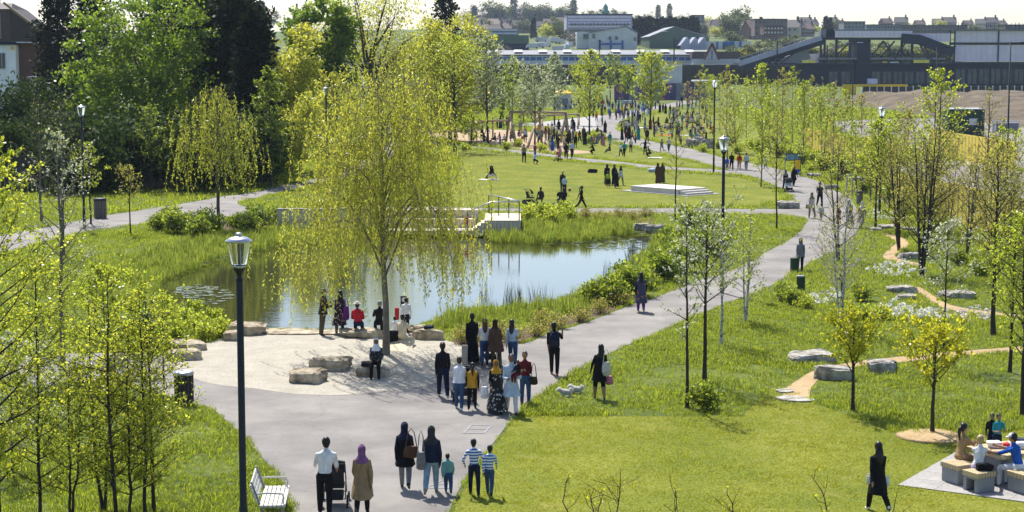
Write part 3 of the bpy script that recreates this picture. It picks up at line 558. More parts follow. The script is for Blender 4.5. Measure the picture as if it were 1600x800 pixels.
# far side of the lawn, playground
L4 = 'young trees round the playground'
for i, (nm, lb, x, y, tp, hw, lf_, kw) in enumerate([
    ('cherry_tree', 'tall white-blossom tree behind the playground path, right of dark-trunked lime', 762, 224, 56, 32, 'blossom', dict(nb=50, per=12, twigs=8, ll=.2, lw=.15, z0=.25)),
    ('cherry_tree', 'white-blossom tree in front of the timber swing', 836, 226, 104, 36, 'blossom', dict(nb=46, per=12, twigs=8, ll=.2, lw=.15, z0=.25)),
    ('cherry_tree', 'narrow cone-shaped blossom tree left of the yellow-roofed kiosk', 867, 196, 82, 18, 'blossom', dict(nb=44, per=12, twigs=7, ll=.22, lw=.16, z0=.15)),
    ('shrub_tree', 'small lime shrub tree at the near end of the thin lawn path', 735, 231, 168, 24, 'lime', dict(nb=24, per=12, z0=.1, ll=.16, lw=.11, stems=4)),
    ('lime_tree', 'tall lime tree standing in the path bend right of the kiosk', 921, 214, 78, 25, 'lime', dict(nb=50, per=11, twigs=7, ll=.2, lw=.13, z0=.18)),
    ('lime_tree', 'pale lime tree right behind the yellow-roofed kiosk', 904, 196, 96, 20, 'lime', dict(nb=36, per=10, ll=.2, lw=.13, z0=.2)),
    ('lime_tree', 'full round lime tree in the middle of the crowd', 1016, 196, 84, 31, 'lime', dict(nb=52, per=15, twigs=8, ll=.22, lw=.15, z0=.22, tr=.013)),
    ('lime_tree', 'thin lime tree behind the crowd, left of the white hoarding', 953, 162, 82, 11, 'midgreen', dict(nb=26, per=8, ll=.26, lw=.18, z0=.25)),
    ('lime_tree', 'second thin tree behind the crowd, left of the white hoarding', 966, 158, 86, 11, 'midgreen', dict(nb=26, per=8, ll=.26, lw=.18, z0=.25)),
    ('lime_tree', 'low lime tree just left of the white hoarding', 981, 160, 104, 15, 'lime', dict(nb=30, per=12, ll=.26, lw=.18, z0=.15)),
    ('lime_tree', 'thin brownish tree left of the playground frame', 800, 192, 88, 17, 'lime', dict(nb=30, per=9, ll=.24, lw=.16, z0=.15)),
    ('lime_tree', 'bushy lime tree behind the playground at the round tree edge', 786, 196, 112, 22, 'midgreen', dict(nb=34, per=14, ll=.24, lw=.16, z0=.1)),
    ('shrub_tree', 'low sage shrub tree behind the timber swing', 818, 190, 146, 18, 'midgreen', dict(nb=26, per=12, ll=.2, lw=.14, z0=.05, stems=3)),
    ('lime_tree', 'dark leafless sapling in the crowd near the far path', 1074, 188, 128, 10, 'bud', dict(nb=20, per=3, ll=.16, lw=.1, z0=.4))]):
    T(nm, lb, 'slim', x, y, tp, hw, 90+i, L4, leaf=lf_, **kw)
# right-hand belt behind the path
L5 = 'belt of young trees right of the path'
ORD = 'first second third fourth fifth sixth seventh eighth ninth tenth eleventh twelfth thirteenth fourteenth fifteenth sixteenth seventeenth eighteenth nineteenth twentieth twenty-first twenty-second twenty-third twenty-fourth twenty-fifth twenty-sixth twenty-seventh twenty-eighth twenty-ninth thirtieth'.split()
belt = sorted([(1093, 215, 112, 15, 'bud'), (1105, 200, 100, 14, 'lime'), (1136, 262, 102, 16, 'bud'), (1150, 240, 112, 20, 'lime'), (1166, 228, 122, 20, 'lime'), (1189, 292, 98, 22, 'lime'), (1203, 246, 124, 18, 'lime'), (1222, 236, 108, 18, 'bud'),
        (1238, 226, 104, 20, 'lime'), (1254, 262, 128, 20, 'lime'), (1268, 238, 118, 18, 'bud'), (1285, 258, 130, 20, 'lime'), (1300, 272, 128, 20, 'bud'), (1318, 268, 140, 22, 'lime'), (1345, 262, 150, 22, 'bud'),
        (1110, 186, 118, 13, 'lime'), (1125, 205, 116, 16, 'lime'), (1212, 200, 128, 18, 'lime'), (1180, 200, 126, 16, 'bud'), (1395, 268, 160, 26, 'lime'), (1420, 290, 175, 26, 'bud'), (1400, 240, 178, 20, 'lime'), (1245, 202, 132, 16, 'lime'), (1276, 206, 140, 16, 'lime')])
where = ['far end', 'near end', 'path side', 'hoarding side']
for i, (x, y, tp, hw, lf_) in enumerate(belt):
    T('young_tree', f"{'lime-leaved' if lf_ == 'lime' else 'brownish budding'} young tree, {ORD[i]} of the belt beyond the path, counted from the left", 'slim', x, y, tp, hw, 120+i, L5, leaf=lf_, bark=m_barkp, nb=38 if lf_ == 'lime' else 34, per=6 if lf_ == 'lime' else 4, twigs=8, ll=.14, lw=.095, z0=.1, tr=.005, up=.55+.25*(i % 3), stems=2 if i % 4 == 1 else 1)
# right meadow
L6 = 'young trees on the right meadow'
for i, (nm, lb, x, y, tp, hw, lf_, bk, kw) in enumerate([
    ('young_tree', 'slender dark tree on the meadow with a shrub at its foot', 1073, 637, 335, 36, 'blossom', m_barkd, dict(nb=20, per=5, twigs=5, z0=.35, tr=.0085)),
    ('young_tree', 'wide-branching young tree right of the slender dark tree', 1101, 596, 318, 62, 'blossom', m_barkd, dict(nb=30, per=6, twigs=7, z0=.42, tr=.0115, up=.8)),
    ('birch_tree', 'white-stemmed birch between the path and the wide-branching tree', 1127, 540, 345, 40, 'lime', m_birch, dict(nb=26, per=6, twigs=6, z0=.4)),
    ('birch_tree', 'three-stemmed birch on the grass at the edge of the path', 1164, 506, 330, 38, 'lime', m_birch, dict(nb=34, per=6, twigs=6, z0=.25, stems=3, splay=.08)),
    ('young_tree', 'very thin bare tree on the bank left of the second lamp', 1055, 346, 168, 22, 'bud', m_barkd, dict(nb=26, per=2, z0=.35, tr=.007)),
    ('young_tree', 'thin tree in front of the flat boulder on the grass island', 1213, 361, 172, 24, 'bud', m_barkd, dict(nb=26, per=5, z0=.35, tr=.007)),
    ('young_tree', 'pale budding tree over the people on the path', 1310, 408, 225, 50, 'bud', m_bark, dict(nb=36, per=3, twigs=8, z0=.1, stems=2)),
    ('young_tree', 'lime tree beside the right lamp and the bin post', 1368, 360, 190, 36, 'lime', m_barkd, dict(nb=34, per=10, twigs=7, z0=.35, ll=.12, lw=.085)),
    ('birch_tree', 'two-stemmed leafless birch above the left gold-leaved tree', 1315, 516, 300, 52, 'bud', m_birch, dict(nb=46, per=2, twigs=9, z0=.25, stems=2, splay=.16)),
    ('young_tree', 'tall lime tree rising beside the hoarding', 1464, 330, 108, 40, 'lime', m_bark, dict(nb=46, per=8, twigs=8, z0=.2, ll=.14, lw=.1)),
    ('birch_tree', 'many-stemmed bare birch left of the boulders', 1440, 432, 185, 66, 'bud', m_barkd, dict(nb=70, per=4, twigs=9, z0=.12, stems=5, splay=.12)),
    ('birch_tree', 'smaller bare multi-stemmed birch behind the dirt path', 1405, 392, 215, 48, 'bud', m_barkd, dict(nb=52, per=5, twigs=9, z0=.12, stems=4, splay=.12)),
    ('young_tree', 'straight dark-stemmed tree over the white daffodils', 1472, 570, 345, 46, 'blossom', m_barkd, dict(nb=26, per=7, twigs=6, z0=.42, tr=.0075)),
    ('young_tree', 'tree with a thick dark trunk near the right edge', 1552, 524, 215, 60, 'bud', m_barkd, dict(nb=46, per=5, twigs=8, z0=.3, tr=.012)),
    ('young_tree', 'second trunk from the right edge, with white-tipped leaves', 1577, 582, 330, 48, 'lime', m_barkd, dict(nb=34, per=8, twigs=7, z0=.3, tr=.011)),
    ('young_tree', 'lime tree standing at the very right edge', 1598, 652, 335, 56, 'lime', m_barkd, dict(nb=36, per=9, twigs=8, z0=.3, tr=.011)),
    ('young_tree', 'shrubby tree at the right edge behind the dark trunk', 1585, 440, 262, 48, 'bud', m_bark, dict(nb=44, per=6, twigs=8, z0=.1, stems=3)),
    ('young_tree', 'brown bare sapling at the end of the hoarding', 1540, 330, 140, 30, 'bud', m_bark, dict(nb=36, per=4, twigs=8, z0=.2)),
    ('young_tree', 'bushy sapling left of the hoarding end', 1510, 400, 225, 46, 'bud', m_bark, dict(nb=44, per=6, twigs=8, z0=.1, stems=3)),
    ('gold_tree', 'small golden-leaved tree standing by the boulders', 1332, 643, 492, 52, 'gold', m_barkd, dict(nb=24, per=13, twigs=8, z0=.38, tr=.02, up=.85, ll=.085, lw=.06)),
    ('gold_tree', 'small golden-leaved tree in a mulch ring near the picnic table', 1457, 679, 520, 66, 'gold', m_barkd, dict(nb=26, per=13, twigs=8, z0=.42, tr=.02, up=.8, ll=.085, lw=.06))]):
    T(nm, lb, 'slim', x, y, tp, hw, 160+i, L6, leaf=lf_, bark=bk, **kw)
mr = MB(); c0 = G(1457, 682); mr.lathe([(1.0, 0.005), (.8, .05), (.4, .09), (.0, .1)], (0, 0, 0), 18); o = mr.build('mulch_ring', m_dirt, smooth=True, loc=c0); tag(o, 'round bark mulch ring at the foot of the gold-leaved tree', 'mulch ring')
L7 = 'twiggy young trees in front of the hoarding'
tw = [(1412, 345, 190, 34, 'bud'), (1436, 360, 200, 36, 'lime'), (1455, 375, 215, 40, 'bud'), (1482, 372, 215, 36, 'bud'), (1548, 392, 230, 44, 'bud'), (1572, 372, 190, 40, 'lime'), (1592, 400, 235, 46, 'bud'), (1390, 330, 195, 30, 'lime'), (1340, 300, 190, 26, 'lime'), (1360, 310, 205, 28, 'bud')]
for i, (x, y, tp, hw, lf_) in enumerate(sorted(tw)):
    T('young_tree', f"{'lime-leaved' if lf_ == 'lime' else 'bare brownish'} twiggy tree in front of the yellow hoarding, {ORD[i]} from left", 'slim', x, y, tp, hw, 220+i, L7, leaf=lf_, bark=m_bark, nb=40, per=6 if lf_ == 'lime' else 4, twigs=9, ll=.11, lw=.075, z0=.08, tr=.006, stems=3 if i % 2 else 2, splay=.1)
# shrubs in the beds
def shrubs(name, cat, meshes, spots, group, desc):
    for i, (x, y, s, lb) in enumerate(spots):
        plant(name, lb, cat, meshes[i % len(meshes)], G(x, y), (i*2.1) % 6.28, s, group, parts=('stems', 'foliage'))
B1 = [bush(300+i, 1.0, .9, 'midgreen', 1700, .13, .07) for i in range(3)]
B2 = [bush(310+i, .8, .8, 'bud', 900, .08, .05, stems=30) for i in range(3)]
B3 = [bush(320+i, .8, .75, 'lime', 1300, .11, .06) for i in range(3)]
B4 = [bush(330+i, 2.4, 1.9, 'cedar', 2600, .2, .12) for i in range(2)]
side = lambda i, n: f'{ORD[i]} from left'
sp = [(725, 538), (760, 540), (800, 534), (836, 526), (870, 514), (905, 503), (940, 490), (968, 478), (745, 530), (785, 528), (850, 508)]
shrubs('dogwood_shrub', 'shrub', B2, [(x, y, .8, f'brown-twigged low shrub in the bed beside the path, {side(i, len(sp))}') for i, (x, y) in enumerate(sorted(sp))], 'brown shrubs beside the path', '')
sp = [(955, 474), (985, 462), (1012, 452), (1040, 440), (1062, 425), (1050, 402), (1075, 412), (1090, 392), (1066, 384), (1045, 382), (1110, 400), (1030, 432), (930, 474), (1100, 372), (1080, 360), (1125, 378)]
shrubs('bank_shrub', 'shrub', B1, [(x, y, .9+.25*(i % 3), f'green leafy shrub on the pond bank above the path, {side(i, len(sp))}') for i, (x, y) in enumerate(sorted(sp))], 'shrubs on the right pond bank', '')
sp = [(250, 362), (275, 365), (300, 360), (328, 366), (375, 362), (405, 358), (430, 350), (455, 352), (268, 354), (310, 372), (390, 366)]
shrubs('bank_shrub', 'shrub', B1, [(x, y, 1.0+.2*(i % 3), f'bushy shrub on the bank round the small willow, {side(i, len(sp))}') for i, (x, y) in enumerate(sorted(sp))], 'shrubs by the small willow', '')
sp = [(826, 346), (848, 343), (870, 342), (890, 346), (835, 340), (862, 350), (880, 338)]
shrubs('bank_shrub', 'shrub', B3, [(x, y, 1.2, f'bright green shrub between the deck and the lawn path, {side(i, len(sp))}') for i, (x, y) in enumerate(sorted(sp))], 'shrubs right of the deck', '')
sp = [(940, 345), (965, 342), (990, 346), (1010, 340), (918, 342)]
shrubs('dogwood_shrub', 'shrub', B2, [(x, y, .9, f'brown-twigged shrub on the mulch behind the pond, {side(i, len(sp))}') for i, (x, y) in enumerate(sorted(sp))], 'brown shrubs behind the pond', '')
sp = [(310, 520), (330, 512), (345, 526), (290, 508), (275, 530), (318, 532), (260, 512), (240, 524), (225, 500), (300, 498)]
shrubs('bank_shrub', 'shrub', B3, [(x, y, .9, f'low bright shrub on the bank left of the gravel plaza, {side(i, len(sp))}') for i, (x, y) in enumerate(sorted(sp))], 'shrubs left of the plaza', '')
sp = [(1105, 640), (1238, 478), (1260, 485), (1225, 470), (1345, 470), (1375, 500), (1350, 500), (1500, 415), (1530, 432), (1555, 420), (1290, 265), (1265, 268), (1310, 285), (1400, 300), (1350, 300)]
shrubs('meadow_shrub', 'shrub', B1+B3, [(x, y, .75, f'small shrub on the right meadow, {side(i, len(sp))}') for i, (x, y) in enumerate(sorted(sp))], 'small shrubs on the right meadow', '')
sp = [(110, 305), (135, 300), (205, 296), (245, 292), (285, 296), (330, 296), (400, 286), (180, 290), (20, 275), (60, 270), (100, 278), (150, 285), (190, 275), (260, 284), (300, 290), (350, 284), (385, 290), (420, 280), (0, 268), (80, 262), (170, 300), (225, 270), (120, 268), (40, 262), (320, 272), (365, 268)]
shrubs('evergreen_shrub', 'shrub', B4, [(x, y, 1.5+.4*(i % 3), f'dark evergreen shrub in the shade under the left trees, {side(i, len(sp))}') for i, (x, y) in enumerate(sorted(sp))], 'dark shrubs behind the left path', '')
sp = [(885, 222), (920, 224), (930, 220), (862, 232), (790, 236), (845, 237), (810, 230), (690, 226), (725, 236), (1128, 232), (1150, 240)]
shrubs('play_shrub', 'shrub', B3, [(x, y, 1.2, f'low lime shrub round the playground, {side(i, len(sp))}') for i, (x, y) in enumerate(sorted(sp))], 'low shrubs round the playground', '')
sp = [(1098, 238), (1122, 232), (1140, 228), (1158, 236), (1172, 232), (1186, 240), (1200, 236), (1216, 246), (1232, 244), (1250, 256), (1268, 252), (1284, 268), (1300, 262), (1318, 276), (1340, 272), (1362, 284), (1385, 286), (1405, 300), (1205, 222), (1228, 228), (1262, 240), (1290, 248), (1326, 258), (1356, 268), (1392, 316), (1420, 330), (1445, 345), (1475, 358)]
shrubs('belt_shrub', 'shrub', B3, [(x, y, 1.1+.3*(i % 3), f'lime-green undergrowth shrub below the belt trees, {side(i, len(sp))}') for i, (x, y) in enumerate(sorted(sp))], 'undergrowth shrubs below the belt', '')
b4h = bush(340, 5.5, 3.2, 'cedar', 6000, .26, .16, stems=40)
for i, (x, y, s) in enumerate([(12, 262, 1.3), (48, 258, 1.35), (85, 256, 1.25), (115, 255, 1.0)]):
    plant('conifer_hedge', f'tall dark clipped evergreen hedge plant below the white house, {side(i, 4)}', 'hedge', b4h, G(x, y), i*1.3, s, 'tall hedge below the white house', parts=('stems', 'foliage'))
# ================================================================ grass, reeds, flowers (scattered tufts)
def tuft(name, seed, nblade, h, spread, w, m, lean=.5, head=None):
    g = np.random.default_rng(seed); V = []; F = []; rn = []
    for k in range(nblade):
        a = g.uniform(0, 6.28); r = spread*math.sqrt(g.random()); p = np.array([math.cos(a)*r, math.sin(a)*r, 0]); hh = h*g.uniform(.55, 1.1); b = g.uniform(0, 6.28)
        o = np.array([math.cos(b), math.sin(b), 0])*hh*lean*g.uniform(.2, 1); s = np.array([-math.sin(b), math.cos(b), 0])*w*g.uniform(.7, 1.2); n0 = len(V); u = np.array([0, 0, hh])
        V += [p-s, p+s, p+o*.35+u*.6+s*.8, p+o*.35+u*.6-s*.8, p+o+u*(1-.15*lean)+s*.12, p+o+u*(1-.15*lean)-s*.12]
        F += [(n0, n0+1, n0+2, n0+3), (n0+3, n0+2, n0+4, n0+5)]; q = g.random(); rn += [q, min(1, q+.15)]
    mi = [0]*len(F); ms = [m]
    if head:
        hm, hn, hs = head; ms.append(hm)
        for k in range(hn):
            a = g.uniform(0, 6.28); r = spread*g.random(); c = np.array([math.cos(a)*r, math.sin(a)*r, h*g.uniform(.85, 1.2)]); n0 = len(V); t = unit(g.normal(size=3)); bb = unit(np.cross(t, g.normal(size=3)))
            V += [c-t*hs, c+bb*hs, c+t*hs, c-bb*hs]; F += [(n0, n0+1, n0+2, n0+3)]; mi += [1]; rn += [g.random()]
    me = npmesh(name, V, F, mi=mi, rnd=rn)
    for q in ms: me.materials.append(q)
    return bpy.data.objects.new(name, me)
def scatter_group(coll):
    ng = bpy.data.node_groups.new('scatter', 'GeometryNodeTree'); ng.interface.new_socket('Geometry', in_out='INPUT', socket_type='NodeSocketGeometry'); ng.interface.new_socket('Geometry', in_out='OUTPUT', socket_type='NodeSocketGeometry')
    n = ng.nodes; l = ng.links; gi = n.new('NodeGroupInput'); go = n.new('NodeGroupOutput'); ip = n.new('GeometryNodeInstanceOnPoints'); ci = n.new('GeometryNodeCollectionInfo')
    ci.inputs['Collection'].default_value = coll; ci.inputs['Separate Children'].default_value = True; ci.inputs['Reset Children'].default_value = True
    l.new(gi.outputs[0], ip.inputs['Points']); l.new(ci.outputs[0], ip.inputs['Instance']); ip.inputs['Pick Instance'].default_value = True
    def na(nm, tp):
        a = n.new('GeometryNodeInputNamedAttribute'); a.data_type = tp; a.inputs[0].default_value = nm; return [o for o in a.outputs if o.enabled][0]
    l.new(na('pick', 'INT'), ip.inputs['Instance Index']); l.new(na('rot', 'FLOAT_VECTOR'), ip.inputs['Rotation']); l.new(na('scl', 'FLOAT_VECTOR'), ip.inputs['Scale'])
    l.new(ip.outputs[0], go.inputs[0]); return ng
def scatter(name, P, scl, tufts, label=None, cat=None, tilt=.12):
    coll = bpy.data.collections.new('source_'+name)
    for t in tufts: coll.objects.link(t)
    me = bpy.data.meshes.new(name); N = len(P); me.vertices.add(N); me.vertices.foreach_set('co', np.asarray(P, np.float32).ravel())
    me.attributes.new('pick', 'INT', 'POINT').data.foreach_set('value', R.integers(0, len(tufts), N).astype(np.int32))
    rot = np.stack([R.normal(0, tilt, N), R.normal(0, tilt, N), R.uniform(0, 6.28, N)], 1).astype(np.float32)
    me.attributes.new('rot', 'FLOAT_VECTOR', 'POINT').data.foreach_set('vector', rot.ravel())
    scl = np.asarray(scl, np.float32); S3 = np.stack([scl*.5+.5*np.minimum(scl, 1.3), scl*.5+.5*np.minimum(scl, 1.3), scl], 1).astype(np.float32)
    me.attributes.new('scl', 'FLOAT_VECTOR', 'POINT').data.foreach_set('vector', S3.ravel())
    o = bpy.data.objects.new(name, me); COL.objects.link(o); md = o.modifiers.new('scatter', 'NODES'); md.node_group = scatter_group(coll); o['kind'] = 'stuff'
    if label: tag(o, label, cat)
    return o
def wave(X, Y, s):
    return (np.sin(X*1.3/s+1.7*np.sin(Y*.7/s))+np.sin(Y*1.1/s+2.1*np.sin(X*.6/s+1))+np.sin((X+Y)*2.3/s+np.sin(X*1.9/s)))/3
def cover(y0, y1, dens, margin=7):
    half = lambda y: y*.2857*1.06+margin
    A = (half(y0)+half(y1))*(y1-y0); n = int(A*dens); Y = np.sqrt(R.uniform(y0*y0, y1*y1, n)); X = R.uniform(-1, 1, n)*half(Y); return X, Y
def clear(X, Y, polys):
    k = np.ones(X.shape, bool)
    for p in polys: k &= ~inside(p, X, Y)
    return k
m_gr = leafmat('grass_blade', (.055, .105, .010), (.17, .205, .020), (.18, .30, .012), (.56, .60, .04), .54)
m_gl = leafmat('lawn_blade', (.12, .16, .016), (.24, .245, .032), (.32, .39, .02), (.60, .58, .06), .5)
m_rd = leafmat('reed_blade', (.05, .095, .014), (.17, .195, .035), (.16, .27, .02), (.48, .52, .07), .5)
m_rdk = leafmat('reed_stalk', (.02, .03, .012), (.05, .06, .02), (.03, .05, .015), (.08, .09, .03), .3)
m_pet = leafmat('daffodil_petal', (.75, .75, .68), (.85, .84, .78), (.6, .6, .5), (.7, .7, .6), .4)
m_pnk = leafmat('pink_petal', (.7, .55, .58), (.85, .78, .78), (.6, .45, .5), (.7, .6, .6), .4)
TG = [tuft(f'grass_tuft_{i}', 400+i, 18, .15, .14, .006, m_gr, 1.0) for i in range(4)]
TF = [tuft(f'far_tuft_{i}', 410+i, 18, .30, .35, .022, m_gr, .8) for i in range(3)]
TL = [tuft(f'lawn_tuft_{i}', 420+i, 16, .045, .10, .0045, m_gl, .9) for i in range(3)]
TR = [tuft(f'reed_tuft_{i}', 430+i, 22, .85, .22, .014, m_rd, .45) for i in range(4)]
TS = [tuft(f'stalk_tuft_{i}', 440+i, 9, .95, .18, .008, m_rdk, .15) for i in range(3)]
TD = [tuft(f'daffodil_tuft_{i}', 450+i, 9, .30, .14, .008, m_gr, .4, (m_pet, 7, .045)) for i in range(3)]
TP = [tuft(f'pink_tuft_{i}', 455+i, 9, .28, .16, .008, m_gr, .4, (m_pnk, 6, .045)) for i in range(2)]
XY = []; SC = []
for y0, y1, dn, sc in ((34, 52, 75, 1.0), (52, 75, 52, 1.05), (75, 112, 24, 1.3)):
    X, Y = cover(y0, y1, dn); k = clear(X, Y, HARD+LAWNS+[BED1, BED2]); X, Y = X[k], Y[k]; w = wave(X, Y, 1.1); w2 = wave(X+40, Y, 3.2)
    XY.append(np.stack([X, Y, np.zeros_like(X)], 1)); SC.append(sc*(.8+.45*w+.35*w2+R.normal(0, .2, len(X))).clip(.25, 2.1))
scatter('meadow_grass', np.concatenate(XY), np.concatenate(SC), TG, 'long uneven meadow grass beside the paths and pond', 'grass')
XY = []; SC = []
for y0, y1, dn, sc in ((112, 180, 6, .8), (180, 330, 1.6, 1.2)):
    X, Y = cover(y0, y1, dn); k = clear(X, Y, HARD+LAWNS+[BED3]); X, Y = X[k], Y[k]; w = wave(X, Y, 2.5)
    XY.append(np.stack([X, Y, np.zeros_like(X)], 1)); SC.append(sc*(.8+.35*w+R.normal(0, .15, len(X))).clip(.3, 1.6))
scatter('far_grass', np.concatenate(XY), np.concatenate(SC), TF, 'longer grass round the far lawns and playground', 'grass')
X, Y = cover(36, 56, 62); k = inside(MOWN, X, Y) & clear(X, Y, [SLAB]); X, Y = X[k], Y[k]
P1_ = np.stack([X, Y, np.full_like(X, .004)], 1); s1 = (.95+.3*wave(X, Y, .8)).clip(.4, 1.6)
X, Y = cover(95, 195, 3.5); k = inside(MEADOW_LAWN, X, Y); X, Y = X[k], Y[k]
scatter('lawn_grass', np.concatenate([P1_, np.stack([X, Y, np.full_like(X, .004)], 1)]), np.concatenate([s1, np.full(len(X), 1.3)]), TL, 'short mown lawn grass', 'grass')
def in_px(poly, dens, z=0.0, n=2):
    p = gpoly(poly, z, n); x0, y0 = p.min(0); x1, y1 = p.max(0); N = int((x1-x0)*(y1-y0)*dens); X = R.uniform(x0, x1, N); Y = R.uniform(y0, y1, N); k = inside(p, X, Y); return np.stack([X[k], Y[k], np.full(k.sum(), z)], 1)
reed = np.concatenate([in_px([(165, 420), (230, 395), (310, 376), (430, 366), (440, 384), (385, 394), (330, 411), (290, 426), (252, 442), (245, 465), (215, 455)], 9, -.05), in_px([(430, 358), (480, 362), (600, 368), (600, 379), (500, 381), (432, 385)], 9, -.05),
    in_px([(805, 352), (900, 350), (985, 350), (992, 362), (968, 369), (925, 377), (862, 381), (770, 378), (768, 366), (805, 366)], 14, -.1),
    in_px([(1035, 366), (1070, 380), (1050, 410), (1010, 450), (950, 480), (880, 497), (780, 510), (690, 520), (680, 505), (725, 491), (790, 487), (862, 477), (925, 457), (974, 432), (986, 411), (1014, 395)], 10, -.05),
    in_px([(225, 470), (262, 480), (298, 492), (332, 508), (352, 522), (300, 530), (230, 510)], 9, -.05)])
scatter('pond_reeds', reed, (R.normal(.52, .2, len(reed))).clip(.3, 1.3), TR, 'bright green reeds and iris leaves along the pond banks', 'reeds')
st = np.concatenate([in_px([(745, 478), (800, 462), (850, 470), (860, 482), (790, 492), (735, 494)], 2.2, -.2), in_px([(930, 450), (965, 430), (985, 440), (940, 462)], 3, -.2), in_px([(985, 388), (1010, 385), (1000, 402), (980, 410)], 4, -.2), in_px([(262, 478), (330, 505), (350, 516), (300, 470), (270, 468)], 2, -.2)])
scatter('dark_rushes', st, R.normal(.85, .2, len(st)).clip(.4, 1.3), TS, 'dark thin rushes standing in the shallow water', 'rushes')
df = np.concatenate([in_px([(1372, 488), (1400, 484), (1440, 492), (1490, 496), (1485, 506), (1440, 508), (1395, 502)], 14), in_px([(1262, 470), (1312, 462), (1318, 476), (1290, 486), (1262, 482)], 8), in_px([(1360, 424), (1400, 414), (1430, 424), (1420, 440), (1370, 440)], 5), in_px([(1368, 308), (1392, 302), (1404, 318), (1376, 330)], 4), in_px([(1360, 336), (1400, 338), (1400, 350), (1366, 350)], 4)])
scatter('white_daffodils', df, R.normal(1, .15, len(df)).clip(.6, 1.4), TD, 'drifts of white daffodils on the right meadow', 'flowers')
pk = in_px([(1492, 496), (1545, 492), (1556, 506), (1510, 512)], 7)
scatter('pink_flowers', pk, R.normal(1, .15, len(pk)).clip(.6, 1.4), TP, 'pale pink flowers right of the white daffodils', 'flowers')
# lily pads
m_pad = mat('lily_pad', (.10, .12, .06), .25, .3, 3, spec=.8)
def pads(poly, n, label):
    q = MB(); p = in_px(poly, 20, -.196); p = p[R.permutation(len(p))[:n]]
    for x, y, z in p:
        r = R.uniform(.10, .24); a0 = R.uniform(0, 6.28); vs = [(x, y, z+.004)]+[(x+r*math.cos(a0+t*5.9/9), y+r*math.sin(a0+t*5.9/9), z+R.uniform(0, .02)) for t in range(10)]
        q.add(vs, [(0, t+1, t+2) for t in range(9)])
    o = q.build('lily_pads', m_pad); tag(o, label, 'lily pads', kind='stuff')
pads([(272, 455), (290, 447), (330, 446), (362, 460), (345, 474), (310, 473)], 75, 'patch of lily pads on the left of the pond')
pads([(885, 384), (905, 374), (960, 372), (1016, 378), (1005, 392), (940, 390)], 80, 'patch of lily pads at the far right of the pond')
# ================================================================ built things in the park
m_black = mat('black_paint', (.018, .02, .026), .45, .1, 8); m_steel = mat('brushed_steel', (.55, .56, .58), .3, .06, 8, metal=1); m_dark = mat('dark_metal', (.03, .032, .035), .5, .1)
m_glass = bpy.data.materials.new('lantern_glass'); n, l = nt(m_glass); b = n['Principled BSDF']; b.inputs['Base Color'].default_value = (.85, .87, .86, 1); b.inputs['Roughness'].default_value = .12; b.inputs['Transmission Weight'].default_value = .95; b.inputs['IOR'].default_value = 1.2
m_stone = mat('limestone', (.20, .15, .09), .95, .35, 2.6, bump=1.0, bscale=6, c2=(.50, .43, .32), p=(.34, .62), detail=10)
m_stoneg = mat('grey_stone', (.16, .145, .12), .95, .35, 2.6, bump=1.0, bscale=6, c2=(.48, .45, .40), p=(.34, .62), detail=10)
m_conc = mat('pale_concrete', (.55, .52, .47), .85, .12, 2.5, bump=.2, bscale=20); m_concg = mat('grey_concrete', (.26, .27, .28), .85, .12, 3, bump=.2, bscale=20)
m_wood = mat('weathered_timber', (.50, .43, .33), .85, .2, 3, stretch=(1, 8, 8)); m_timb = mat('larch_timber', (.52, .42, .25), .8, .2, 3, stretch=(8, 1, 8)); m_deck = mat('deck_board', (.62, .54, .42), .85, .18, 2, stretch=(6, 1, 1)); m_log = mat('peeled_log', (.34, .25, .17), .85, .25, 3)
m_clad = mat('deck_cladding', (.66, .55, .40), .85, .2, 2, stretch=(6, 1, 1))
m_white = mat('white_paint', (.78, .78, .76), .5, .04); m_benchw = mat('pale_bench_timber', (.62, .6, .55), .7, .1, 4); m_red = mat('red_plastic', (.5, .02, .03), .4, .05); m_yel = mat('yellow_paint', (.75, .48, .02), .5, .08); m_rub = mat('rubber', (.015, .015, .016), .8, .1)
def lamp(px, py, label, h=6.7):
    b = G(px, py); o = thing('lamp_post', label, 'lamp post', b, group='park lamp posts')
    MB().lathe([(.10, 0), (.10, .02), (.085, .06), (.085, 1.3), (.07, 1.34), (.068, h-.92), (.06, h-.9)], n=14).build('pole', m_black, o, True)
    MB().lathe([(.075, h-.92), (.075, h-.88), (.05, h-.86), (.05, h-.80), (.085, h-.74), (.12, h-.70), (.12, h-.67)], n=14).build('collar', m_black, o, True)
    gl = MB().lathe([(.125, h-.67), (.15, h-.58), (.225, h-.17), (.225, h-.15)], n=16, closed=False).build('lantern_glass', m_glass, o, True)
    MB().lathe([(.11, h-.675), (.13, h-.665), (.13, h-.60), (.03, h-.6), (.03, h-.2), (.0, h-.2)], n=12).build('lamp_unit', m_steel, gl, True)
    MB().lathe([(.255, h-.17), (.26, h-.14), (.17, h-.085), (.07, h-.06), (.06, h-.05)], n=18).build('hood', m_steel, o, True)
    MB().lathe([(.06, h-.06), (.06, h), (.045, h+.01)], n=12).build('finial', m_steel, o, True); return o
lamp(382, 893, 'nearest lamp post, tall black pole with clear lantern left of the path'); lamp(1128, 458, 'lamp post with clear lantern in the shrubs between pond and path')
lamp(1115, 270, 'lamp post at the far junction of the lawn path, right of crowd', 7.9); lamp(132, 358, 'lamp post on the left path in front of the dark hedge', 7.2)
lamp(1374, 340, 'lamp post behind the right birch trees by the bin post', 6.9); lamp(511, 288, 'lamp post showing through the crown of the large willow', 7.6)
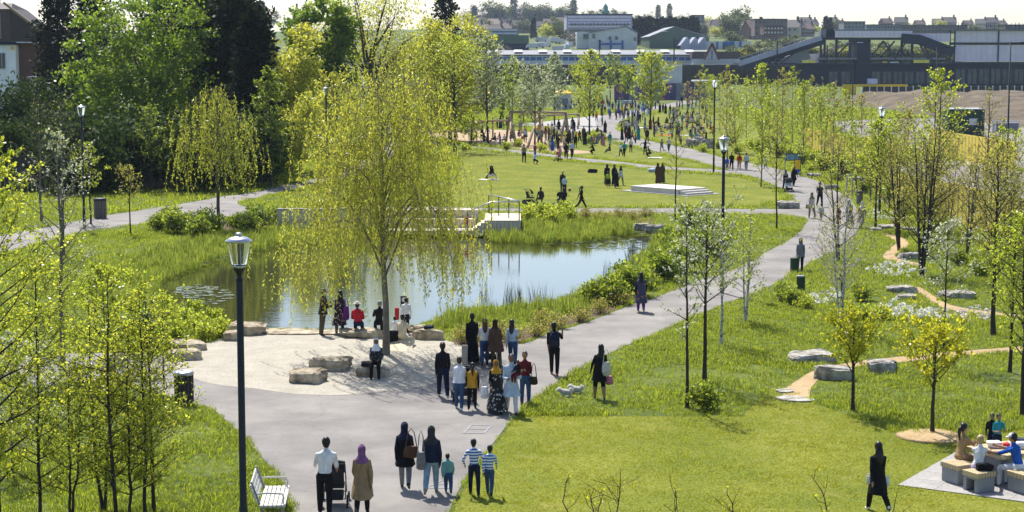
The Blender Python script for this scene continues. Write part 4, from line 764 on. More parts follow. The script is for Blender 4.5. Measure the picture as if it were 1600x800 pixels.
def farpole(px, py, top, label, arm=0, two=False, r=.09):
    b = G(px, py); h = AT(px, top, b.y).z; o = thing('street_light', label, 'street light', b, group='tall street lights'); MB().lathe([(r*1.3, 0), (r*1.2, 1.2), (r*.8, 1.3), (r*.55, h)], n=8).build('pole', m_black, o, True)
    for sgn in ((1, -1) if two else (1,)):
        q = MB(); q.bar((0, 0, h-.1), (sgn*(arm-.3), 0, h+.12), .09, .09); a = q.build('arm', m_black, o)
        MB().box((sgn*(arm+.1), 0, h+.13), (.8, .26, .1), taper=.8).build('lamp_head', m_steel, a)
farpole(1572, 300, 66, 'tall black street light with long arm at the right edge', 3.0); farpole(1460, 230, 74, 'black street light with arm in front of the grey cladding', 2.4)
farpole(1331, 200, 68, 'black street light with two short arms in front of the station', .8, True); farpole(1036, 150, 97, 'thin lamp column left in front of the white hoarding', .5); farpole(1053, 150, 97, 'thin lamp column right in front of the white hoarding', .5)
# bins
def bin_(px, py, w, h, label, body, top, slats=14, tilt=0.0):
    b = G(px, py); o = thing('litter_bin', label, 'litter bin', b); MB().lathe([(w*.44, 0), (w*.46, .03), (w*.46, h*.9)], n=18).build('body', body, o, True)
    me = MB().box((0, 0, h*.46), (w*.14, .02, h*.86)).mesh('slat', body)
    for k in range(slats):
        a = 2*math.pi*k/slats; s = obj('slat', me, o, (math.cos(a)*w*.475, math.sin(a)*w*.475, 0), a+math.pi/2)
    MB().lathe([(w*.52, h*.88), (w*.53, h*.93), (w*.5, h*.97+tilt), (w*.18, h*1.0+tilt), (w*.17, h*.95)], n=18).build('lid', top, o, True)
bin_(288, 633, .56, 1.02, 'round dark slatted litter bin at the corner of the gravel plaza', mat('bin_timber', (.05, .042, .036), .7, .25, 5), mat('bin_lid', (.42, .44, .48), .4, .1, metal=.8))
bin_(157, 341, .78, 1.25, 'grey-brown slatted litter bin beside the left path', mat('bin_grey', (.14, .12, .11), .7, .25, 5), m_dark, tilt=.03)
bin_(1343, 321, .42, 1.0, 'narrow grey litter bin on the grass right of the path people', mat('bin_pale', (.17, .165, .16), .6, .15, 5), m_dark)
bin_(1241, 426, .38, .72, 'small green litter bin at the edge of the diagonal path', mat('bin_green', (.03, .07, .03), .6, .15), mat('bin_green', (.03, .07, .03)), 10)
bin_(1251, 455, .36, .7, 'small dark green bin in the grass below the path bend', mat('bin_green', (.03, .07, .03)), m_concg, 10)
# boulders
def rock(seed, sx, sy, sz, m, rough=.24):
    g = np.random.default_rng(seed); bm = bmesh.new(); bmesh.ops.create_cube(bm, size=1); bmesh.ops.bevel(bm, geom=bm.edges[:], offset=.13, segments=1, affect='EDGES'); bmesh.ops.subdivide_edges(bm, edges=bm.edges[:], cuts=2, use_grid_fill=True)
    ph = g.uniform(0, 6.28, 12)
    for v in bm.verts:
        x, y, z = v.co; f = 1+rough*(math.sin(3.1*x+ph[0]+2*z)*.5+math.sin(4.3*y+ph[1]+1.5*x)*.5+.45*math.sin(9*x+ph[2])*math.sin(8*y+ph[3]))
        z2 = z*(1+.10*math.sin(4*x+ph[4])+.10*math.sin(5*y+ph[5])); lay = .03*math.sin(14*z+ph[6]+2*x)
        v.co = ((x*(f+lay)+g.normal(0, .02))*sx, (y*(f+lay)+g.normal(0, .02))*sy, (z2+.47+g.normal(0, .022))*sz)
    me = bpy.data.meshes.new('rock'); bm.to_mesh(me); bm.free(); me.materials.append(m); return me
def boulder(x0, x1, ytop, ybase, label, seed, m=None, depth=.75, name='boulder', group='boulders'):
    cx = (x0+x1)/2; b = G(cx, ybase); w = (x1-x0)/PPM(b.y); dp = w*depth; b.y += dp*.42; t = AT(cx, ytop, b.y).z; h = max(.08, t)
    o = obj(name, rock(seed, w, dp, h, m or m_stone), None, (b.x, b.y, -.02), (seed % 7-3)*.06); return tag(o, label, 'boulder', group)
for i, (a, c, t, bs, lb, m) in enumerate([
    (356, 413, 504, 525, 'wide flat boulder at the water left of the plaza', m_stone), (347, 375, 516, 533, 'small boulder in front of the wide flat one by the water', m_stone), (262, 316, 531, 548, 'long low boulder, the rear of two by the left bank', m_stone),
    (261, 312, 545, 564, 'boulder in front of the long low one on the left bank', m_stone), (446, 499, 577, 600, 'square honey boulder, nearest one on the plaza', m_stone), (484, 543, 556, 580, 'larger rough boulder right behind the square one on the plaza', m_stone),
    (560, 608, 571, 589, 'boulder under the seated woman with white scarf', m_stone), (535, 594, 513, 529, 'long boulder carrying the person in red by the water', m_stone), (645, 688, 514, 532, 'boulder at the end of the plaza beside the reeds', m_stone), (638, 662, 508, 520, 'boulder behind the lifebuoy post at the water', m_stone),
    (1239, 1304, 548, 568, 'flat grey boulder, left of three on the meadow', m_stoneg), (1276, 1332, 570, 594, 'middle grey boulder with dark base by the dirt path', m_stoneg), (1357, 1400, 562, 584, 'square grey boulder right of the gold-leaved tree trunk', m_stoneg),
    (1394, 1434, 446, 459, 'pale layered boulder below the many-stemmed birch', m_stoneg), (1403, 1432, 459, 468, 'low boulder in front of the pale layered one', m_stoneg), (1477, 1524, 454, 468, 'flat pale boulder right of the many-stemmed birch', m_stoneg),
    (1215, 1247, 313, 326, 'flat boulder on the point of the grass island', m_stoneg), (1407, 1440, 394, 405, 'lower stone of the stack beside the upper dirt path', m_stoneg), (1360, 1379, 355, 363, 'small pale boulder left of three by the right lamp', m_stoneg), (1377, 1409, 351, 359, 'long pale boulder, middle of three by the right lamp', m_stoneg), (1412, 1432, 354, 361, 'small pale boulder right of three by the right lamp', m_stoneg),
    (990, 1014, 348, 360, 'left flat stone at the pond inlet', m_stoneg), (1008, 1036, 350, 364, 'right flat stone at the pond inlet', m_stoneg), (1262, 1282, 270, 278, 'small grey rock beside the upper path', m_stoneg), (1520, 1542, 418, 430, 'white rock in the shrubs at the right', m_stoneg),
    (1071, 1088, 216, 231, 'left rock of the rock pile by the crowd', m_stoneg), (1084, 1102, 214, 230, 'middle rock of the rock pile by the crowd', m_stoneg), (1098, 1116, 217, 232, 'right rock of the rock pile by the crowd', m_stoneg), (1290, 1310, 288, 296, 'low rock at the bend of the upper path edge', m_stoneg), (1328, 1350, 276, 284, 'low rock behind the timber posts', m_stoneg)]):
    boulder(a, c, t, bs, lb, 500+i, m)
def flatstone(pts, z, label, m=m_stoneg, th=.07):
    w = gpoly(pts, 0, 3); c = w.mean(0); q = MB(); q.prism([(x-c[0], y-c[1]) for x, y in w], -.05, z); o = q.build('stepping_stone', m, loc=(c[0], c[1], 0)); tag(o, label, 'stone', 'flat stones')
flatstone([(1211, 623), (1235, 620), (1273, 626), (1262, 629), (1230, 628)], .05, 'flat white stone at the near end of the dirt path'); flatstone([(1212, 611), (1232, 609), (1240, 613), (1222, 615)], .05, 'small flat stone beside the near end of the dirt path')
flatstone([(414, 517), (450, 514), (500, 517), (500, 523), (455, 524), (414, 523)], .06, 'pale edging stone at the water left of the standing man', m_stone); flatstone([(502, 518), (536, 517), (538, 523), (504, 524)], .06, 'pale edging stone under the standing man by the water', m_stone); flatstone([(640, 513), (662, 509), (668, 514), (645, 519)], .06, 'edging stone behind the lifebuoy post', m_stone)
# lifebuoy post
b = G(634, 515); o = thing('lifebuoy_post', 'timber post with black sign and red lifebuoy case at the water', 'post', b); hp = AT(634, 464, b.y).z
MB().box((0, 0, hp/2), (.22, .16, hp)).build('post', m_wood, o); s = MB().box((-.05, -.11, hp-.16), (.26, .03, .42)).build('sign', m_dark, o); MB().lathe([(.001, 0), (.085, 0), (.085, .006)], n=14).build('sign_symbol', m_white, s).rotation_euler = (math.pi/2, 0, 0)
children(s)[0].location = (-.05, -.125, hp-.08); MB().box((-.05, -.128, hp-.26), (.18, .006, .02)).build('sign_lettering', m_white, s)
MB().box((-.32, -.02, hp-.62), (.16, .14, .46)).build('lifebuoy_case', m_red, o, bevel=.03)
# timber sign posts and boards on the upper path
b = G(1327, 306); o = thing('timber_frame_sign', 'pair of pale timber posts with a top rail beside the upper path', 'sign post', b); hp = AT(1327, 272, b.y).z
for sx in (-.2, .2): MB().box((sx, 0, hp/2), (.12, .12, hp)).build('post', m_wood, o)
MB().box((0, 0, hp-.06), (.3, .1, .12)).build('rail', m_wood, o)
b = G(1238, 270); o = thing('information_board', 'information board with blue-green map panel on the upper path', 'sign', b, rz=-.15); h1 = AT(1238, 239, b.y).z
for sx in (-.62, .62): MB().box((sx, 0, h1/2), (.08, .08, h1)).build('post', m_concg, o)
p = MB().box((0, -.02, h1-.35), (1.16, .05, .62)).build('panel', m_dark, o); MB().box((0, -.05, h1-.35), (1.02, .012, .48)).build('map', mat('map_print', (.12, .3, .16), .5, .4, 3, c2=(.25, .4, .55)), p)
b = G(1246, 275); o = thing('poster_board', 'yellow and blue poster stand in front of the information board', 'sign', b, rz=-.3); MB().box((0, 0, .75), (.55, .06, 1.3)).build('frame', m_dark, o); MB().box((0, -.035, .95), (.46, .012, .78)).build('poster', m_yel, o); MB().box((0, -.035, .38), (.46, .012, .32)).build('poster_footer', mat('poster_blue', (.05, .12, .4), .5, .05), o)
b = G(1315, 470); o = thing('finger_sign', 'low dark timber marker post behind the bare birch', 'sign post', b); MB().box((0, 0, .45), (.09, .09, .9)).build('post', m_bark, o); MB().box((-.05, 0, .92), (.34, .12, .08)).build('cap', m_bark, o)
# stage on the lawn
FL, FR, BR_, BL = G(985.5, 290, .42), G(1060, 296, .42), G(1082, 288, .42), G(1012, 285.2, .42)
ux = (FR-FL).normalized(); Lx = (FR-FL).length; Dy = ((BL-FL).length+(BR_-FR).length)/2; uy = Vector((-ux.y, ux.x, 0)); Dy = 2.9
o = thing('stage_platform', 'low pale concrete stage with three side steps on the lawn', 'stage', (FL.x, FL.y, 0), math.atan2(ux.y, ux.x))
MB().box((Lx/2+.2, Dy/2, .02), (Lx+1.9, Dy+.7, .05)).build('base_pad', m_slab, o); bl = Lx/3
for k in range(3): MB().box((bl*(k+.5), Dy/2, .225), (bl-.012, Dy, .39)).build('block', m_conc, o, bevel=.01)
for k in range(2): MB().box((Lx+.02+.4*(k+.5), Dy/2, .045+(.26-k*.13)/2), (.39, Dy-.2, .26-k*.13)).build('step', m_conc, o, bevel=.008)
# deck with tiers, steps and handrails
Y0 = G(700, 371, -.2).y; zt = [AT(700, y, Y0).z for y in (360.2,)]; z1 = zt[0]; Y1 = G(700, 355.5, z1).y; z2 = AT(700, 342.5, Y1).z; Y2 = G(700, 340.2, z2).y; z3 = AT(700, 328, Y2).z; Y3 = G(700, 325.5, z3).y
xat = lambda px, Y: (px-CX)/FOC*Y*1.006
o = thing('pond_deck', 'tiered timber deck with steps and platform at the far pond edge', 'deck', (0, 0, 0))
def tier(xa, xb, ya, yb, z, zb, front=True):
    n_ = max(2, int((yb-ya)/.16)); w = (yb-ya)/n_
    for k in range(n_): MB().box(((xa+xb)/2, ya+(k+.5)*w, z-.02), (xb-xa, w-.012, .04)).build('deck_board', m_deck, o)
    n2 = max(4, int((xb-xa)/.22)); w2 = (xb-xa)/n2; me = MB().box((0, 0, (z-.045+zb)/2), (w2-.012, .03, z-.045-zb)).mesh('cladding_board', m_clad)
    for k in range(n2): obj('cladding_board', me, o, (xa+(k+.5)*w2, ya+.02, 0))
    MB().box(((xa+xb)/2, (ya+yb)/2+.03, (z-.05+zb)/2), (xb-xa-.04, yb-ya-.08, z-.05-zb)).build('substructure', m_dark, o)
tier(xat(606, Y0), xat(739, Y0), Y0, Y1, z1, -.02); tier(xat(596, Y1), xat(743, Y1), Y1, Y2, z2, 0.0); tier(xat(590, Y2), xat(747.5, Y2), Y2, Y2+.9, z3, 0.0)
tier(xat(596, Y2), xat(448, Y2), Y2, Y2+.7, z3, 0.0) if False else None
# low retaining wall that carries on to the left
MB().box(((xat(432, Y2)+xat(588, Y2))/2, Y2+.5, z3/2), (xat(588, Y2)-xat(432, Y2), .35, z3)).build('retaining_wall', m_clad, o); MB().box(((xat(432, Y2)+xat(588, Y2))/2, Y2+.5, z3+.02), (xat(588, Y2)-xat(432, Y2), .42, .05)).build('coping', m_slab, o)
zp = AT(790, 344.5, Y0).z; xs0, xs1 = xat(757, Y0), xat(814, Y0); Yb = G(760, 333, zp).y
tier(xs0, xs1, Y0, Yb, zp, -.02)
for k in range(3):
    x_a = xat(739, Y0)+k*(xs0-xat(739, Y0))/3; zz = z1+(k+1)*(zp-z1)/4; MB().box((x_a+(xs0-x_a)/2, Y0+.9, (zz+z1-.3)/2), (xs0-x_a-.01, 1.7+.01*k, zz-z1+.3)).build('step', m_deck, o, bevel=.01)
def rail(pts, name='handrail'):
    MB().tube(pts, .035, 8).build(name, m_steel, o, True)
hr = 1.05
pA, pB, pC = Vector((xat(731, Y0), Y0+.12, z1)), Vector((xat(768, Y0), Y0+.12, zp)), Vector((xs1-.1, Y0+.12, zp)); pD = Vector((xat(764, Yb), Yb-.1, zp))
for p_ in (pA, pB, pC): MB().box((p_.x, p_.y, p_.z+hr/2), (.06, .06, hr)).build('rail_post', m_dark, o)
for k in range(3): p_ = pC.lerp(pD, (k+1)/3); MB().box((p_.x, p_.y, p_.z+hr/2), (.06, .06, hr)).build('rail_post', m_dark, o)
up = Vector((0, 0, hr)); rail([pA+up, pB+up, pC+up]); rail([pC+up+Vector((0, 0, .05)), pD+up+Vector((0, 0, .05))])
for z_ in (.35, .7): MB().tube([pA+Vector((0, 0, z_)), pB+Vector((0, 0, z_)), pC+Vector((0, 0, z_))], .008, 5).build('rail_wire', m_steel, o); MB().tube([pC+Vector((0, 0, z_)), pD+Vector((0, 0, z_))], .008, 5).build('rail_wire', m_steel, o)
tag(MB().box((0, 0, 0), (.22, .14, .42)).build('lifebuoy_case', m_red, loc=(pA.x-.1, pA.y, pA.z+.55), bevel=.03), 'red lifebuoy case on the handrail post of the deck', 'lifebuoy case')
# park bench near the camera
b = G(430, 806); o = thing('park_bench', 'pale slatted park bench beside the path at the bottom edge', 'bench', b, rz=rad(4))
for k in range(6): MB().box((-.24+k*.095, 0, .44), (.078, 1.8, .045)).build('seat_slat', m_benchw, o, bevel=.006)
for k in range(4): MB().box((-.35-.035*k, 0, .56+k*.105), (.03, 1.8, .085), ry=-.28).build('back_slat', m_benchw, o, bevel=.006)
for yy in (-.75, .75):
    q = MB(); q.box((.2, yy, .21), (.06, .06, .42)); q.build('leg', m_concg, o); q = MB(); q.box((-.24, yy, .21), (.06, .06, .42)); q.bar((-.27, yy, .42), (-.46, yy, .95), .05); q.build('leg', m_concg, o)
    MB().box((0, yy, .4), (.5, .05, .04)).build('seat_rail', m_concg, o); MB().tube([(-.38, yy, .68), (-.1, yy, .70), (.2, yy, .68), (.24, yy, .6), (.22, yy, .44)], .022, 6).build('armrest', m_benchw, o)
# picnic table and its stools
Lc, Nc, Fc = G(1509, 698, .76), G(1566, 714, .76), G(1584, 676, .76); ta = (Nc-Lc).normalized(); tb = Vector((-ta.y, ta.x, 0)); TW = (Nc-Lc).length; TL_ = 3.4; ang = math.atan2(ta.y, ta.x)
o = thing('picnic_table', 'long slatted timber picnic table on grey concrete legs', 'picnic table', (Lc.x, Lc.y, .03), ang); ns = 22
for k in range(ns): MB().box((TW/2, (k+.5)*TL_/ns, .70), (TW, TL_/ns-.02, .09)).build('top_slat', m_timb, o, bevel=.006)
for yy in (.45, TL_-.45): MB().box((TW/2, yy, .325), (TW*.62, .55, .65)).build('leg', m_concg, o, bevel=.01)
for sx in (.22, TW-.22): MB().box((sx, TL_/2, .645), (.08, TL_-.1, .05)).build('bearer', m_timb, o)
def stool(px, py, w, d, label, along, hollow=False):
    b = G(px, py); o = thing('picnic_stool', label, 'stool', (b.x, b.y, .03), ang, group='slatted stools round the picnic table')
    if hollow:
        for sx in (.07, w-.07): MB().box((sx, d/2, .17), (.12, d-.06, .34)).build('leg', m_concg, o, bevel=.01)
        MB().box((w/2, d/2, .315), (w-.262, d-.08, .05)).build('bearer', m_concg, o)
    else: MB().box((w/2, d/2, .17), (w-.06, d-.06, .34)).build('base', m_concg, o, bevel=.01)
    n_ = 7; L = (d if along else w)
    for k in range(n_):
        if along: MB().box((w/2, (k+.5)*d/n_, .405), (w, d/n_-.022, .12)).build('slat', m_timb, o, bevel=.005)
        else: MB().box(((k+.5)*w/n_, d/2, .405), (w/n_-.022, d, .12)).build('slat', m_timb, o, bevel=.005)
    return o
stool(1468, 752, .62, .58, 'slatted stool under the woman in the tan dress', False); stool(1502, 766, .52, .58, 'open-based slatted stool under the woman with the cream hat', True, True); stool(1571, 767, .8, .6, 'slatted stool under the man in the blue shirt', False)
# things on the picnic table
for i, (u, v, c, sx, lb) in enumerate([(.35, .5, (.75, .72, .74), .30, 'white crumpled bag at the near end of the picnic table'), (.62, .9, (.7, .7, .75), .34, 'large white crumpled wrapping in the middle of the picnic table'), (.4, 1.3, (.02, .03, .07), .26, 'dark bundle of clothes on the picnic table'), (.75, 1.6, (.75, .72, .7), .3, 'white bag at the far half of the picnic table'), (.3, 1.9, (.05, .25, .4), .2, 'teal bag in front of the boy on the picnic table'), (.7, 2.3, (.7, .66, .66), .34, 'pale wrapping at the far end of the picnic table'), (.55, .62, (.6, .03, .04), .14, 'red packet on the near end of the picnic table')]):
    p = Lc+ta*(u*TW)+tb*v; ob = obj('table_item', rock(700+i, sx, sx*.8, .16, mat(f'wrap_{i}', c, .7, .15, 8), .35), None, (p.x, p.y, .775)); tag(ob, lb, 'bag')
# ================================================================ people
def cloth(key, c, rough=.85, var=.18): return mat('cloth_'+key, c, rough, max(var, .25), 9, bump=.8, bscale=11, spec=.15, stretch=(1, 1, .5))
CL = {k: cloth(k, c) for k, c in dict(black=(.012, .012, .014), charcoal=(.035, .035, .04), navy=(.015, .02, .045), denim=(.04, .08, .16), paledenim=(.22, .32, .42), white=(.72, .72, .74), offwhite=(.6, .57, .5), cream=(.62, .53, .38), tan=(.34, .23, .12), camel=(.28, .19, .10), brown=(.10, .055, .035),
    darkbrown=(.045, .028, .02), olive=(.09, .075, .04), khaki=(.24, .2, .12), grey=(.19, .19, .2), paleblue=(.42, .52, .62), blue=(.02, .10, .42), royal=(.02, .05, .30), teal=(.03, .26, .28), mint=(.16, .34, .33), green=(.05, .16, .06), lime=(.35, .5, .06), yellow=(.62, .36, .02), mustard=(.5, .27, .03), orange=(.6, .16, .02), red=(.42, .02, .035), maroon=(.12, .015, .025), pink=(.55, .2, .28), purple=(.12, .03, .2), mauve=(.2, .09, .2), lilac=(.42, .34, .5)).items()}
SK = {k: mat('skin_'+k, c, .55, .06, 12, spec=.3) for k, c in dict(fair=(.50, .30, .21), mid=(.34, .19, .115), brown=(.21, .11, .065), dark=(.09, .05, .032)).items()}
HR = {k: mat('hair_'+k, c, .45, .3, 30, stretch=(6, 6, 1), spec=.4) for k, c in dict(black=(.008, .007, .007), brown=(.035, .018, .010), auburn=(.10, .035, .014), grey=(.2, .19, .18), blond=(.4, .3, .16)).items()}
def patt(name, c1, c2, scale, kind='floral'):
    m = bpy.data.materials.new(name); n, l = nt(m); b = n['Principled BSDF']; b.inputs['Roughness'].default_value = .85; tc = n.new('ShaderNodeTexCoord')
    if kind == 'floral': t = n.new('ShaderNodeTexVoronoi'); t.inputs['Scale'].default_value = scale; l.new(tc.outputs['Object'], t.inputs[0]); o = t.outputs['Distance']; r = ramp2(n, c2, c1, .28, .34)
    else:
        t = n.new('ShaderNodeTexWave'); t.wave_type = 'BANDS'; t.bands_direction = 'Z'; t.inputs['Scale'].default_value = scale; t.inputs['Distortion'].default_value = .6; l.new(tc.outputs['Object'], t.inputs[0]); o = t.outputs['Fac']; r = ramp2(n, c1, c2, .46, .54)
    l.new(o, r.inputs[0]); l.new(r.outputs[0], b.inputs['Base Color']); return m
CL['stripes'] = patt('cloth_stripes', (.02, .13, .45), (.75, .76, .78), 4.6, 'bands'); CL['floral'] = patt('cloth_floral', (.012, .012, .016), (.5, .3, .35), 14); CL['robe'] = patt('cloth_robe', (.045, .05, .09), (.4, .13, .05), 6); CL['blackdots'] = patt('cloth_dots', (.012, .012, .014), (.45, .43, .4), 9)
CL['check'] = patt('cloth_check', (.012, .012, .014), (.3, .3, .32), 22)
m_eye = mat('eye_dark', (.01, .008, .008), .3, 0); m_lip = mat('lip', (.30, .09, .08), .5, 0)
ZI = dict(skin=0, top=1, bottom=2, shoe=3)
WALK = dict(legs=((.42, .01, .10), (-.36, .06, .45)), arms=((-.38, .14, .3), (.42, .10, .45)))
WALK2 = dict(legs=((-.34, .07, .5), (.40, .0, .08)), arms=((.38, .09, .5), (-.34, .15, .25)))
STAND = dict(legs=((.02, .06, .02), (-.03, .06, .03)), arms=((.05, .13, .2), (.03, .13, .22)))
PUSH = dict(legs=((.30, .03, .08), (-.26, .03, .30)), arms=((.45, .12, .85), (.45, .12, .85)))
PHONE = dict(legs=((.20, .04, .08), (-.20, .04, .25)), arms=((.1, .12, .3), (.75, .25, 1.7)))
FOLD = dict(legs=((.02, .06, .02), (-.03, .06, .03)), arms=((.3, .16, 1.5, .5), (.3, .16, 1.5, .5)))
SIT = dict(legs=((1.42, .08, 1.40), (1.38, .10, 1.48)), arms=((.45, .14, .9, .3), (.45, .14, .9, .3)), lean=.12)
SITG = dict(legs=((1.55, .25, .55), (1.75, .2, 1.25)), arms=((.35, .18, .7), (.35, .18, .8)), lean=.10)
KNEEL = dict(legs=((1.15, .12, 2.55), (1.15, .12, 2.55)), arms=((.6, .14, .8), (.6, .14, .8)), lean=.25)
CROUCH = dict(legs=((1.7, .2, 2.1), (1.3, .2, 2.2)), arms=((.8, .14, .6), (.8, .14, .6)), lean=.45)
REACH = dict(SIT, arms=((1.0, .2, .5, .35), (1.0, .2, .6, .35)), lean=.22)
BEND = dict(legs=((.05, .08, .05), (-.03, .08, .05)), arms=((.9, .1, .3), (.9, .1, .3)), lean=.75)
SPREAD = dict(legs=((.1, .1, .1), (-.1, .1, .2)), arms=((.1, 1.35, .1), (.1, 1.2, .2)))
CARRY = dict(legs=((.25, .04, .08), (-.2, .04, .25)), arms=((.25, .16, 1.45, .45), (.3, .16, 1.35, .4)))
LEASH = dict(legs=((.22, .03, .08), (-.2, .03, .25)), arms=((.35, .28, .35), (.1, .12, .3)))
HANDHIP = dict(legs=((.2, .05, .05), (-.15, .05, .2)), arms=((-.2, .55, 1.0, .5), (.3, .4, .2)))
def joints(P, h, fem):
    lean = P.get('lean', .03); sway = P.get('sway', 0); up = unit(np.array([math.sin(sway), math.sin(lean), math.cos(lean)])); fw = np.array([0, math.cos(lean), -math.sin(lean)]); J = {}; p = np.array([0, 0, .53])
    J['pel'] = p; J['wai'] = p+up*.09; J['che'] = p+up*.195; J['sho'] = p+up*.262; J['nek'] = p+up*.298; hd = lean*.4+P.get('nod', 0); uh = np.array([0, math.sin(hd), math.cos(hd)]); J['nk2'] = J['nek']+uh*.035; J['head'] = J['nek']+uh*.092; J['up'] = up; J['fw'] = fw; J['uh'] = uh
    sw = .087 if fem else .101
    for k, s in ((0, -1), (1, 1)):
        a, o, kn = P['legs'][k]; hp = p+np.array([s*.05, 0, -.01]); th = np.array([s*math.sin(o), math.sin(a)*math.cos(o), -math.cos(a)*math.cos(o)]); kneeP = hp+th*.245; b = a-kn; sh = np.array([s*math.sin(o)*.3, math.sin(b), -math.cos(b)]); ank = kneeP+sh*.235
        J[f'hip{k}'], J[f'kne{k}'], J[f'ank{k}'] = hp, kneeP, ank; fd = np.array([s*.15, math.cos(b)*.98, math.sin(b)]) if abs(b) > .8 else np.array([s*.15, .98, -.05+min(0, b)*.5]); J[f'toe{k}'] = ank+fd*.075+np.array([0, 0, -.024 if abs(b) < .8 else 0]); J[f'hel{k}'] = ank-fd*.02+np.array([0, 0, -.02 if abs(b) < .8 else 0])
        A = P['arms'][k]; a, o, e = A[:3]; inn = A[3] if len(A) > 3 else .08; a += lean*.5
        S = J['sho']+np.array([s*sw, 0, 0])-up*.020; ua = np.array([s*math.sin(o), math.sin(a)*math.cos(o), -math.cos(a)*math.cos(o)]); el = S+ua*.168; f = a+e; fa = unit(np.array([s*(math.sin(o)*.5-inn), math.sin(f), -math.cos(f)])); wr = el+fa*.145
        J[f'sh{k}'], J[f'elb{k}'], J[f'wri{k}'], J[f'fa{k}'] = S, el, wr, fa
    for key in list(J):
        if key not in ('up', 'fw', 'uh', 'fa0', 'fa1'): J[key] = J[key]*h
    return J
BODYQ = []
def loft(q, rings, n=14, mi=0, cap=True):
    """rings: (centre, half width, half depth, forward vector)"""
    vs = []; fs = []
    for c, a, b, f in rings:
        for k in range(n):
            t = 2*math.pi*k/n; vs.append((c[0]+a*math.cos(t), c[1]+f[1]*b*math.sin(t), c[2]+f[2]*b*math.sin(t)))
    for i in range(len(rings)-1):
        for k in range(n): k2 = (k+1) % n; fs.append((i*n+k, i*n+k2, (i+1)*n+k2, (i+1)*n+k))
    if cap: fs.append(tuple(range(n))[::-1]); fs.append(tuple((len(rings)-1)*n+k for k in range(n)))
    q.add(vs, fs, mi)
def body_raw(P, h, fem, fat, sleeve, short, bulk):
    J = joints(P, h, fem); q = MB(); bones = []; up, fw = J['up'], J['fw']; H = h
    W = [(.092, .066), (.078, .056), (.096, .064), (.098, .054), (.066, .044), (.034, .032)] if not fem else [(.096, .07), (.070, .052), (.086, .066), (.084, .048), (.055, .04), (.03, .03)]
    cs = [J['pel']-up*.035*H, J['wai'], J['che'], J['sho'], J['sho']+up*.022*H, J['nek']+up*.004*H]
    loft(q, [(c, a*H*fat, b*H*fat*(1.0), fw) for c, (a, b) in zip([cs[0]]+cs[1:], W)])
    q.ell(J['pel']-up*.02*H, (W[0][0]*H*fat, W[0][1]*H*fat*1.1, .06*H), 12, 8)
    bones += [(J['pel'], J['pel']-up*.03*H, .07*H, 'bottom'), (J['wai']-up*.035*H, J['sho'], .075*H, 'top'), (J['sh0'], J['sh1'], .03*H, 'top')]
    q.tube([J['nek']-up*.02*H, J['nk2']], [.032*H, .03*H], 10); bones.append((J['nek']+up*.012*H, J['nk2'], .03*H, 'skin'))
    q.ell(J['head'], (.048*H, .059*H, .068*H), 14, 10); q.ell(J['head']+fw*.014*H-J['uh']*.022*H, (.034*H, .038*H, .042*H), 12, 8); hn = J['head']
    q.ell(hn+fw*.055*H-J['uh']*.010*H, (.008*H, .012*H, .015*H), 8, 6)
    for s in (-1, 1): q.ell(hn+np.array([s*.046*H, 0, 0])-J['uh']*.006*H, (.006*H, .012*H, .018*H), 8, 6)
    bones.append((J['head']-J['uh']*.02*H, J['head']+J['uh']*.02*H, .05*H, 'skin'))
    for k in (0, 1):
        b = fat*.5+.5
        q.tube([J[f'hip{k}'], J[f'kne{k}']], [.058*H*b, .042*H*b], 10); q.tube([J[f'kne{k}'], (J[f'kne{k}']*.6+J[f'ank{k}']*.4), J[f'ank{k}']], [.042*H*b, .039*H*b, (.024 if short else .031)*H], 10); q.ell(J[f'kne{k}'], (.035*H*b,)*3, 8, 6)
        q.tube([J[f'hel{k}'], (J[f'hel{k}']+J[f'toe{k}'])/2+np.array([0, 0, .004*H]), J[f'toe{k}']], [.021*H, .023*H, .015*H], 8)
        bones += [(J[f'hip{k}'], J[f'kne{k}'], .045*H, 'bottom'), (J[f'kne{k}'], J[f'ank{k}'], .028*H, 'skin' if short else 'bottom'), (J[f'hel{k}'], J[f'toe{k}'], .024*H, 'shoe')]
        if short: bones.append((J[f'kne{k}'], J[f'kne{k}']*.9+J[f'ank{k}']*.1, .036*H, 'bottom'))
        q.ell(J[f'sh{k}'], (.031*H*(.5+.5*bulk), .031*H*(.5+.5*bulk), .030*H*(.5+.5*bulk)), 10, 7); q.tube([J[f'sh{k}'], J[f'elb{k}']], [.029*H*(.4+.6*bulk), .026*H*bulk], 10); q.tube([J[f'elb{k}'], J[f'wri{k}']], [.025*H*bulk, .017*H*(bulk if sleeve == 'long' else 1)], 10); q.ell(J[f'elb{k}'], (.0245*H*bulk,)*3, 8, 6)
        fa = J[f'fa{k}']; q.tube([J[f'wri{k}'], J[f'wri{k}']+fa*.045*H], [.016*H, .019*H], 8)
        bones += [(J[f'sh{k}'], J[f'elb{k}'], .028*H*bulk, 'skin' if sleeve == 'none' else 'top'), (J[f'elb{k}'], J[f'wri{k}'], .02*H*bulk, 'top' if sleeve == 'long' else 'skin'), (J[f'wri{k}'], J[f'wri{k}']+fa*.05*H, .018*H, 'skin')]
    return q, bones, J
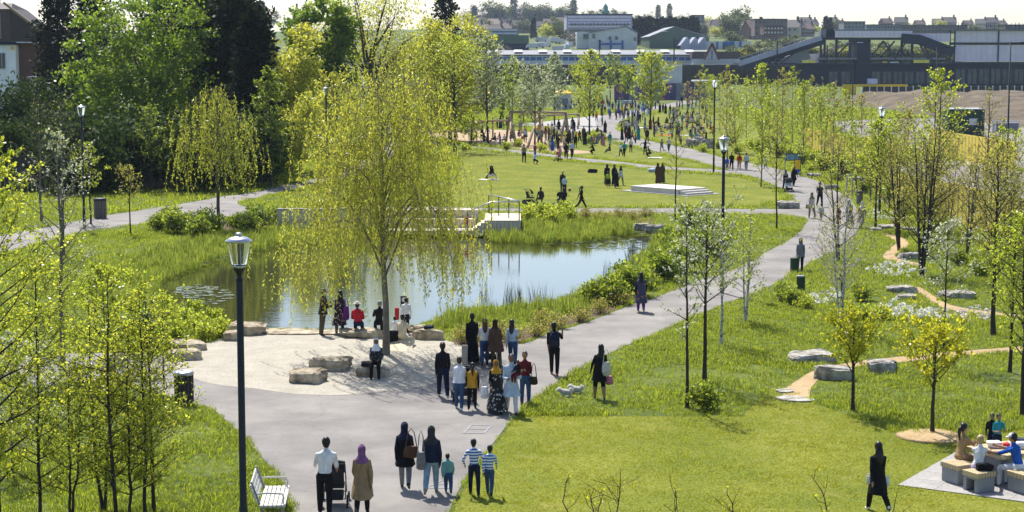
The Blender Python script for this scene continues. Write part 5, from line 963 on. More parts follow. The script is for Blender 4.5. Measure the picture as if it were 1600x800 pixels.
def body_extra(q, J, h, near):
    """fingers, eyes and mouth"""
    H = h; fw, uh = J['fw'], J['uh']; f2 = unit(fw-uh*(fw@uh)); rt = np.array([1., 0, 0])
    for k, s in ((0, -1), (1, 1)):
        if near:
            fa = J[f'fa{k}']; base = J[f'wri{k}']+fa*.042*H; sd = unit(np.cross(fa, [s*1., 0, 0])+1e-6); nrm = np.cross(sd, fa)
            for i in range(4):
                o = base+sd*(i-1.5)*.0095*H; L = (.036, .042, .040, .031)[i]*H; c = -s*nrm if nrm[0]*s > 0 else nrm
                q.tube([o, o+fa*L*.55+c*L*.12, o+fa*L*.9+c*L*.42], [.0052*H, .0047*H, .0036*H], 5, ZI['skin'])
            o = J[f'wri{k}']+fa*.012*H+sd*.016*H; q.tube([o, o+sd*.018*H+fa*.018*H, o+sd*.022*H+fa*.036*H], [.0062*H, .0055*H, .004*H], 5, ZI['skin'])
    for s in (-1, 1): q.ell(J['head']+f2*.0505*H+uh*.006*H+rt*s*.017*H, (.0075*H, .004*H, .0045*H), 6, 4, 4); q.box(J['head']+f2*.053*H+uh*.017*H+rt*s*.017*H, (.017*H, .004*H, .004*H), 4)
    q.box(J['head']+f2*.052*H-uh*.034*H, (.020*H, .006*H, .005*H), 5)
def make_body(key, P, h, fem=False, fat=1.0, sleeve='long', short=False, bulk=1.0, voxel=.016, near=True):
    q, bones, J = body_raw(P, h, fem, fat, sleeve, short, bulk); me = bpy.data.meshes.new('raw'); me.from_pydata(q.v, [], q.f); o = bpy.data.objects.new('raw', me); COL.objects.link(o)
    m = o.modifiers.new('r', 'REMESH'); m.mode = 'VOXEL'; m.voxel_size = voxel; m2 = o.modifiers.new('s', 'SMOOTH'); m2.factor = .5; m2.iterations = 3
    rec = dict(key=key, o=o, bones=bones, J=J, h=h, near=near, P=P, fem=fem); BODYQ.append(rec); return rec
def finish_bodies():
    dg = bpy.context.evaluated_depsgraph_get()
    for r in BODYQ:
        if 'mesh' in r: continue
        ev = bpy.data.meshes.new_from_object(r['o'].evaluated_get(dg), depsgraph=dg); n = len(ev.vertices); V = np.zeros(n*3, np.float32); ev.vertices.foreach_get('co', V); V = V.reshape(-1, 3)
        F = [tuple(p.vertices) for p in ev.polygons]; C = np.array([V[list(f)].mean(0) for f in F]); best = np.full(len(C), 1e9); z = np.zeros(len(C), int)
        for p0, p1, rr, zn in r['bones']:
            d = p1-p0; t = np.clip(((C-p0)@d)/(d@d+1e-9), 0, 1); dist = np.linalg.norm(C-p0-t[:, None]*d, axis=1)-rr; k = dist < best; best[k] = dist[k]; z[k] = ZI[zn]
        q = MB(); q.v = [tuple(v) for v in V]; q.f = F; q.m = z.tolist(); body_extra(q, r['J'], r['h'], r['near']); zmin = min(v[2] for v in q.v); q.v = [(x, y, zz-zmin) for x, y, zz in q.v]; r['dz'] = -zmin
        bpy.data.objects.remove(r['o']); r['o'] = None; r['mesh'] = q.mesh('body', [SK['mid'], CL['black'], CL['black'], m_rub, m_eye, m_lip], True)
def sh(r, p): p = np.array(p, float); p[2] += r['dz']; return p
def add_hair(r, root, style, m):
    J, H = r['J'], r['h']; hd = sh(r, J['head']); f2, uh = J['fw'], J['uh']; q = MB(); Q = Matrix(((1, 0, 0), (0, 1, 0), (0, 0, 1)))
    if style != 'none':
        q.ell(hd-f2*.012*H+uh*.014*H, (.0525*H, .058*H, .064*H), 14, 10)
        q.ell(hd-f2*.030*H-uh*.022*H, (.040*H, .030*H, .040*H), 10, 7)
    if style == 'long':
        loft(q, [(hd-f2*.028*H-uh*.00*H, .050*H, .034*H, f2), (hd-f2*.042*H-uh*.06*H, .055*H, .026*H, f2), (hd-f2*.062*H-uh*.13*H, .052*H, .022*H, f2), (hd-f2*.066*H-uh*.19*H, .036*H, .016*H, f2), (hd-f2*.064*H-uh*.225*H, .010*H, .008*H, f2)], 10)
    if style == 'pony': q.tube([hd-f2*.055*H+uh*.02*H, hd-f2*.085*H-uh*.03*H, hd-f2*.080*H-uh*.12*H, hd-f2*.072*H-uh*.2*H], [.016*H, .024*H, .020*H, .006*H], 8)
    if style == 'bun': q.ell(hd-f2*.062*H+uh*.03*H, (.028*H,)*3, 9, 7)
    if q.v: q.build('hair', m, root, True)
def add_scarf(r, root, m, cape=1.0, face=True):
    J, H = r['J'], r['h']; hd = sh(r, J['head']); nk = sh(r, J['nek']); so = sh(r, J['sho']); ch = sh(r, J['che']); fw, uh = J['fw'], J['uh']; n = 20; rings = []
    L = [(hd+uh*.073*H, .012, .014), (hd+uh*.062*H, .036, .044), (hd+uh*.036*H, .050, .061), (hd+uh*.008*H, .053, .064), (hd-uh*.022*H, .051, .062), (hd-uh*.050*H, .049, .056), (nk+uh*.012*H, .056, .056), (nk-uh*.006*H, .068, .062), (so+uh*.012*H, .088, .068), (so-uh*.02*H, .104, .076), (so*.35+ch*.65, .106*cape, .084*cape)]
    vs = []; fs = []
    for i, (c, a, b) in enumerate(L):
        for k in range(n):
            t = 2*math.pi*k/n; f = 1+.02*math.sin(5*t+i); bb = b
            if face and 2 <= i <= 4 and math.sin(t) > .55: bb = b*.50
            vs.append(c+np.array([a*H*f*math.cos(t), 0, 0])+fw*bb*H*f*math.sin(t))
    for i in range(len(L)-1):
        for k in range(n): k2 = (k+1) % n; fs.append((i*n+k, i*n+k2, (i+1)*n+k2, (i+1)*n+k))
    fs.append(tuple(range(n))); q = MB(); q.add([tuple(v) for v in vs], fs); q.build('headscarf', m, root, True)
def add_gown(r, root, m, hem, name='coat', wide=1.0, flare=.05, top=True):
    """coat, dress or robe: a pleated sleeve-less shell from the shoulders to the hem (fraction of height)"""
    J, H = r['J'], r['h']; fw = J['fw']; fl = np.array([0, 1., 0]); z = lambda p: sh(r, p); kn = (z(J['kne0'])+z(J['kne1']))/2; an = (z(J['ank0'])+z(J['ank1']))/2; pel = z(J['pel']); fem = r['fem']; n = 26
    sp_ = abs(J['kne0'][1]-J['kne1'][1])/2; spa = abs(J['ank0'][1]-J['ank1'][1])/2
    L = [(z(J['nek'])+J['up']*.004*H, .036, .036, fw), (z(J['sho'])+J['up']*.022*H, .060, .048, fw), (z(J['sho'])-J['up']*.004*H, .094 if not fem else .083, .058, fw), (z(J['sho'])-J['up']*.03*H, .112 if not fem else .100, .068, fw), (z(J['che']), .106 if not fem else .096, .076, fw), (z(J['wai']), .094, .072, fw), (pel, .102, .084, fl)]
    if not top: L = [(z(J['wai'])-J['up']*.02*H, .088, .068, fw), (pel, .106, .086, fl)]
    zz = pel[2]; hz = hem*H; m_ = 5
    for k in range(1, m_+1):
        t = k/m_; zc = zz+(hz-zz)*t; kz = kn[2]
        c = pel+(kn-pel)*min(1, (zz-zc)/max(.01, zz-kz)) if zc > kz else kn+(an-kn)*((kz-zc)/max(.01, kz-an[2])); c = np.array([c[0], c[1], zc]); ss = np.interp(zc, [an[2], kz, zz], [spa*.8, sp_, 0])
        L.append((c, .106+flare*t*.5, .086+ss/H+flare*t*.4, fl))
    vs = []; fs = []
    for i, (c, a, b, f) in enumerate(L):
        for k in range(n):
            t = 2*math.pi*k/n; pl = 1+.05*max(0, (i-3)/6)*math.sin(7*t+.6*i)+.02*math.sin(3*t+i); vs.append((c[0]+a*H*wide*pl*math.cos(t), c[1]+f[1]*b*H*wide*pl*math.sin(t), c[2]+f[2]*b*H*wide*math.sin(t)))
    for i in range(len(L)-1):
        for k in range(n): k2 = (k+1) % n; fs.append((i*n+k, i*n+k2, (i+1)*n+k2, (i+1)*n+k))
    fs.append(tuple(range(n))); q = MB(); q.add(vs, fs); o = q.build(name, m, root, True); return o
def add_hat(r, root, kind, m):
    J, H = r['J'], r['h']; hd = sh(r, J['head']); f2, uh = J['fw'], J['uh']; q = MB(); c = hd+uh*.03*H
    if kind == 'sun': q.lathe([(.092*H, .0), (.088*H, .012*H), (.055*H, .016*H), (.050*H, .045*H), (.03*H, .055*H), (.001, .056*H)], tuple(c), 16)
    else: q.ell(c, (.052*H, .06*H, .045*H), 12, 8); q.box(c+f2*.07*H, (.07*H, .05*H, .008*H))
    q.build('hat', m, root, True)
def dress_body(r, root, skin, top, bottom, shoe):
    b = obj('body', r['mesh'], root)
    for s, mm in enumerate((skin, top, bottom, shoe)): b.material_slots[s].link = 'OBJECT'; b.material_slots[s].material = mm
    return b
PEOPLE = []
def person(label, px, py, h, rz, pose, top, bottom, shoe='charcoal', skin='brown', hair='black', style='short', scarf=None, gown=None, hat=None, fem=False, fat=1.0, sleeve='long', short=False, bulk=1.0, voxel=.017, z=0.0, group=None, at=None, gname='coat'):
    gj = np.random.default_rng(sum(map(ord, label))); jit = lambda A, s_: tuple(tuple(float(v+gj.normal(0, s_)*(1 if i != 1 else .3)) for i, v in enumerate(a)) for a in A)
    pose = dict(pose, legs=jit(pose['legs'], .05), arms=jit(pose['arms'], .12), lean=pose.get('lean', .03)+float(gj.normal(0, .035)), nod=float(gj.normal(.06, .1)), sway=float(gj.normal(0, .045)))
    PEOPLE.append((make_body(label, pose, h, fem, fat, sleeve, short, bulk, voxel), dict(locals())))
def place_people():
    finish_bodies()
    for r, a in PEOPLE:
        loc = a['at'] if a['at'] is not None else G(a['px'], a['py']); o = thing('person', a['label'], 'person', (loc[0], loc[1], a['z']), a['rz'], group=a['group'])
        dress_body(r, o, SK[a['skin']], CL[a['top']], CL[a['bottom']], CL[a['shoe']] if a['shoe'] in CL else m_rub)
        if a['scarf']: add_scarf(r, o, CL[a['scarf']])
        else: add_hair(r, o, a['style'], HR[a['hair']])
        if a['gown']:
            for gdef in (a['gown'] if isinstance(a['gown'], list) else [a['gown']]): add_gown(r, o, CL[gdef[0]], gdef[1], gdef[2] if len(gdef) > 2 else 'coat', **(gdef[3] if len(gdef) > 3 else {}))
        if a['hat']: add_hat(r, o, *((a['hat'][0], CL[a['hat'][1]])))
PI = math.pi
# --- bottom of the picture, walking away
person('man in white shirt and black trousers pushing a pushchair', 508, 806, 1.80, .05, PUSH, 'white', 'black', 'charcoal', 'mid', style='short', sleeve='short', bulk=1.15, fat=1.05)
person('woman in a camel coat and mauve headscarf beside the pushchair', 567, 806, 1.66, .02, WALK2, 'camel', 'black', 'charcoal', scarf='mauve', gown=('camel', .26, 'coat', dict(wide=1.12)), fem=True, bulk=1.35)
person('woman in long black coat and navy headscarf with brown handbag', 633, 765, 1.66, 0, WALK, 'black', 'grey', 'charcoal', scarf='navy', gown=('black', .36, 'coat', dict(wide=1.08)), fem=True, bulk=1.3)
person('woman in navy jacket and pale jeans holding a toddler by the hand', 675, 773, 1.70, 0, WALK2, 'navy', 'paledenim', 'tan', scarf='charcoal', gown=('navy', .47, 'coat', dict(wide=1.1, flare=.05)), fem=True, bulk=1.35, fat=1.05)
person('toddler in mint hooded jacket and jeans', 700, 772, 1.00, 0, WALK, 'mint', 'denim', 'charcoal', fat=1.35, bulk=1.4, style='bun')
person('taller boy in blue and white striped hoodie', 741, 774, 1.36, 0, HANDHIP, 'stripes', 'navy', 'charcoal', fat=.95)
person('shorter boy in blue and white striped jumper beside the taller one', 764, 775, 1.26, -.1, WALK, 'stripes', 'denim', 'charcoal', fat=.95)
# --- group coming and going at the plaza corner
G8 = 'group walking at the plaza corner'
person('woman in black top and dark jeans at the left of the group', 692, 622, 1.74, .1, WALK, 'black', 'navy', 'white', fat=1.12, fem=True, style='bun', group=G8, bulk=1.2)
person('woman in pale quilted vest with hood and jeans pushing the pram', 718, 640, 1.58, .0, PUSH, 'paleblue', 'denim', 'white', hair='brown', fem=True, group=G8, gown=('white', .5, 'quilted_vest', dict(wide=1.12, flare=0)), bulk=1.2)
person('child in yellow quilted vest and black trousers', 738, 640, 1.42, .0, WALK2, 'black', 'black', 'charcoal', style='pony', group=G8, gown=('mustard', .46, 'quilted_vest', dict(wide=1.08, flare=.02)))
person('woman with short dark hair in a long black robe at the back', 737, 566, 1.70, .1, WALK, 'black', 'black', 'charcoal', fem=True, group=G8, gown=('black', .06, 'robe', dict(flare=.06)), bulk=1.3)
person('woman with long auburn hair in white t-shirt and jeans', 758, 572, 1.66, .1, WALK2, 'white', 'denim', 'charcoal', 'fair', 'auburn', 'long', fem=True, sleeve='short', group=G8)
person('woman in long brown robe and brown headscarf', 775, 575, 1.66, .1, WALK, 'brown', 'olive', 'charcoal', scarf='darkbrown', fem=True, group=G8, gown=[('brown', .34, 'robe', dict(wide=1.25))], bulk=1.5)
person('woman with long dark hair in pale grey top and jeans', 801, 573, 1.62, -.1, WALK, 'paleblue', 'denim', 'charcoal', 'mid', 'brown', 'long', fem=True, group=G8)
person('woman in black dotted dress and yellow headscarf facing the camera', 776, 645, 1.62, PI+.15, WALK, 'black', 'black', 'charcoal', scarf='mustard', fem=True, group=G8, gown=('blackdots', .07, 'dress', dict(flare=.14)), bulk=1.3)
person('bearded man in pale blue tunic carrying a small child', 799, 646, 1.74, PI+.05, CARRY, 'paleblue', 'white', 'maroon', 'brown', group=G8, gown=('paleblue', .30, 'tunic', dict(flare=.08)), bulk=1.25)
person('woman in maroon jacket and jeans at the right of the group', 821, 633, 1.60, PI-.1, FOLD, 'maroon', 'denim', 'charcoal', 'mid', 'brown', 'bun', fem=True, group=G8, bulk=1.2)
# --- singles on the path
person('man in black with a dark backpack looking at his phone', 866, 586, 1.74, -.1, PHONE, 'black', 'black', 'orange', sleeve='short', bulk=1.1)
person('woman in short black dress with ponytail walking two white dogs', 936, 624, 1.70, .15, LEASH, 'black', 'black', 'black', 'mid', style='long', fem=True, short=True, gown=('black', .33, 'dress', dict(flare=.04)))
person('woman with long dark hair in patterned orange and navy robe', 1001, 488, 1.66, -.05, WALK, 'navy', 'purple', 'tan', style='long', fem=True, gown=('robe', .24, 'robe', dict(wide=1.2)), bulk=1.5, fat=1.1)
person('woman in grey jacket and black trousers by the small green bin', 1250, 424, 1.66, PI-.2, WALK, 'grey', 'black', 'charcoal', style='long', fem=True, gown=('grey', .42, 'coat', {}))
person('woman in black dress and white trainers walking over the mown lawn', 1370, 801, 1.68, .15, WALK, 'black', 'black', 'white', 'mid', style='long', fem=True, gown=('black', .27, 'dress', dict(flare=.02)))
# --- plaza
GP = 'people resting on the gravel plaza'
person('man in brown jacket and olive trousers standing at the water', 505, 524, 1.72, -1.1, FOLD, 'darkbrown', 'olive', 'charcoal', 'mid', group=GP, gown=('darkbrown', .45, 'jacket', dict(flare=.02)), bulk=1.3)
person('woman in black floral dress with purple bag at the water', 531, 523, 1.64, .2, STAND, 'floral', 'floral', 'tan', 'mid', fem=True, style='long', group=GP, gown=('floral', .22, 'dress', dict(flare=.12)))
person('person in red jacket and white sun hat sitting on the long boulder', 560, 522, 1.62, .05, SIT, 'red', 'navy', 'charcoal', 'mid', group=GP, hat=('sun', 'offwhite'), at=G(560, 527), bulk=1.4, fat=1.15)
person('person in black sitting beside the red jacket behind the willow trunk', 593, 522, 1.64, .1, SIT, 'black', 'black', 'charcoal', 'fair', 'grey', group=GP, at=G(592, 527), sleeve='short', bulk=1.2)
person('small child in white top with dark hair beside the lifebuoy post', 617, 530, 1.05, .4, SIT, 'white', 'white', 'tan', group=GP, at=G(617, 531))
person('person in a long cream robe and white cap kneeling by the water', 628, 541, 1.62, -.3, KNEEL, 'cream', 'cream', 'tan', hair='black', style='short', group=GP, hat=('cap', 'offwhite'), gown=('cream', .01, 'robe', dict(flare=.5)), bulk=1.4)
person('child with dark hair leaning behind the cream robe', 634, 522, 1.35, .2, STAND, 'white', 'navy', 'charcoal', group=GP)
person('woman in black patterned coat and white headscarf sitting on a boulder', 588, 590, 1.62, PI, SIT, 'check', 'black', 'black', scarf='white', fem=True, group=GP, gown=('check', .40, 'coat', dict(flare=.05)), bulk=1.4)
person('person in navy behind the leaves on the path left of the pond', 231, 546, 1.66, .3, STAND, 'navy', 'maroon', 'charcoal', scarf='teal', fem=True)
# --- picnic
GQ = 'people at the picnic table'
person('woman in tan dress with dark ponytail leaning on the picnic table', 1500, 733, 1.68, -1.1, REACH, 'tan', 'tan', 'tan', 'mid', style='pony', fem=True, sleeve='none', group=GQ, at=G(1499, 748))
person('woman in white sleeveless top and cream hat at the near stool', 1532, 752, 1.62, -.35, REACH, 'white', 'lilac', 'white', 'mid', hair='blond', style='bun', fem=True, sleeve='none', hat=('cap', 'cream'), group=GQ, at=G(1527, 763))
person('man in bright blue shirt and white cap at the right of the table', 1585, 752, 1.70, .85, REACH, 'blue', 'white', 'charcoal', 'mid', sleeve='short', hat=('cap', 'white'), group=GQ, at=G(1591, 763), bulk=1.15)
person('boy in teal and white t-shirt standing behind the table', 1557, 690, 1.15, PI+.1, FOLD, 'teal', 'navy', 'charcoal', 'mid', sleeve='short', group=GQ, at=G(1557, 716))
person('child in dark clothes half hidden behind the boy in teal', 1548, 690, 1.12, PI-.3, STAND, 'black', 'navy', 'charcoal', 'mid', group=GQ, at=G(1549, 713))
# --- path on the right
GR = 'people on the upper right path'
person('woman in pale robe and tan trousers walking away on the path', 1268, 341, 1.68, .1, WALK, 'offwhite', 'khaki', 'tan', scarf='khaki', fem=True, group=GR, gown=('offwhite', .40, 'robe', {}), bulk=1.4)
person('man in dark suit walking towards the camera', 1281, 323, 1.76, PI, WALK, 'charcoal', 'black', 'charcoal', 'mid', group=GR, voxel=.025)
person('child in pale shirt ahead of the woman in pale robe', 1283, 346, 1.15, .1, WALK2, 'paleblue', 'khaki', 'tan', group=GR, voxel=.025)
person('person in long grey robe and grey scarf on the path', 1327, 356, 1.70, .0, WALK, 'grey', 'grey', 'tan', scarf='grey', fem=True, group=GR, gown=('grey', .12, 'robe', {}), bulk=1.4, voxel=.025)
person('person in khaki robe and white scarf right on the path', 1345, 357, 1.66, .0, WALK2, 'khaki', 'khaki', 'tan', scarf='offwhite', fem=True, group=GR, gown=('khaki', .2, 'robe', {}), bulk=1.4, voxel=.025)
person('child in maroon top between the robed adults', 1310, 351, 1.15, .0, WALK, 'maroon', 'tan', 'tan', group=GR, voxel=.025)
person('woman in navy jacket with a pale bag, left of the walking pair', 1227, 298, 1.66, PI, WALK, 'navy', 'navy', 'charcoal', scarf='grey', fem=True, group=GR, gown=('navy', .4, 'coat', {}), voxel=.025)
person('woman in black coat, right of the walking pair', 1240, 291, 1.64, PI+.1, WALK2, 'black', 'black', 'charcoal', hair='brown', style='long', fem=True, group=GR, gown=('black', .3, 'coat', {}), voxel=.025)
person('person in long black robe standing among the bushes', 1315, 277, 1.66, -.6, STAND, 'black', 'black', 'charcoal', scarf='black', fem=True, group=GR, gown=('black', .04, 'robe', {}), bulk=1.4, voxel=.025)
# --- lawn
GL = 'people on the middle lawn'
person('slim woman in black walking right along the lawn path', 908, 327, 1.68, -1.35, dict(legs=((.5, .03, .05), (-.45, .03, .3)), arms=((-.4, .1, .2), (.35, .1, .4))), 'black', 'black', 'charcoal', style='pony', fem=True, group=GL, voxel=.025)
person('boy in pale blue t-shirt standing by the ball', 882, 305, 1.45, .0, FOLD, 'paleblue', 'navy', 'charcoal', sleeve='short', group=GL, voxel=.025)
person('man in dark top behind the boy in pale blue', 879, 301, 1.62, PI, STAND, 'charcoal', 'navy', 'charcoal', 'fair', 'blond', group=GL, voxel=.025)
person('parent in black sitting on the grass with a child', 881, 319, 1.65, .3, SITG, 'black', 'black', 'charcoal', group=GL, voxel=.025)
person('small child in blue beside the sitting parent', 874, 320, .95, .0, SITG, 'blue', 'paleblue', 'tan', group=GL, voxel=.025)
person('person in dark green sitting beside the pushchair on the lawn', 845, 318, 1.65, .2, SITG, 'charcoal', 'olive', 'charcoal', 'mid', 'brown', group=GL, voxel=.025)
person('tall woman in flowing black robe, left of the lawn group', 949, 289, 1.74, .1, WALK, 'black', 'black', 'charcoal', scarf='black', fem=True, group=GL, gown=('black', .06, 'robe', dict(wide=1.1)), bulk=1.7, voxel=.025)
person('child in lime t-shirt in the lawn group', 950, 293, 1.28, .0, WALK, 'lime', 'black', 'tan', sleeve='short', short=True, group=GL, voxel=.025)
person('woman in black robe at the back of the lawn group', 960, 290, 1.66, PI, STAND, 'black', 'charcoal', 'charcoal', scarf='black', fem=True, group=GL, gown=('black', .06, 'robe', {}), bulk=1.4, voxel=.025)
person('girl in black dress at the front of the lawn group', 963, 294, 1.50, .0, WALK, 'black', 'black', 'charcoal', style='long', fem=True, group=GL, gown=('black', .1, 'dress', {}), voxel=.025)
person('woman in white jacket at the right of the lawn group', 970, 289, 1.58, PI+.4, WALK, 'white', 'khaki', 'charcoal', scarf='black', fem=True, group=GL, gown=('offwhite', .4, 'jacket', {}), voxel=.025)
person('man in khaki shirt at the left end of the lawn', 819, 254, 1.76, .3, STAND, 'khaki', 'black', 'charcoal', 'mid', group=GL, voxel=.03)
person('person crouching on the lawn beside the man in khaki', 835, 257, 1.62, -.5, CROUCH, 'paleblue', 'black', 'charcoal', group=GL, voxel=.03)
person('person in black sitting on the lawn with a blanket', 766, 281, 1.66, -.9, SITG, 'black', 'offwhite', 'charcoal', fem=True, style='long', group=GL, voxel=.025)
person('person in brown leaning against the one in black on the blanket', 770, 280, 1.6, 2.2, SITG, 'darkbrown', 'black', 'charcoal', scarf='darkbrown', fem=True, group=GL, voxel=.025)
person('woman in brown robe, left of the pair behind the stage', 1028, 287, 1.66, .2, STAND, 'brown', 'brown', 'charcoal', scarf='darkbrown', fem=True, group=GL, gown=('brown', .04, 'robe', {}), bulk=1.4, voxel=.03)
person('woman in grey-brown robe, right of the pair behind the stage', 1035, 286, 1.64, -.2, STAND, 'olive', 'brown', 'charcoal', scarf='brown', fem=True, group=GL, gown=('olive', .04, 'robe', {}), bulk=1.4, voxel=.03)
place_people()
# ================================================================ things people carry and push, animals
def pram(label, loc, rz, s=1.0, hood='charcoal', seat='charcoal'):
    o = thing('pushchair', label, 'pushchair', loc, rz, s); q = MB()
    for x in (-.24, .24): q.tube([(x, -.42, 1.02), (x, -.30, .95), (x, .30, .22)], .014, 6); q.tube([(x, -.34, .20), (x, .10, .62)], .013, 6)
    q.tube([(-.24, -.42, 1.02), (.24, -.42, 1.02)], .02, 6); q.tube([(-.24, -.34, .2), (.24, -.34, .2)], .012, 6); q.tube([(-.24, .3, .22), (.24, .3, .22)], .012, 6); q.build('frame', m_dark, o, True)
    q = MB(); q.box((0, -.02, .45), (.42, .46, .06)); q.box((0, -.22, .66), (.42, .06, .44), rx=.25); q.build('seat', CL[seat], o, bevel=.01)
    q = MB(); n_ = 7; vs = []; fs = []
    for i in range(n_):
        a = -.15+i*.30
        for x in (-.23, -.12, .12, .23): vs.append((x, -.22+.34*math.sin(a), .72+.34*math.cos(a)*(1 if abs(x) < .2 else .93)))
    for i in range(n_-1):
        for k in range(3): fs.append((i*4+k, i*4+k+1, (i+1)*4+k+1, (i+1)*4+k))
    q.add(vs, fs); q.build('hood', CL[hood], o, True); MB().box((0, -.1, .24), (.38, .5, .14)).build('basket', CL['charcoal'], o, bevel=.02)
    for x in (-.29, .29):
        for y, r in ((-.36, .15), (.34, .11)):
            w = MB().tube([(x-.022, y, r), (x+.022, y, r)], r, 16).build('wheel', m_rub, o); MB().tube([(x-.026, y, r), (x+.026, y, r)], r*.62, 12).build('rim', mat('rim_grey', (.25, .25, .26), .4, .05), w)
    return o
a = G(519, 792); pram('black pushchair pushed by the man in the white shirt', (a.x+.05, a.y+.25, 0), .05)
a = G(722, 628); pram('dark pram in front of the woman in the pale vest', (a.x, a.y+.35, 0), .1); a = G(829, 319); pram('dark pushchair parked on the lawn', (a.x, a.y, 0), -1.2); a = G(875, 321); pram('small buggy beside the sitting parent', (a.x, a.y+.5, 0), .6, .85, 'navy')
a = G(1228, 299); pram('pushchair with pale blanket on the upper path', (a.x+.1, a.y-.7, 0), PI, 1.0, 'charcoal', 'paleblue'); a = G(882, 252); pram('pink buggy at the thin lawn path', (a.x-.6, a.y, 0), .6, .9, 'pink', 'pink')
a = G(765, 574); pram('dark pram among the women at the plaza corner', (a.x, a.y+.8, 0), .1, 1.0, 'charcoal')
def bag(label, loc, w, h, d, m, strap=.3, name='handbag', rz=0, soft=True):
    o = thing(name, label, 'bag', loc, rz); MB().lathe([(.25, 0), (.5, .08), (.52, .45), (.42, .9), (.38, 1.0)], n=14, sx=w, sy=d).build('pouch', m, o, True); children(o)[-1].scale = (1, 1, h)
    if strap: MB().tube([(-w*.36, 0, h*.97), (-w*.2, 0, h+strap*.75), (0, 0, h+strap), (w*.2, 0, h+strap*.75), (w*.36, 0, h*.97)], .012, 5).build('strap', m, o)
    return o
def near_(px, py, z, dy=0): p = G(px, py); return (p.x, p.y+dy, z)
x, y, _ = near_(633, 765, 0); bag('brown handbag on the shoulder of the woman in the long black coat', (x+.16, y-.2, .80), .36, .28, .16, CL['brown'], .42)
x, y, _ = near_(675, 773, 0); bag('grey shoulder bag of the woman in the navy jacket', (x-.24, y-.14, .62), .22, .42, .14, CL['grey'], .5)
x, y, _ = near_(936, 624, 0); bag('white tote bag on the shoulder of the dog walker', (x+.20, y-.12, .72), .26, .42, .10, CL['offwhite'], .40, 'tote_bag'); bag('pink and white carrier bag in the hand of the dog walker', (x+.30, y-.02, .44), .22, .26, .12, CL['pink'], .12, 'carrier_bag')
x, y, _ = near_(531, 523, 0); bag('purple bag beside the woman in the floral dress', (x+.25, y-.1, .55), .22, .5, .12, CL['purple'], .3); x, y, _ = near_(776, 645, 0); bag('white and red carrier bag held by the woman with yellow headscarf', (x-.34, y-.05, .42), .22, .34, .12, CL['white'], .12, 'carrier_bag')
x, y, _ = near_(821, 633, 0); bag('dark brown bag of the woman in the maroon jacket', (x+.24, y-.12, .62), .22, .24, .12, CL['darkbrown'], .4); x, y, _ = near_(1227, 298, 0); bag('pale bag on the pushchair of the walking pair', (x+.1, y-.9, .5), .3, .4, .15, CL['paleblue'], .2)
x, y, _ = near_(1370, 801, 0); bag('white scarf-like bag at the left side of the woman on the lawn', (x-.215, y-.05, .66), .09, .18, .05, CL['white'], .06); bag('white bag at the right side of the woman on the lawn', (x+.215, y-.02, .60), .10, .2, .05, CL['white'], .06)
x, y, _ = near_(1268, 341, 0); bag('tan handbag of the woman in the pale robe', (x-.26, y-.1, .6), .26, .26, .12, CL['khaki'], .3); p = G(1530, 765); tag(obj('black_bag', rock(760, .34, .24, .16, CL['black'], .3), None, (p.x+.05, p.y-.12, .50)), 'black bag on the stool behind the woman with the cream hat', 'bag')
p = G(926.5, 270); tag(obj('holdall', rock(761, .7, .4, .32, CL['navy'], .25), None, (p.x, p.y, 0)), 'dark blue holdall lying on the middle lawn', 'bag'); p = G(1021, 269); tag(obj('picnic_bags', rock(762, .8, .4, .3, CL['paleblue'], .35), None, (p.x, p.y, 0)), 'pale blue bag on the grass left of the robed pair', 'bag')
p = G(571, 590); tag(obj('folded_coat', rock(763, .32, .3, .14, CL['charcoal'], .35), None, (p.x, p.y+.35, .31)), 'dark coat lying on the boulder beside the seated woman', 'coat'); p = G(612, 541); tag(MB().box((0, 0, .28), (.46, .12, .56), rx=.12).build('black_case', CL['black'], loc=(p.x, p.y, 0), bevel=.03), 'black case leaning beside the cream-robed person', 'case')
p = G(668, 532); tag(obj('heap_of_bags', rock(764, .28, .22, .13, CL['navy'], .5), None, (p.x, p.y+.35, .36)), 'small heap of clothes on the boulder by the reeds', 'clothes'); p = G(747, 576); tag(MB().box((0, 0, .32), (.2, .2, .64)).build('timber_bollard', m_wood, loc=(p.x-.45, p.y+.8, 0), bevel=.02), 'square timber bollard between the women at the plaza corner', 'bollard')
# backpack
x, y, _ = near_(866, 586, 0); o = thing('backpack', 'dark navy backpack worn by the man with the phone', 'backpack', (x, y-.17, .92), 0); MB().lathe([(.5, 0), (.56, .1), (.55, .6), (.42, .92), (.2, 1)], n=14, sx=.30, sy=.18).build('pack', CL['navy'], o, True); children(o)[-1].scale = (1, 1, .5); MB().box((0, -.095, .14), (.2, .05, .18)).build('pocket', CL['charcoal'], o, bevel=.02)
for s in (-1, 1): MB().tube([(s*.1, .02, .48), (s*.11, .14, .52), (s*.12, .22, .45)], .018, 5).build('strap', CL['charcoal'], o)
# small child carried
rec = make_body('carried', SIT, .82, False, 1.25, 'long', False, 1.2, .014); finish_bodies(); x, y, _ = near_(799, 646, 0); o = thing('person', 'small child in dark clothes carried by the man in pale blue', 'person', (x+.2, y-.18, .92), PI*.75); dress_body(rec, o, SK['brown'], CL['black'], CL['maroon'], CL['offwhite']); add_hair(rec, o, 'short', HR['black'])
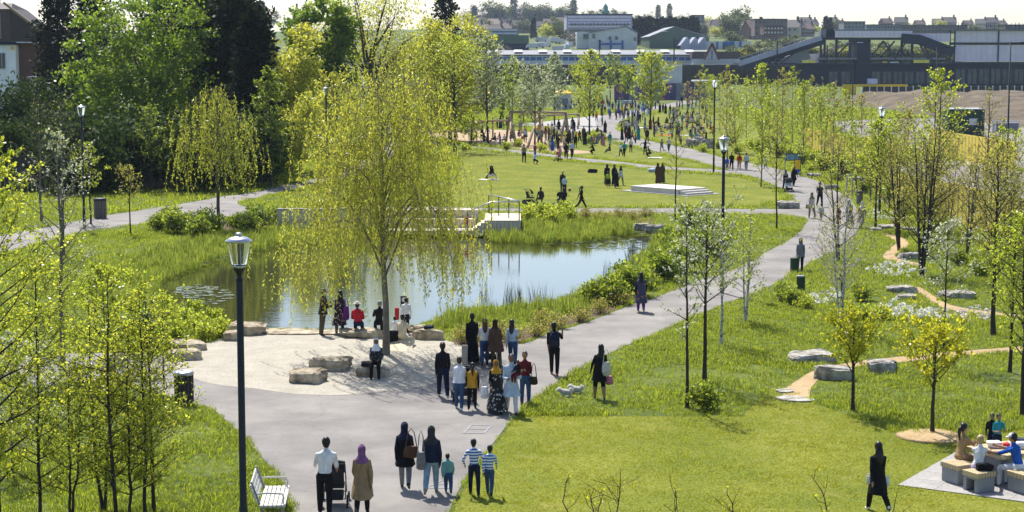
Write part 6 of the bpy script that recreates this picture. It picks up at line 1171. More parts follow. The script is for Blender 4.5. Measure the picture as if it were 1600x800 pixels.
# dogs
m_fur = mat('white_fur', (.86, .85, .82), .95, .15, 20, bump=.8, bscale=40)
m_furl = leafmat('fur_tuft', (.8, .79, .75), (.9, .89, .86), (.75, .74, .7), (.85, .84, .8), .4, .8, True, .1)
def dog(label, px, py, rz, s):
    b = G(px, py); o = thing('dog', label, 'dog', b, rz, s); q = MB()
    loft_pts = [((0, -.27, .24), .05), ((0, -.22, .25), .10), ((0, -.08, .26), .105), ((0, .08, .27), .12), ((0, .18, .29), .115), ((0, .25, .33), .08), ((0, .30, .38), .07)]
    q.tube([p for p, r in loft_pts], [r for p, r in loft_pts], 12); q.ell((0, .36, .42), (.085, .09, .08), 12, 9); q.ell((0, .45, .39), (.045, .06, .04), 10, 7)
    for s_ in (-1, 1): q.ell((s_*.075, .34, .45), (.025, .035, .06), 8, 6)
    for s_ in (-1, 1):
        q.tube([(s_*.06, .16, .26), (s_*.065, .15, .14), (s_*.065, .16, .03)], [.05, .036, .032], 8); q.ell((s_*.065, .185, .022), (.032, .045, .022), 8, 6)
        q.tube([(s_*.06, -.2, .26), (s_*.07, -.16, .17), (s_*.07, -.24, .10), (s_*.07, -.22, .03)], [.06, .045, .032, .03], 8); q.ell((s_*.07, -.2, .022), (.03, .045, .022), 8, 6)
    q.tube([(0, -.27, .28), (0, -.34, .38), (0, -.27, .45), (0, -.2, .44)], [.035, .045, .04, .015], 8)
    g = np.random.default_rng(int(px)); me = q.mesh('raw', m_fur); t = bpy.data.objects.new('raw', me); COL.objects.link(t); md = t.modifiers.new('r', 'REMESH'); md.mode = 'VOXEL'; md.voxel_size = .014; dg = bpy.context.evaluated_depsgraph_get(); bd = bpy.data.meshes.new_from_object(t.evaluated_get(dg), depsgraph=dg); bpy.data.objects.remove(t)
    bd.materials.clear(); bd.materials.append(m_fur); bd.polygons.foreach_set('use_smooth', [True]*len(bd.polygons)); n_ = len(bd.vertices); V = np.zeros(n_*3, np.float32); bd.vertices.foreach_get('co', V); V = V.reshape(-1, 3); N = np.zeros(n_*3, np.float32); bd.vertices.foreach_get('normal', N); N = N.reshape(-1, 3)
    obj('body', bd, o); k = g.integers(0, n_, 5200); P = V[k]; D = unit(N[k]+[0, -.3, -.45]); fm = leafmesh('fur', P, D, .06, .016, m_furl, g, .4); obj('fur', fm, o)
    q = MB(); q.ell((0, .508, .40), (.018, .014, .014), 8, 6); q.build('nose', m_rub, o, True)
    for s_ in (-1, 1): MB().ell((s_*.035, .44, .435), (.012, .01, .012), 8, 6).build('eye', m_rub, o, True)
    return o
dog('white fluffy dog in front, nose to the grass', 884, 620, 1.75, .55); dog('white fluffy dog behind the first one', 901, 615, 1.45, .54)
h_ = near_(936, 624, .80); d_ = G(900, 615); tag(MB().tube([(h_[0]-.42, h_[1]+.12, .74), (h_[0]-.62, h_[1]+.1, .5), (d_.x-.1, d_.y, .42)], .009, 5).build('dog_lead', m_rub), 'thin dark dog lead between the woman and her dogs', 'dog lead')
p = G(890, 299); tag(MB().ell((0, 0, .11), (.11,)*3, 14, 10).build('ball', mat('ball_red', (.2, .03, .03), .5, .1), loc=p, smooth=True), 'dark red ball on the lawn beside the boy', 'ball'); p = G(963, 245); tag(MB().ell((0, 0, .11), (.11,)*3, 14, 10).build('ball', CL['white'], loc=p, smooth=True), 'white ball near the boys on the far lawn', 'ball')
def blanket(px, py, w, d, m, label):
    p = G(px, py); q = MB(); n_ = 6; g = np.random.default_rng(int(px)); vs = [((i/n_-.5)*w, (j/n_-.5)*d, .02+g.random()*.05) for j in range(n_+1) for i in range(n_+1)]; q.add(vs, [(j*(n_+1)+i, j*(n_+1)+i+1, (j+1)*(n_+1)+i+1, (j+1)*(n_+1)+i) for j in range(n_) for i in range(n_)]); tag(q.build('picnic_blanket', m, loc=p, smooth=True), label, 'blanket', 'picnic blankets')
blanket(763, 281, 1.6, 1.3, CL['offwhite'], 'white blanket under the pair on the middle lawn'); blanket(1023, 247, 1.4, .9, CL['white'], 'white cloth beside the person lying on the far lawn'); blanket(882, 320, 1.2, .9, CL['lilac'], 'pale blanket under the sitting parent')
for i, (x, y, c) in enumerate(sorted([(1034, 196, 'mustard'), (1060, 188, 'lilac'), (1075, 185, 'white'), (1040, 212, 'orange'), (1090, 198, 'pink'), (1005, 200, 'white'), (790, 222, 'white'), (1072, 212, 'offwhite')])): blanket(x, y, 2.0, 1.6, CL[c], f'{c} picnic blanket in the far crowd, {ORD[i]} blanket from left')
# manhole frames in the asphalt
for (a, b_, c, d, lb) in [((736, 665.5), (767.5, 665.5), (756, 678), (724, 678), 'inspection cover in the asphalt above the striped boys'), ((690, 752), (704, 752), (700, 764), (664, 764), 'inspection cover in the asphalt under the toddler')]:
    P = [G(*q) for q in (a, b_, c, d)]; cc = sum(P, Vector())/4; q = MB(); M = [p-cc for p in P]
    for i in range(4): q.bar(M[i], M[(i+1) % 4], .05, .012)
    q.bar((M[0]+M[3])/2*1.0+(M[1]-M[0])*.0, (M[1]+M[2])/2, .03, .010); o = q.build('inspection_cover', m_concg, loc=(cc.x, cc.y, .016)); tag(o, lb, 'manhole cover', 'inspection covers')
# twigs of shrubs below the camera
m_twig = mat('twig_bark', (.10, .065, .045), .9, .2)
for i, (x, yt, sd, lb) in enumerate([(890, 745, 1, 'lone thin twig left at the bottom edge'), (925, 765, 2, 'short twig pair at the bottom edge'), (970, 735, 3, 'tallest forked twig at the bottom edge'), (1052, 762, 4, 'budding twig right of the forked one at the bottom edge'), (1135, 760, 5, 'pale budding twig at the bottom edge below the lawn'), (1268, 742, 6, 'leaning twig with yellow leaves at the bottom edge'), (1400, 770, 7, 'short thin twig beside the woman on the lawn'), (945, 768, 8, 'low curved twig at the bottom edge')]):
    Yt = 14.0; top = AT(x, yt, Yt); g = np.random.default_rng(900+i); wd = Wood(); lean = g.normal(0, .30); bow = g.normal(0, .05)
    v = np.concatenate([np.linspace(0, .9, 4), np.linspace(.92, 1, 9)]); dz = (1-v)*top.z; C = np.stack([-lean*np.minimum(dz, .9)+bow*np.sin(np.minimum(dz, .5)*9)+g.normal(0, .006, 13), np.zeros(13), -dz], 1); wd.tube(C, np.interp(dz, [0, .1, .6, 7], [.0025, .004, .008, .03]), 5); LP = [g.normal(0, .01, (3, 3))]
    for k in range(9 if i in (2, 3, 4, 5) else 4):
        d0 = g.uniform(.03, .5); s0 = np.array([np.interp(-d0, -dz, C[:, j]) for j in range(3)]); e = s0+np.array([g.normal(0, .11), g.normal(0, .06), g.uniform(.05, .2)]); mid = (s0+e)/2+g.normal(0, .012, 3); wd.sticks([s0, mid], [mid, e], .0035, .002); q = g.random((4, 1)); LP.append(s0+(e-s0)*(.4+.6*q)+g.normal(0, .008, (4, 3)))
    LP = np.concatenate(LP); plant('garden_shrub', lb, 'shrub', (wd.mesh('stems', m_twig), leafmesh('foliage', LP, np.tile([0, 0, .4], (len(LP), 1)), .04 if i == 5 else .022, .022 if i == 5 else .012, LM['gold'], g)), (top.x, Yt, top.z), 0, 1, 'shrub twigs at the bottom edge', ('stems', 'foliage'))
# ================================================================ the far crowd
FB = {}
for k, P_, hh, fm in (('s', STAND, 1.7, False), ('w', WALK, 1.7, False), ('k', WALK2, 1.7, False), ('g', SITG, 1.7, False), ('c', CROUCH, 1.7, False), ('b', BEND, 1.7, False), ('t', SPREAD, 1.7, False), ('r', STAND, 1.7, True), ('q', WALK2, 1.7, True)): FB[k] = make_body(k, P_, hh, fm, 1.05, 'short' if k in 'wk' else 'long', False, 1.3 if k in 'rq' else 1.05, .03, False)
finish_bodies(); FG = {}
def far_proto(k):
    if k in FG: return FG[k]
    r = FB[k]; tmp = empty('tmp'); out = {}
    add_hair(r, tmp, 'long' if k in 'rq' else 'short', HR['black']); out['hair'] = children(tmp)[0].data
    for c in children(tmp): bpy.data.objects.remove(c)
    add_scarf(r, tmp, CL['black']); out['headscarf'] = children(tmp)[0].data
    for c in children(tmp): bpy.data.objects.remove(c)
    if k in 'rq':
        add_gown(r, tmp, CL['black'], .04, 'robe', flare=.08); out['robe'] = children(tmp)[0].data
        for c in children(tmp): bpy.data.objects.remove(c)
    bpy.data.objects.remove(tmp); FG[k] = out; return out
WORD = dict(s='standing', w='walking', k='walking', g='sitting', c='crouching', b='bending', t='arms-out', r='robed', q='robed walking')
# (x, feet y, height m, pose, top, bottom, scarf or None, facing)
CROWD = [
 (836, 243, 1.15, 's', 'red', 'denim', None, 3), (884.7, 250, 1.75, 'w', 'black', 'black', None, 3.1), (893.7, 247, 1.75, 'k', 'paleblue', 'navy', None, 3.3), (875, 245, 1.1, 'w', 'pink', 'lilac', None, 3), (899, 231, 1.5, 's', 'black', 'black', None, 0), (900, 222, 1.2, 's', 'red', 'black', None, 1),
 (914, 227, 1.7, 'r', 'navy', 'navy', 'navy', .2), (928, 241, 1.6, 'c', 'black', 'black', 'black', 2), (943, 228, 1.35, 'r', 'pink', 'pink', None, 3), (953, 227, 1.5, 's', 'teal', 'mint', None, 2.8), (936, 222, 1.5, 'g', 'blue', 'denim', None, 1), (953, 239, 1.4, 'g', 'navy', 'charcoal', None, 2),
 (970, 245, 1.4, 'w', 'white', 'black', None, .3), (975.5, 245, 1.6, 'k', 'teal', 'black', None, .2), (985.7, 238, 1.45, 's', 'offwhite', 'black', None, 3), (972, 219, 1.6, 'r', 'black', 'black', 'black', 1), (977, 216, 1.5, 's', 'charcoal', 'black', None, 2), (983, 218, 1.7, 'r', 'black', 'black', 'charcoal', 0), (979, 222, 1.4, 's', 'maroon', 'black', None, 3), (988, 222, 1.5, 'w', 'grey', 'navy', None, .6),
 (993, 224, 1.3, 's', 'orange', 'navy', None, 2), (997.5, 219, 1.7, 'r', 'teal', 'mint', None, .3), (953, 187, 1.75, 'w', 'blue', 'navy', None, 0), (963, 187, 1.6, 's', 'olive', 'charcoal', None, 1), (968.5, 186, 1.7, 'w', 'royal', 'grey', None, 0), (945.5, 208, 1.7, 'q', 'black', 'black', 'black', 0), (941, 196, 1.5, 's', 'teal', 'black', None, 2),
 (932, 190, 1.6, 'w', 'orange', 'olive', None, 0), (927, 184, 1.6, 's', 'brown', 'black', None, 1), (981.5, 187, 1.7, 's', 'grey', 'navy', None, 0), (988, 184, 1.7, 'w', 'paleblue', 'denim', None, 3), (894.5, 202, 1.7, 'q', 'black', 'black', 'black', .2), (873, 206, 1.7, 'q', 'black', 'brown', 'darkbrown', .4), (884, 200, 1.2, 's', 'red', 'navy', None, 1),
 (866, 218, 1.6, 's', 'brown', 'black', None, 2), (870, 225, 1.3, 's', 'black', 'navy', None, 2.5), (858, 222, 1.65, 'r', 'olive', 'olive', 'brown', 1.4), (863, 214, 1.6, 's', 'paleblue', 'grey', None, .5), (852, 232, 1.3, 'k', 'white', 'khaki', None, 2), (846, 226, 1.65, 's', 'khaki', 'khaki', None, 1), (841, 229, 1.5, 's', 'grey', 'charcoal', None, 1.5), (848, 214, 1.6, 's', 'white', 'denim', None, 2), (859, 236, 1.15, 'w', 'lilac', 'grey', None, 0), (839, 216, 1.2, 's', 'mint', 'navy', None, 0),
 (1011, 223, 1.75, 's', 'charcoal', 'black', None, 3), (1008, 242, 1.6, 't', 'black', 'black', None, 3), (1016, 246, 1.6, 'c', 'charcoal', 'black', None, 1.5), (1034, 238, 1.45, 'w', 'khaki', 'paledenim', None, .3), (1045, 238, 1.65, 'k', 'offwhite', 'denim', None, .2), (1058, 214, 1.7, 'r', 'olive', 'olive', 'khaki', 1), (1064, 229, 1.2, 's', 'maroon', 'olive', None, 1),
 (1031, 177, 1.75, 'r', 'black', 'black', 'maroon', 0), (1040, 178, 1.7, 'r', 'black', 'black', 'black', .2), (1047, 178, 1.6, 'r', 'black', 'black', 'charcoal', .5), (1036, 176, 1.65, 's', 'charcoal', 'black', None, .5), (1029, 195, 1.7, 'g', 'black', 'black', 'black', 2), (1042, 195, 1.7, 'g', 'black', 'black', 'charcoal', 3), (1016, 203, 1.65, 'r', 'maroon', 'black', 'darkbrown', 0), (1021, 197, 1.5, 's', 'black', 'navy', None, 1), (999.5, 193, 1.7, 'w', 'black', 'charcoal', None, 0), (1004, 188, 1.2, 's', 'lilac', 'lilac', None, 2),
 (1090, 195, 1.6, 's', 'white', 'black', None, 3), (1065, 163, 1.7, 's', 'navy', 'navy', None, 0), (1052, 192, 1.6, 's', 'black', 'black', None, 1), (1057, 186, 1.6, 'g', 'paleblue', 'paledenim', None, 2), (1063, 184, 1.6, 'g', 'black', 'grey', 'black', 1), (1069, 187, 1.6, 'g', 'white', 'navy', None, 3), (1074, 182, 1.7, 'g', 'charcoal', 'black', 'charcoal', 0), (1079, 189, 1.6, 'g', 'lilac', 'black', None, 2), (1084, 178, 1.7, 'b', 'paleblue', 'black', None, 1), (1092, 180, 1.6, 'g', 'white', 'grey', None, 2), (1098, 176, 1.7, 's', 'olive', 'charcoal', None, 0), (1103, 178, 1.6, 's', 'grey', 'black', None, 1), (1057, 176, 1.5, 'g', 'offwhite', 'black', None, 1),
 (1066, 207, 1.6, 'g', 'charcoal', 'grey', None, 2), (1073, 204, 1.2, 's', 'pink', 'denim', None, 0), (1082, 208, 1.6, 'g', 'lilac', 'pink', None, 1), (1086, 212, 1.6, 'b', 'brown', 'olive', None, 2), (1090, 208, 1.65, 's', 'charcoal', 'white', None, 0), (1096, 208, 1.6, 'g', 'black', 'black', 'black', 1), (1100, 212, 1.6, 'g', 'olive', 'yellow', None, 3), (1050, 212, 1.4, 'g', 'grey', 'lilac', None, 2), (1034, 213, 1.0, 'g', 'cream', 'tan', None, 0),
 (945, 176, 1.7, 's', 'white', 'black', None, 0), (957, 173, 1.65, 'w', 'purple', 'navy', None, 3), (972, 176, 1.7, 's', 'green', 'black', None, 1), (978, 172, 1.6, 's', 'red', 'charcoal', None, 2), (993, 172, 1.7, 's', 'blue', 'navy', None, 1), (998, 176, 1.65, 'w', 'purple', 'black', None, 3), (1003, 178, 1.7, 's', 'paleblue', 'paledenim', None, 0), (1009, 174, 1.65, 'w', 'grey', 'black', None, 2), (1018, 173, 1.7, 's', 'black', 'navy', None, 0), (1024, 171, 1.6, 's', 'charcoal', 'denim', None, 1), (935, 172, 1.7, 's', 'teal', 'charcoal', None, 1), (950, 168, 1.65, 's', 'navy', 'black', None, 2), (962, 166, 1.6, 's', 'black', 'grey', None, 0), (985, 168, 1.65, 's', 'white', 'navy', None, 2),
 (1075, 164, 1.6, 's', 'maroon', 'black', None, 0), (1082, 164, 1.6, 's', 'black', 'black', 'black', 1), (1088, 166, 1.4, 's', 'lilac', 'white', None, 2), (1094, 164, 1.6, 's', 'navy', 'grey', None, 0),
 (1136, 266, 1.2, 's', 'blue', 'khaki', None, 3), (1143, 266, 1.65, 'w', 'black', 'black', None, 3.1), (1155, 266, 1.6, 'w', 'red', 'tan', None, 3), (1166, 266, 1.6, 'k', 'paleblue', 'grey', None, 0), (1196, 264, 1.2, 'w', 'offwhite', 'mint', None, 0),
 (622, 208, 1.65, 's', 'black', 'navy', None, 0), (633, 200, 1.7, 's', 'white', 'navy', None, 1), (645, 213, 1.75, 's', 'grey', 'grey', None, 2), (640, 196, 1.65, 's', 'paleblue', 'paleblue', None, 0), (618, 198, 1.6, 's', 'charcoal', 'black', None, 1), (627, 194, 1.6, 's', 'white', 'black', None, 0), (612, 212, 1.6, 'w', 'navy', 'grey', None, 3), (652, 205, 1.65, 's', 'navy', 'black', None, 0), (661, 200, 1.6, 's', 'grey', 'white', None, 2),
 (753, 219, 1.35, 's', 'navy', 'black', None, 0), (745, 221, 1.1, 's', 'brown', 'navy', None, 2), (770, 199, 1.4, 's', 'pink', 'maroon', None, 1), (782, 201, 1.75, 'r', 'navy', 'black', 'navy', 0), (777, 201, 1.4, 's', 'black', 'black', None, 2), (792, 198, 1.6, 's', 'charcoal', 'black', None, 1), (774, 222, 1.6, 'g', 'black', 'navy', None, 1.5), (781, 221, 1.6, 'g', 'pink', 'lilac', 'grey', 2.2), (788, 222, 1.4, 'g', 'white', 'navy', None, 3), (819, 220, 1.2, 'g', 'maroon', 'red', None, 1), (690, 204, 1.5, 's', 'navy', 'black', None, 0), (686, 206, 1.2, 's', 'paleblue', 'grey', None, 1), (715, 218, 1.1, 'c', 'blue', 'red', None, 2), (703, 200, 1.5, 's', 'teal', 'purple', None, 0),
 (884, 172, 1.3, 's', 'brown', 'maroon', None, 0), (892, 172, 1.5, 's', 'white', 'navy', None, 1), (897, 170, 1.6, 's', 'purple', 'black', None, 2), (901, 173, 1.6, 's', 'blue', 'grey', None, 0), (893, 164, 1.6, 's', 'red', 'black', None, 1)]
gq = np.random.default_rng(77); cols_ = ['black', 'navy', 'white', 'white', 'cream', 'orange', 'mint', 'yellow', 'camel', 'grey', 'paleblue', 'maroon', 'pink', 'teal', 'blue', 'brown', 'khaki', 'purple', 'lilac', 'olive', 'red', 'mustard', 'offwhite']
boxes = [(928, 1030, 160, 182, 44, 'swwsrs'), (1045, 1112, 166, 200, 36, 'gggsgs'), (965, 1012, 186, 214, 16, 'srgs'), (838, 908, 204, 236, 26, 'swrks'), (1065, 1115, 205, 226, 10, 'ggsb'), (600, 690, 196, 212, 14, 'swsr'), (900, 930, 165, 178, 8, 'sw'), (740, 830, 206, 228, 14, 'skgg'), (1018, 1070, 200, 222, 12, 'ggs'), (905, 950, 210, 232, 8, 'skg')]
for (xa, xb, ya, yb, nn, kinds) in boxes:
    for _ in range(nn):
        for t_ in range(20):
            x, y = gq.uniform(xa, xb), gq.uniform(ya, yb)
            if all(abs(x-c[0]) > 2.2 or abs(y-c[1]) > 2.5 for c in CROWD): break
        k = kinds[gq.integers(len(kinds))]; tp_ = cols_[gq.integers(len(cols_))]; bt_ = tp_ if k == 'r' else ['black', 'navy', 'charcoal', 'denim', 'grey', 'khaki'][gq.integers(6)]
        CROWD.append((float(x), float(y), 1.7 if k == 'r' else float(gq.choice([1.2, 1.5, 1.65, 1.72])), k, tp_, bt_, 'black' if k == 'r' or gq.random() < .2 else None, float(gq.uniform(0, 6.28))))
cnt = {}
def zone(x, y):
    if x < 670: return 'beyond the large willow'
    if y > 262: return 'on the junction by the far lamp'
    if x < 800: return 'on the playground sand'
    if y < 179 and x < 910: return 'beside the yellow-roofed kiosk'
    if x < 905: return 'by the timber swing'
    if y < 181: return 'at the far back of the crowd'
    if x > 1020 and y < 215: return 'on the far right lawn'
    return 'round the path bend'
labs = []
for c in CROWD:
    lb = f"{WORD[c[3]]} {'child' if c[2] < 1.36 else 'person'} in {c[4]}" + (f" and {c[5]}" if c[5] != c[4] else '') + (f" with {c[6]} headscarf" if c[6] and c[6] != c[4] else '') + ' ' + zone(c[0], c[1]); labs.append(lb)
for i, c in enumerate(CROWD):
    same = [j for j in range(len(CROWD)) if labs[j] == labs[i]]; lb = labs[i]
    if len(same) > 1: order = sorted(same, key=lambda j: CROWD[j][0]); lb += f', {ORD[order.index(i)]} from left'
    x, y, hh, k, tp, bt, sc, fc = c; r = FB[k]; pr = far_proto(k); o = thing('person', lb, 'person', G(x, y), fc, hh/1.7, 'people in the far crowd')
    dress_body(r, o, SK[('mid', 'brown', 'fair', 'dark')[i % 4] if i % 7 else 'mid'], CL[tp], CL[bt], CL['charcoal'])
    def part(nm, m):
        q = obj(nm, pr[nm], o); q.material_slots[0].link = 'OBJECT'; q.material_slots[0].material = m
    if sc: part('headscarf', CL[sc])
    else: part('hair', HR[('black', 'brown', 'black', 'black', 'auburn')[i % 5]])
    if k in 'rq': part('robe', CL[tp])
# ================================================================ railway, station, sheds and the town on the hill
def fx(px, Y): return (px-CX)/FOC*Y/CP*1.0
def fz(py, Y): return AT(800, py, Y).z
def slab_(q, x0, x1, y0, y1, Y, d, mi=0):
    """box that fills photo pixels x0..x1, y0..y1 when its front stands at distance Y"""
    X0, X1, Z1, Z0 = fx(x0, Y), fx(x1, Y), fz(y0, Y), fz(y1, Y); q.box(((X0+X1)/2, Y+d/2, (Z0+Z1)/2), (X1-X0, d, Z1-Z0), mi); return q
def fpart(name, m, parent, x0, x1, y0, y1, Y, d=.4): return slab_(MB(), x0, x1, y0, y1, Y, d).build(name, m, parent)
def fbar(name, m, parent, p, q, Y, w, d=None, smooth=False):
    P = Vector((fx(p[0], Y), Y, fz(p[1], Y))); Q = Vector((fx(q[0], Y), Y, fz(q[1], Y))); return MB().bar(P, Q, d or w, w, up=(0, 1, 0)).build(name, m, parent)
c_ = lambda n_, c, **k: mat('b_'+n_, c, k.pop('rough', .7), k.pop('var', .12), k.pop('scale', .4), **k)
m_ink = c_('dark_panel', (.012, .018, .042)); m_ink2 = c_('dark_frame', (.020, .027, .055)); m_pan = c_('pale_panel', (.78, .68, .84), rough=.5, var=.08); m_blueg = c_('steel_blue', (.38, .38, .54), rough=.5); m_glz = mat('b_glazing', (.03, .04, .055), .12, .3, .2, spec=.6, c2=(.09, .11, .13)); m_whw = c_('white_wall', (.62, .63, .66)); m_bl = c_('blue_panel', (.04, .14, .40)); m_gro = c_('grey_roof', (.22, .23, .26)); m_brk = c_('brick_red', (.14, .07, .055)); m_brd = c_('brick_dark', (.06, .045, .042)); m_til = c_('tile_brown', (.11, .075, .065), scale=1.5); m_tild = c_('tile_dark', (.07, .06, .062), scale=1.5); m_grn = c_('green_cladding', (.09, .14, .10)); m_yl = mat('b_yellow', (.72, .46, .04), .6, .1, .8)
m_yl2 = mat('b_yellow_ply', (.95, .70, .10), .6, .18, .6, stretch=(3, 3, .3)); m_earth = mat('bare_earth', (.075, .056, .036), 1, .3, .25, bump=1, bscale=1.2, c2=(.17, .132, .086)); m_mudg = mat('b_hard_standing', (.42, .40, .38), .9, .15, .2)
# ---- station
Y = 560.0; o = thing('railway_station', 'long dark glazed railway station with pale cladding and truss footbridge', 'station', (0, 0, 0))
fpart('wall', m_ink, o, 1248, 1330, 101, 135, Y, 12); fpart('wall', m_ink, o, 1332, 1353, 59, 135, Y-.5, 12); fpart('wall', m_ink, o, 1353, 1478, 101, 135, Y, 12); fpart('wall', m_ink2, o, 1478, 1595, 97, 135, Y+.4, 12); fpart('end_column', m_whw, o, 1595, 1603, 94, 136, Y-1, 3)
for k in range(9): x0 = 1290+k*19 if k < 2 else 1356+(k-2)*17; w_ = fpart('window', m_glz, o, x0, x0+13, 112, 131, Y-.15, .3); fpart('mullion', m_ink2, w_, x0+6, x0+7, 112, 131, Y-.3, .2)
for k in range(6): x0 = 1486+k*18; w_ = fpart('window', m_glz, o, x0, x0+14, 108, 131, Y+.2, .3); fpart('mullion', m_ink2, w_, x0+6.5, x0+7.5, 108, 131, Y+.1, .2)
fpart('floor_beam', m_ink2, o, 1150, 1600, 98.5, 101, Y-1, 14); fpart('concourse_floor', m_gro, o, 1272, 1332, 90.5, 93, Y-.6, 12); fpart('concourse_floor', m_gro, o, 1353, 1470, 90.5, 93, Y-.6, 12); fpart('roof_beam', m_ink2, o, 1273, 1420, 58.5, 62, Y-.8, 13); fpart('roof', m_gro, o, 1298, 1592, 46, 47.5, Y-1, 16)
for k in range(17): x0 = 1298+k*7; fpart('cladding_panel', m_pan, o, x0+.15, x0+6.85, 48, 58, Y-1.2, .3)
for k in range(8): x0 = 1418+k*7.2; fpart('cladding_panel', m_pan, o, x0+.15, x0+7.05, 52, 65, Y-.4, .3)
for (a, b_) in ((1483, 1549), (1551, 1594)):
    n_ = int((b_-a)/8)
    for k in range(n_): x0 = a+k*(b_-a)/n_; fpart('cladding_panel', m_pan, o, x0+.12, x0+(b_-a)/n_-.12, 48.5, 66, Y+.1, .25); fpart('cladding_panel', m_pan, o, x0+.12, x0+(b_-a)/n_-.12, 70.5, 96, Y+.1, .25)
fpart('cladding_band', m_ink2, o, 1475, 1596, 66.2, 70.2, Y-.2, .6)
for x in (1475, 1482, 1549.5, 1594): fpart('column', m_ink2, o, x, x+1.6, 47, 98, Y-.3, .6)
for x in (1275, 1281, 1299, 1320, 1400, 1416): fpart('column', m_ink2, o, x, x+3, 60, 99, Y-.2, 1)
for (p, q) in (((1300, 88), (1322, 64)), ((1355, 88), (1372, 64)), ((1372, 64), (1392, 92)), ((1370, 88), (1390, 64)), ((1392, 88), (1410, 62)), ((1428, 68), (1447, 100)), ((1433, 68), (1452, 100)), ((1455, 92), (1466, 76)), ((1300, 64), (1300, 90))): fbar('truss_member', m_ink2, o, p, q, Y-.4, .45)
fbar('sloping_roof_beam', m_ink2, o, (1400, 60), (1428, 62), Y-1.2, 1.3, 3); fbar('sloping_roof_beam', m_ink2, o, (1425, 61), (1481, 82), Y-1.2, 1.2, 3)
fbar('ramp_girder', m_blueg, o, (1150, 100), (1277, 59), Y-2, .7, 1.5); fbar('ramp_girder', m_blueg, o, (1150, 96), (1277, 56.5), Y-2.2, .25, .3); fbar('ramp_handrail', m_blueg, o, (1150, 91), (1276, 51), Y-2.2, .15); fbar('ramp_soffit', m_ink2, o, (1156, 101.5), (1280, 61.5), Y-1.5, .6, 3)
for k in range(14): t = k/13; x = 1152+t*122; yb = 99-t*40; fbar('railing_post', m_blueg, o, (x, yb), (x, yb-7), Y-2.2, .1)
for (p, q) in (((1180, 91), (1200, 99)), ((1245, 70), (1205, 99)), ((1252, 70), (1214, 99)), ((1225, 80), (1196, 98))): fbar('ramp_strut', m_ink2, o, p, q, Y-1.6, .4)
fbar('stair_flight', m_gro, o, (1218, 98), (1258, 84), Y+1, 1.4, 3); fpart('stair_landing', m_pan, o, 1255, 1275, 84, 98, Y+1, 3); fpart('sign_panel', m_yl, o, 1372, 1379, 96, 98, Y-1.3, .2); fpart('pale_band', m_whw, o, 1384, 1397, 96.5, 98.2, Y-1.3, .2); fpart('panel', m_yl2, o, 1420, 1444, 93.5, 98.3, Y-.9, .3); fpart('panel', m_yl2, o, 1248, 1268, 94, 98.3, Y-1.3, .3); fpart('plant_unit', m_pan, o, 1350, 1365, 123, 131, Y-3, 2)
fpart('roof_cabin', m_gro, o, 1276, 1284, 46.5, 58, Y, 4); fpart('roof_cabin', m_ink, o, 1284, 1298, 45.5, 58, Y+2, 4)
for k in range(22): x = 1340+k*12; fpart('roof_railing_post', m_ink2, o, x, x+.5, 44.5, 46.2, Y, .1)
# hoarding at the foot of the station
Yh = 440.0; o = thing('site_hoarding', 'brown site hoarding with white posts at the foot of the station', 'hoarding', (0, 0, 0))
for k in range(25): x0 = 1342+k*11.2; fpart('board', m_brd, o, x0+.9, x0+10.3, 135, 148, Yh, .15); fpart('post', m_whw, o, x0-.8, x0+.8, 134, 149, Yh-.1, .3)
fpart('yellow_rail', m_yl, o, 1333, 1412, 131.8, 135.2, Yh-.2, .3); fpart('yellow_panel', m_yl, o, 1311, 1332, 131.8, 156, Yh-.3, .2); fpart('yellow_panel', m_yl, o, 1299.5, 1302, 131, 156, Yh-.3, .2)
fpart('base_wall', m_conc, o, 1375, 1420, 148.5, 156, Yh-3, 1.5)
# spoil heap
def mound(name, pts, m, label):
    q = MB(); g = np.random.default_rng(5); nx_, ny_ = 40, 14; vs = []; (xa, xb, ya, yb, hgt) = pts
    for j in range(ny_+1):
        for i in range(nx_+1):
            u, v = i/nx_, j/ny_; e = min(1, 6*u, 6*(1-u))*math.sin(math.pi*min(1, v*1.02)*.5)**.8*(1 if v < .85 else (1-v)/.15); vs.append((xa+(xb-xa)*u, ya+(yb-ya)*v, -.1+hgt*e*(1+.12*math.sin(u*19)+.06*math.sin(u*47+v*9))+g.normal(0, .08)))
    q.add(vs, [(j*(nx_+1)+i, j*(nx_+1)+i+1, (j+1)*(nx_+1)+i+1, (j+1)*(nx_+1)+i) for j in range(ny_) for i in range(nx_)]); ob = q.build(name, m, smooth=True); ob['kind'] = 'structure'
mound('earth_terrain', (fx(1375, 330), fx(1740, 330), 236, 400, 2.5), m_earth, '')
def hoard(x0, y0, x1, y1, n_, h, label):
    A, B_ = G(x0, y0), G(x1, y1); o = thing('yellow_hoarding', label, 'hoarding', A); d = B_-A; w = d.length/n_; rz = math.atan2(d.y, d.x); me = MB().box((0, 0, h/2), (w-.02, .05, h)).mesh('board', m_yl2); mp_ = MB().box((0, 0, h/2), (.1, .1, h-.2)).mesh('post', m_wood)
    for k in range(n_): c = d*((k+.5)/n_); obj('board', me, o, c, rz); obj('post', mp_, o, d*(k/n_)+Vector((0, .1, 0)), rz)
hoard(1452, 240, 1586, 267, 26, 2.5, 'yellow board hoarding right behind the grey service road'); hoard(1395, 322, 1680, 398, 40, 2.3, 'nearer yellow board hoarding half hidden by the right trees'); hoard(1255, 232, 1400, 262, 26, 2.2, 'far yellow hoarding behind the belt of young trees')
b = G(1509, 214); o = thing('site_cabin', 'dark green site container with white roof edge behind the hoarding', 'cabin', b, .05); L_ = 58/PPM(b.y); H_ = AT(1509, 171, b.y).z
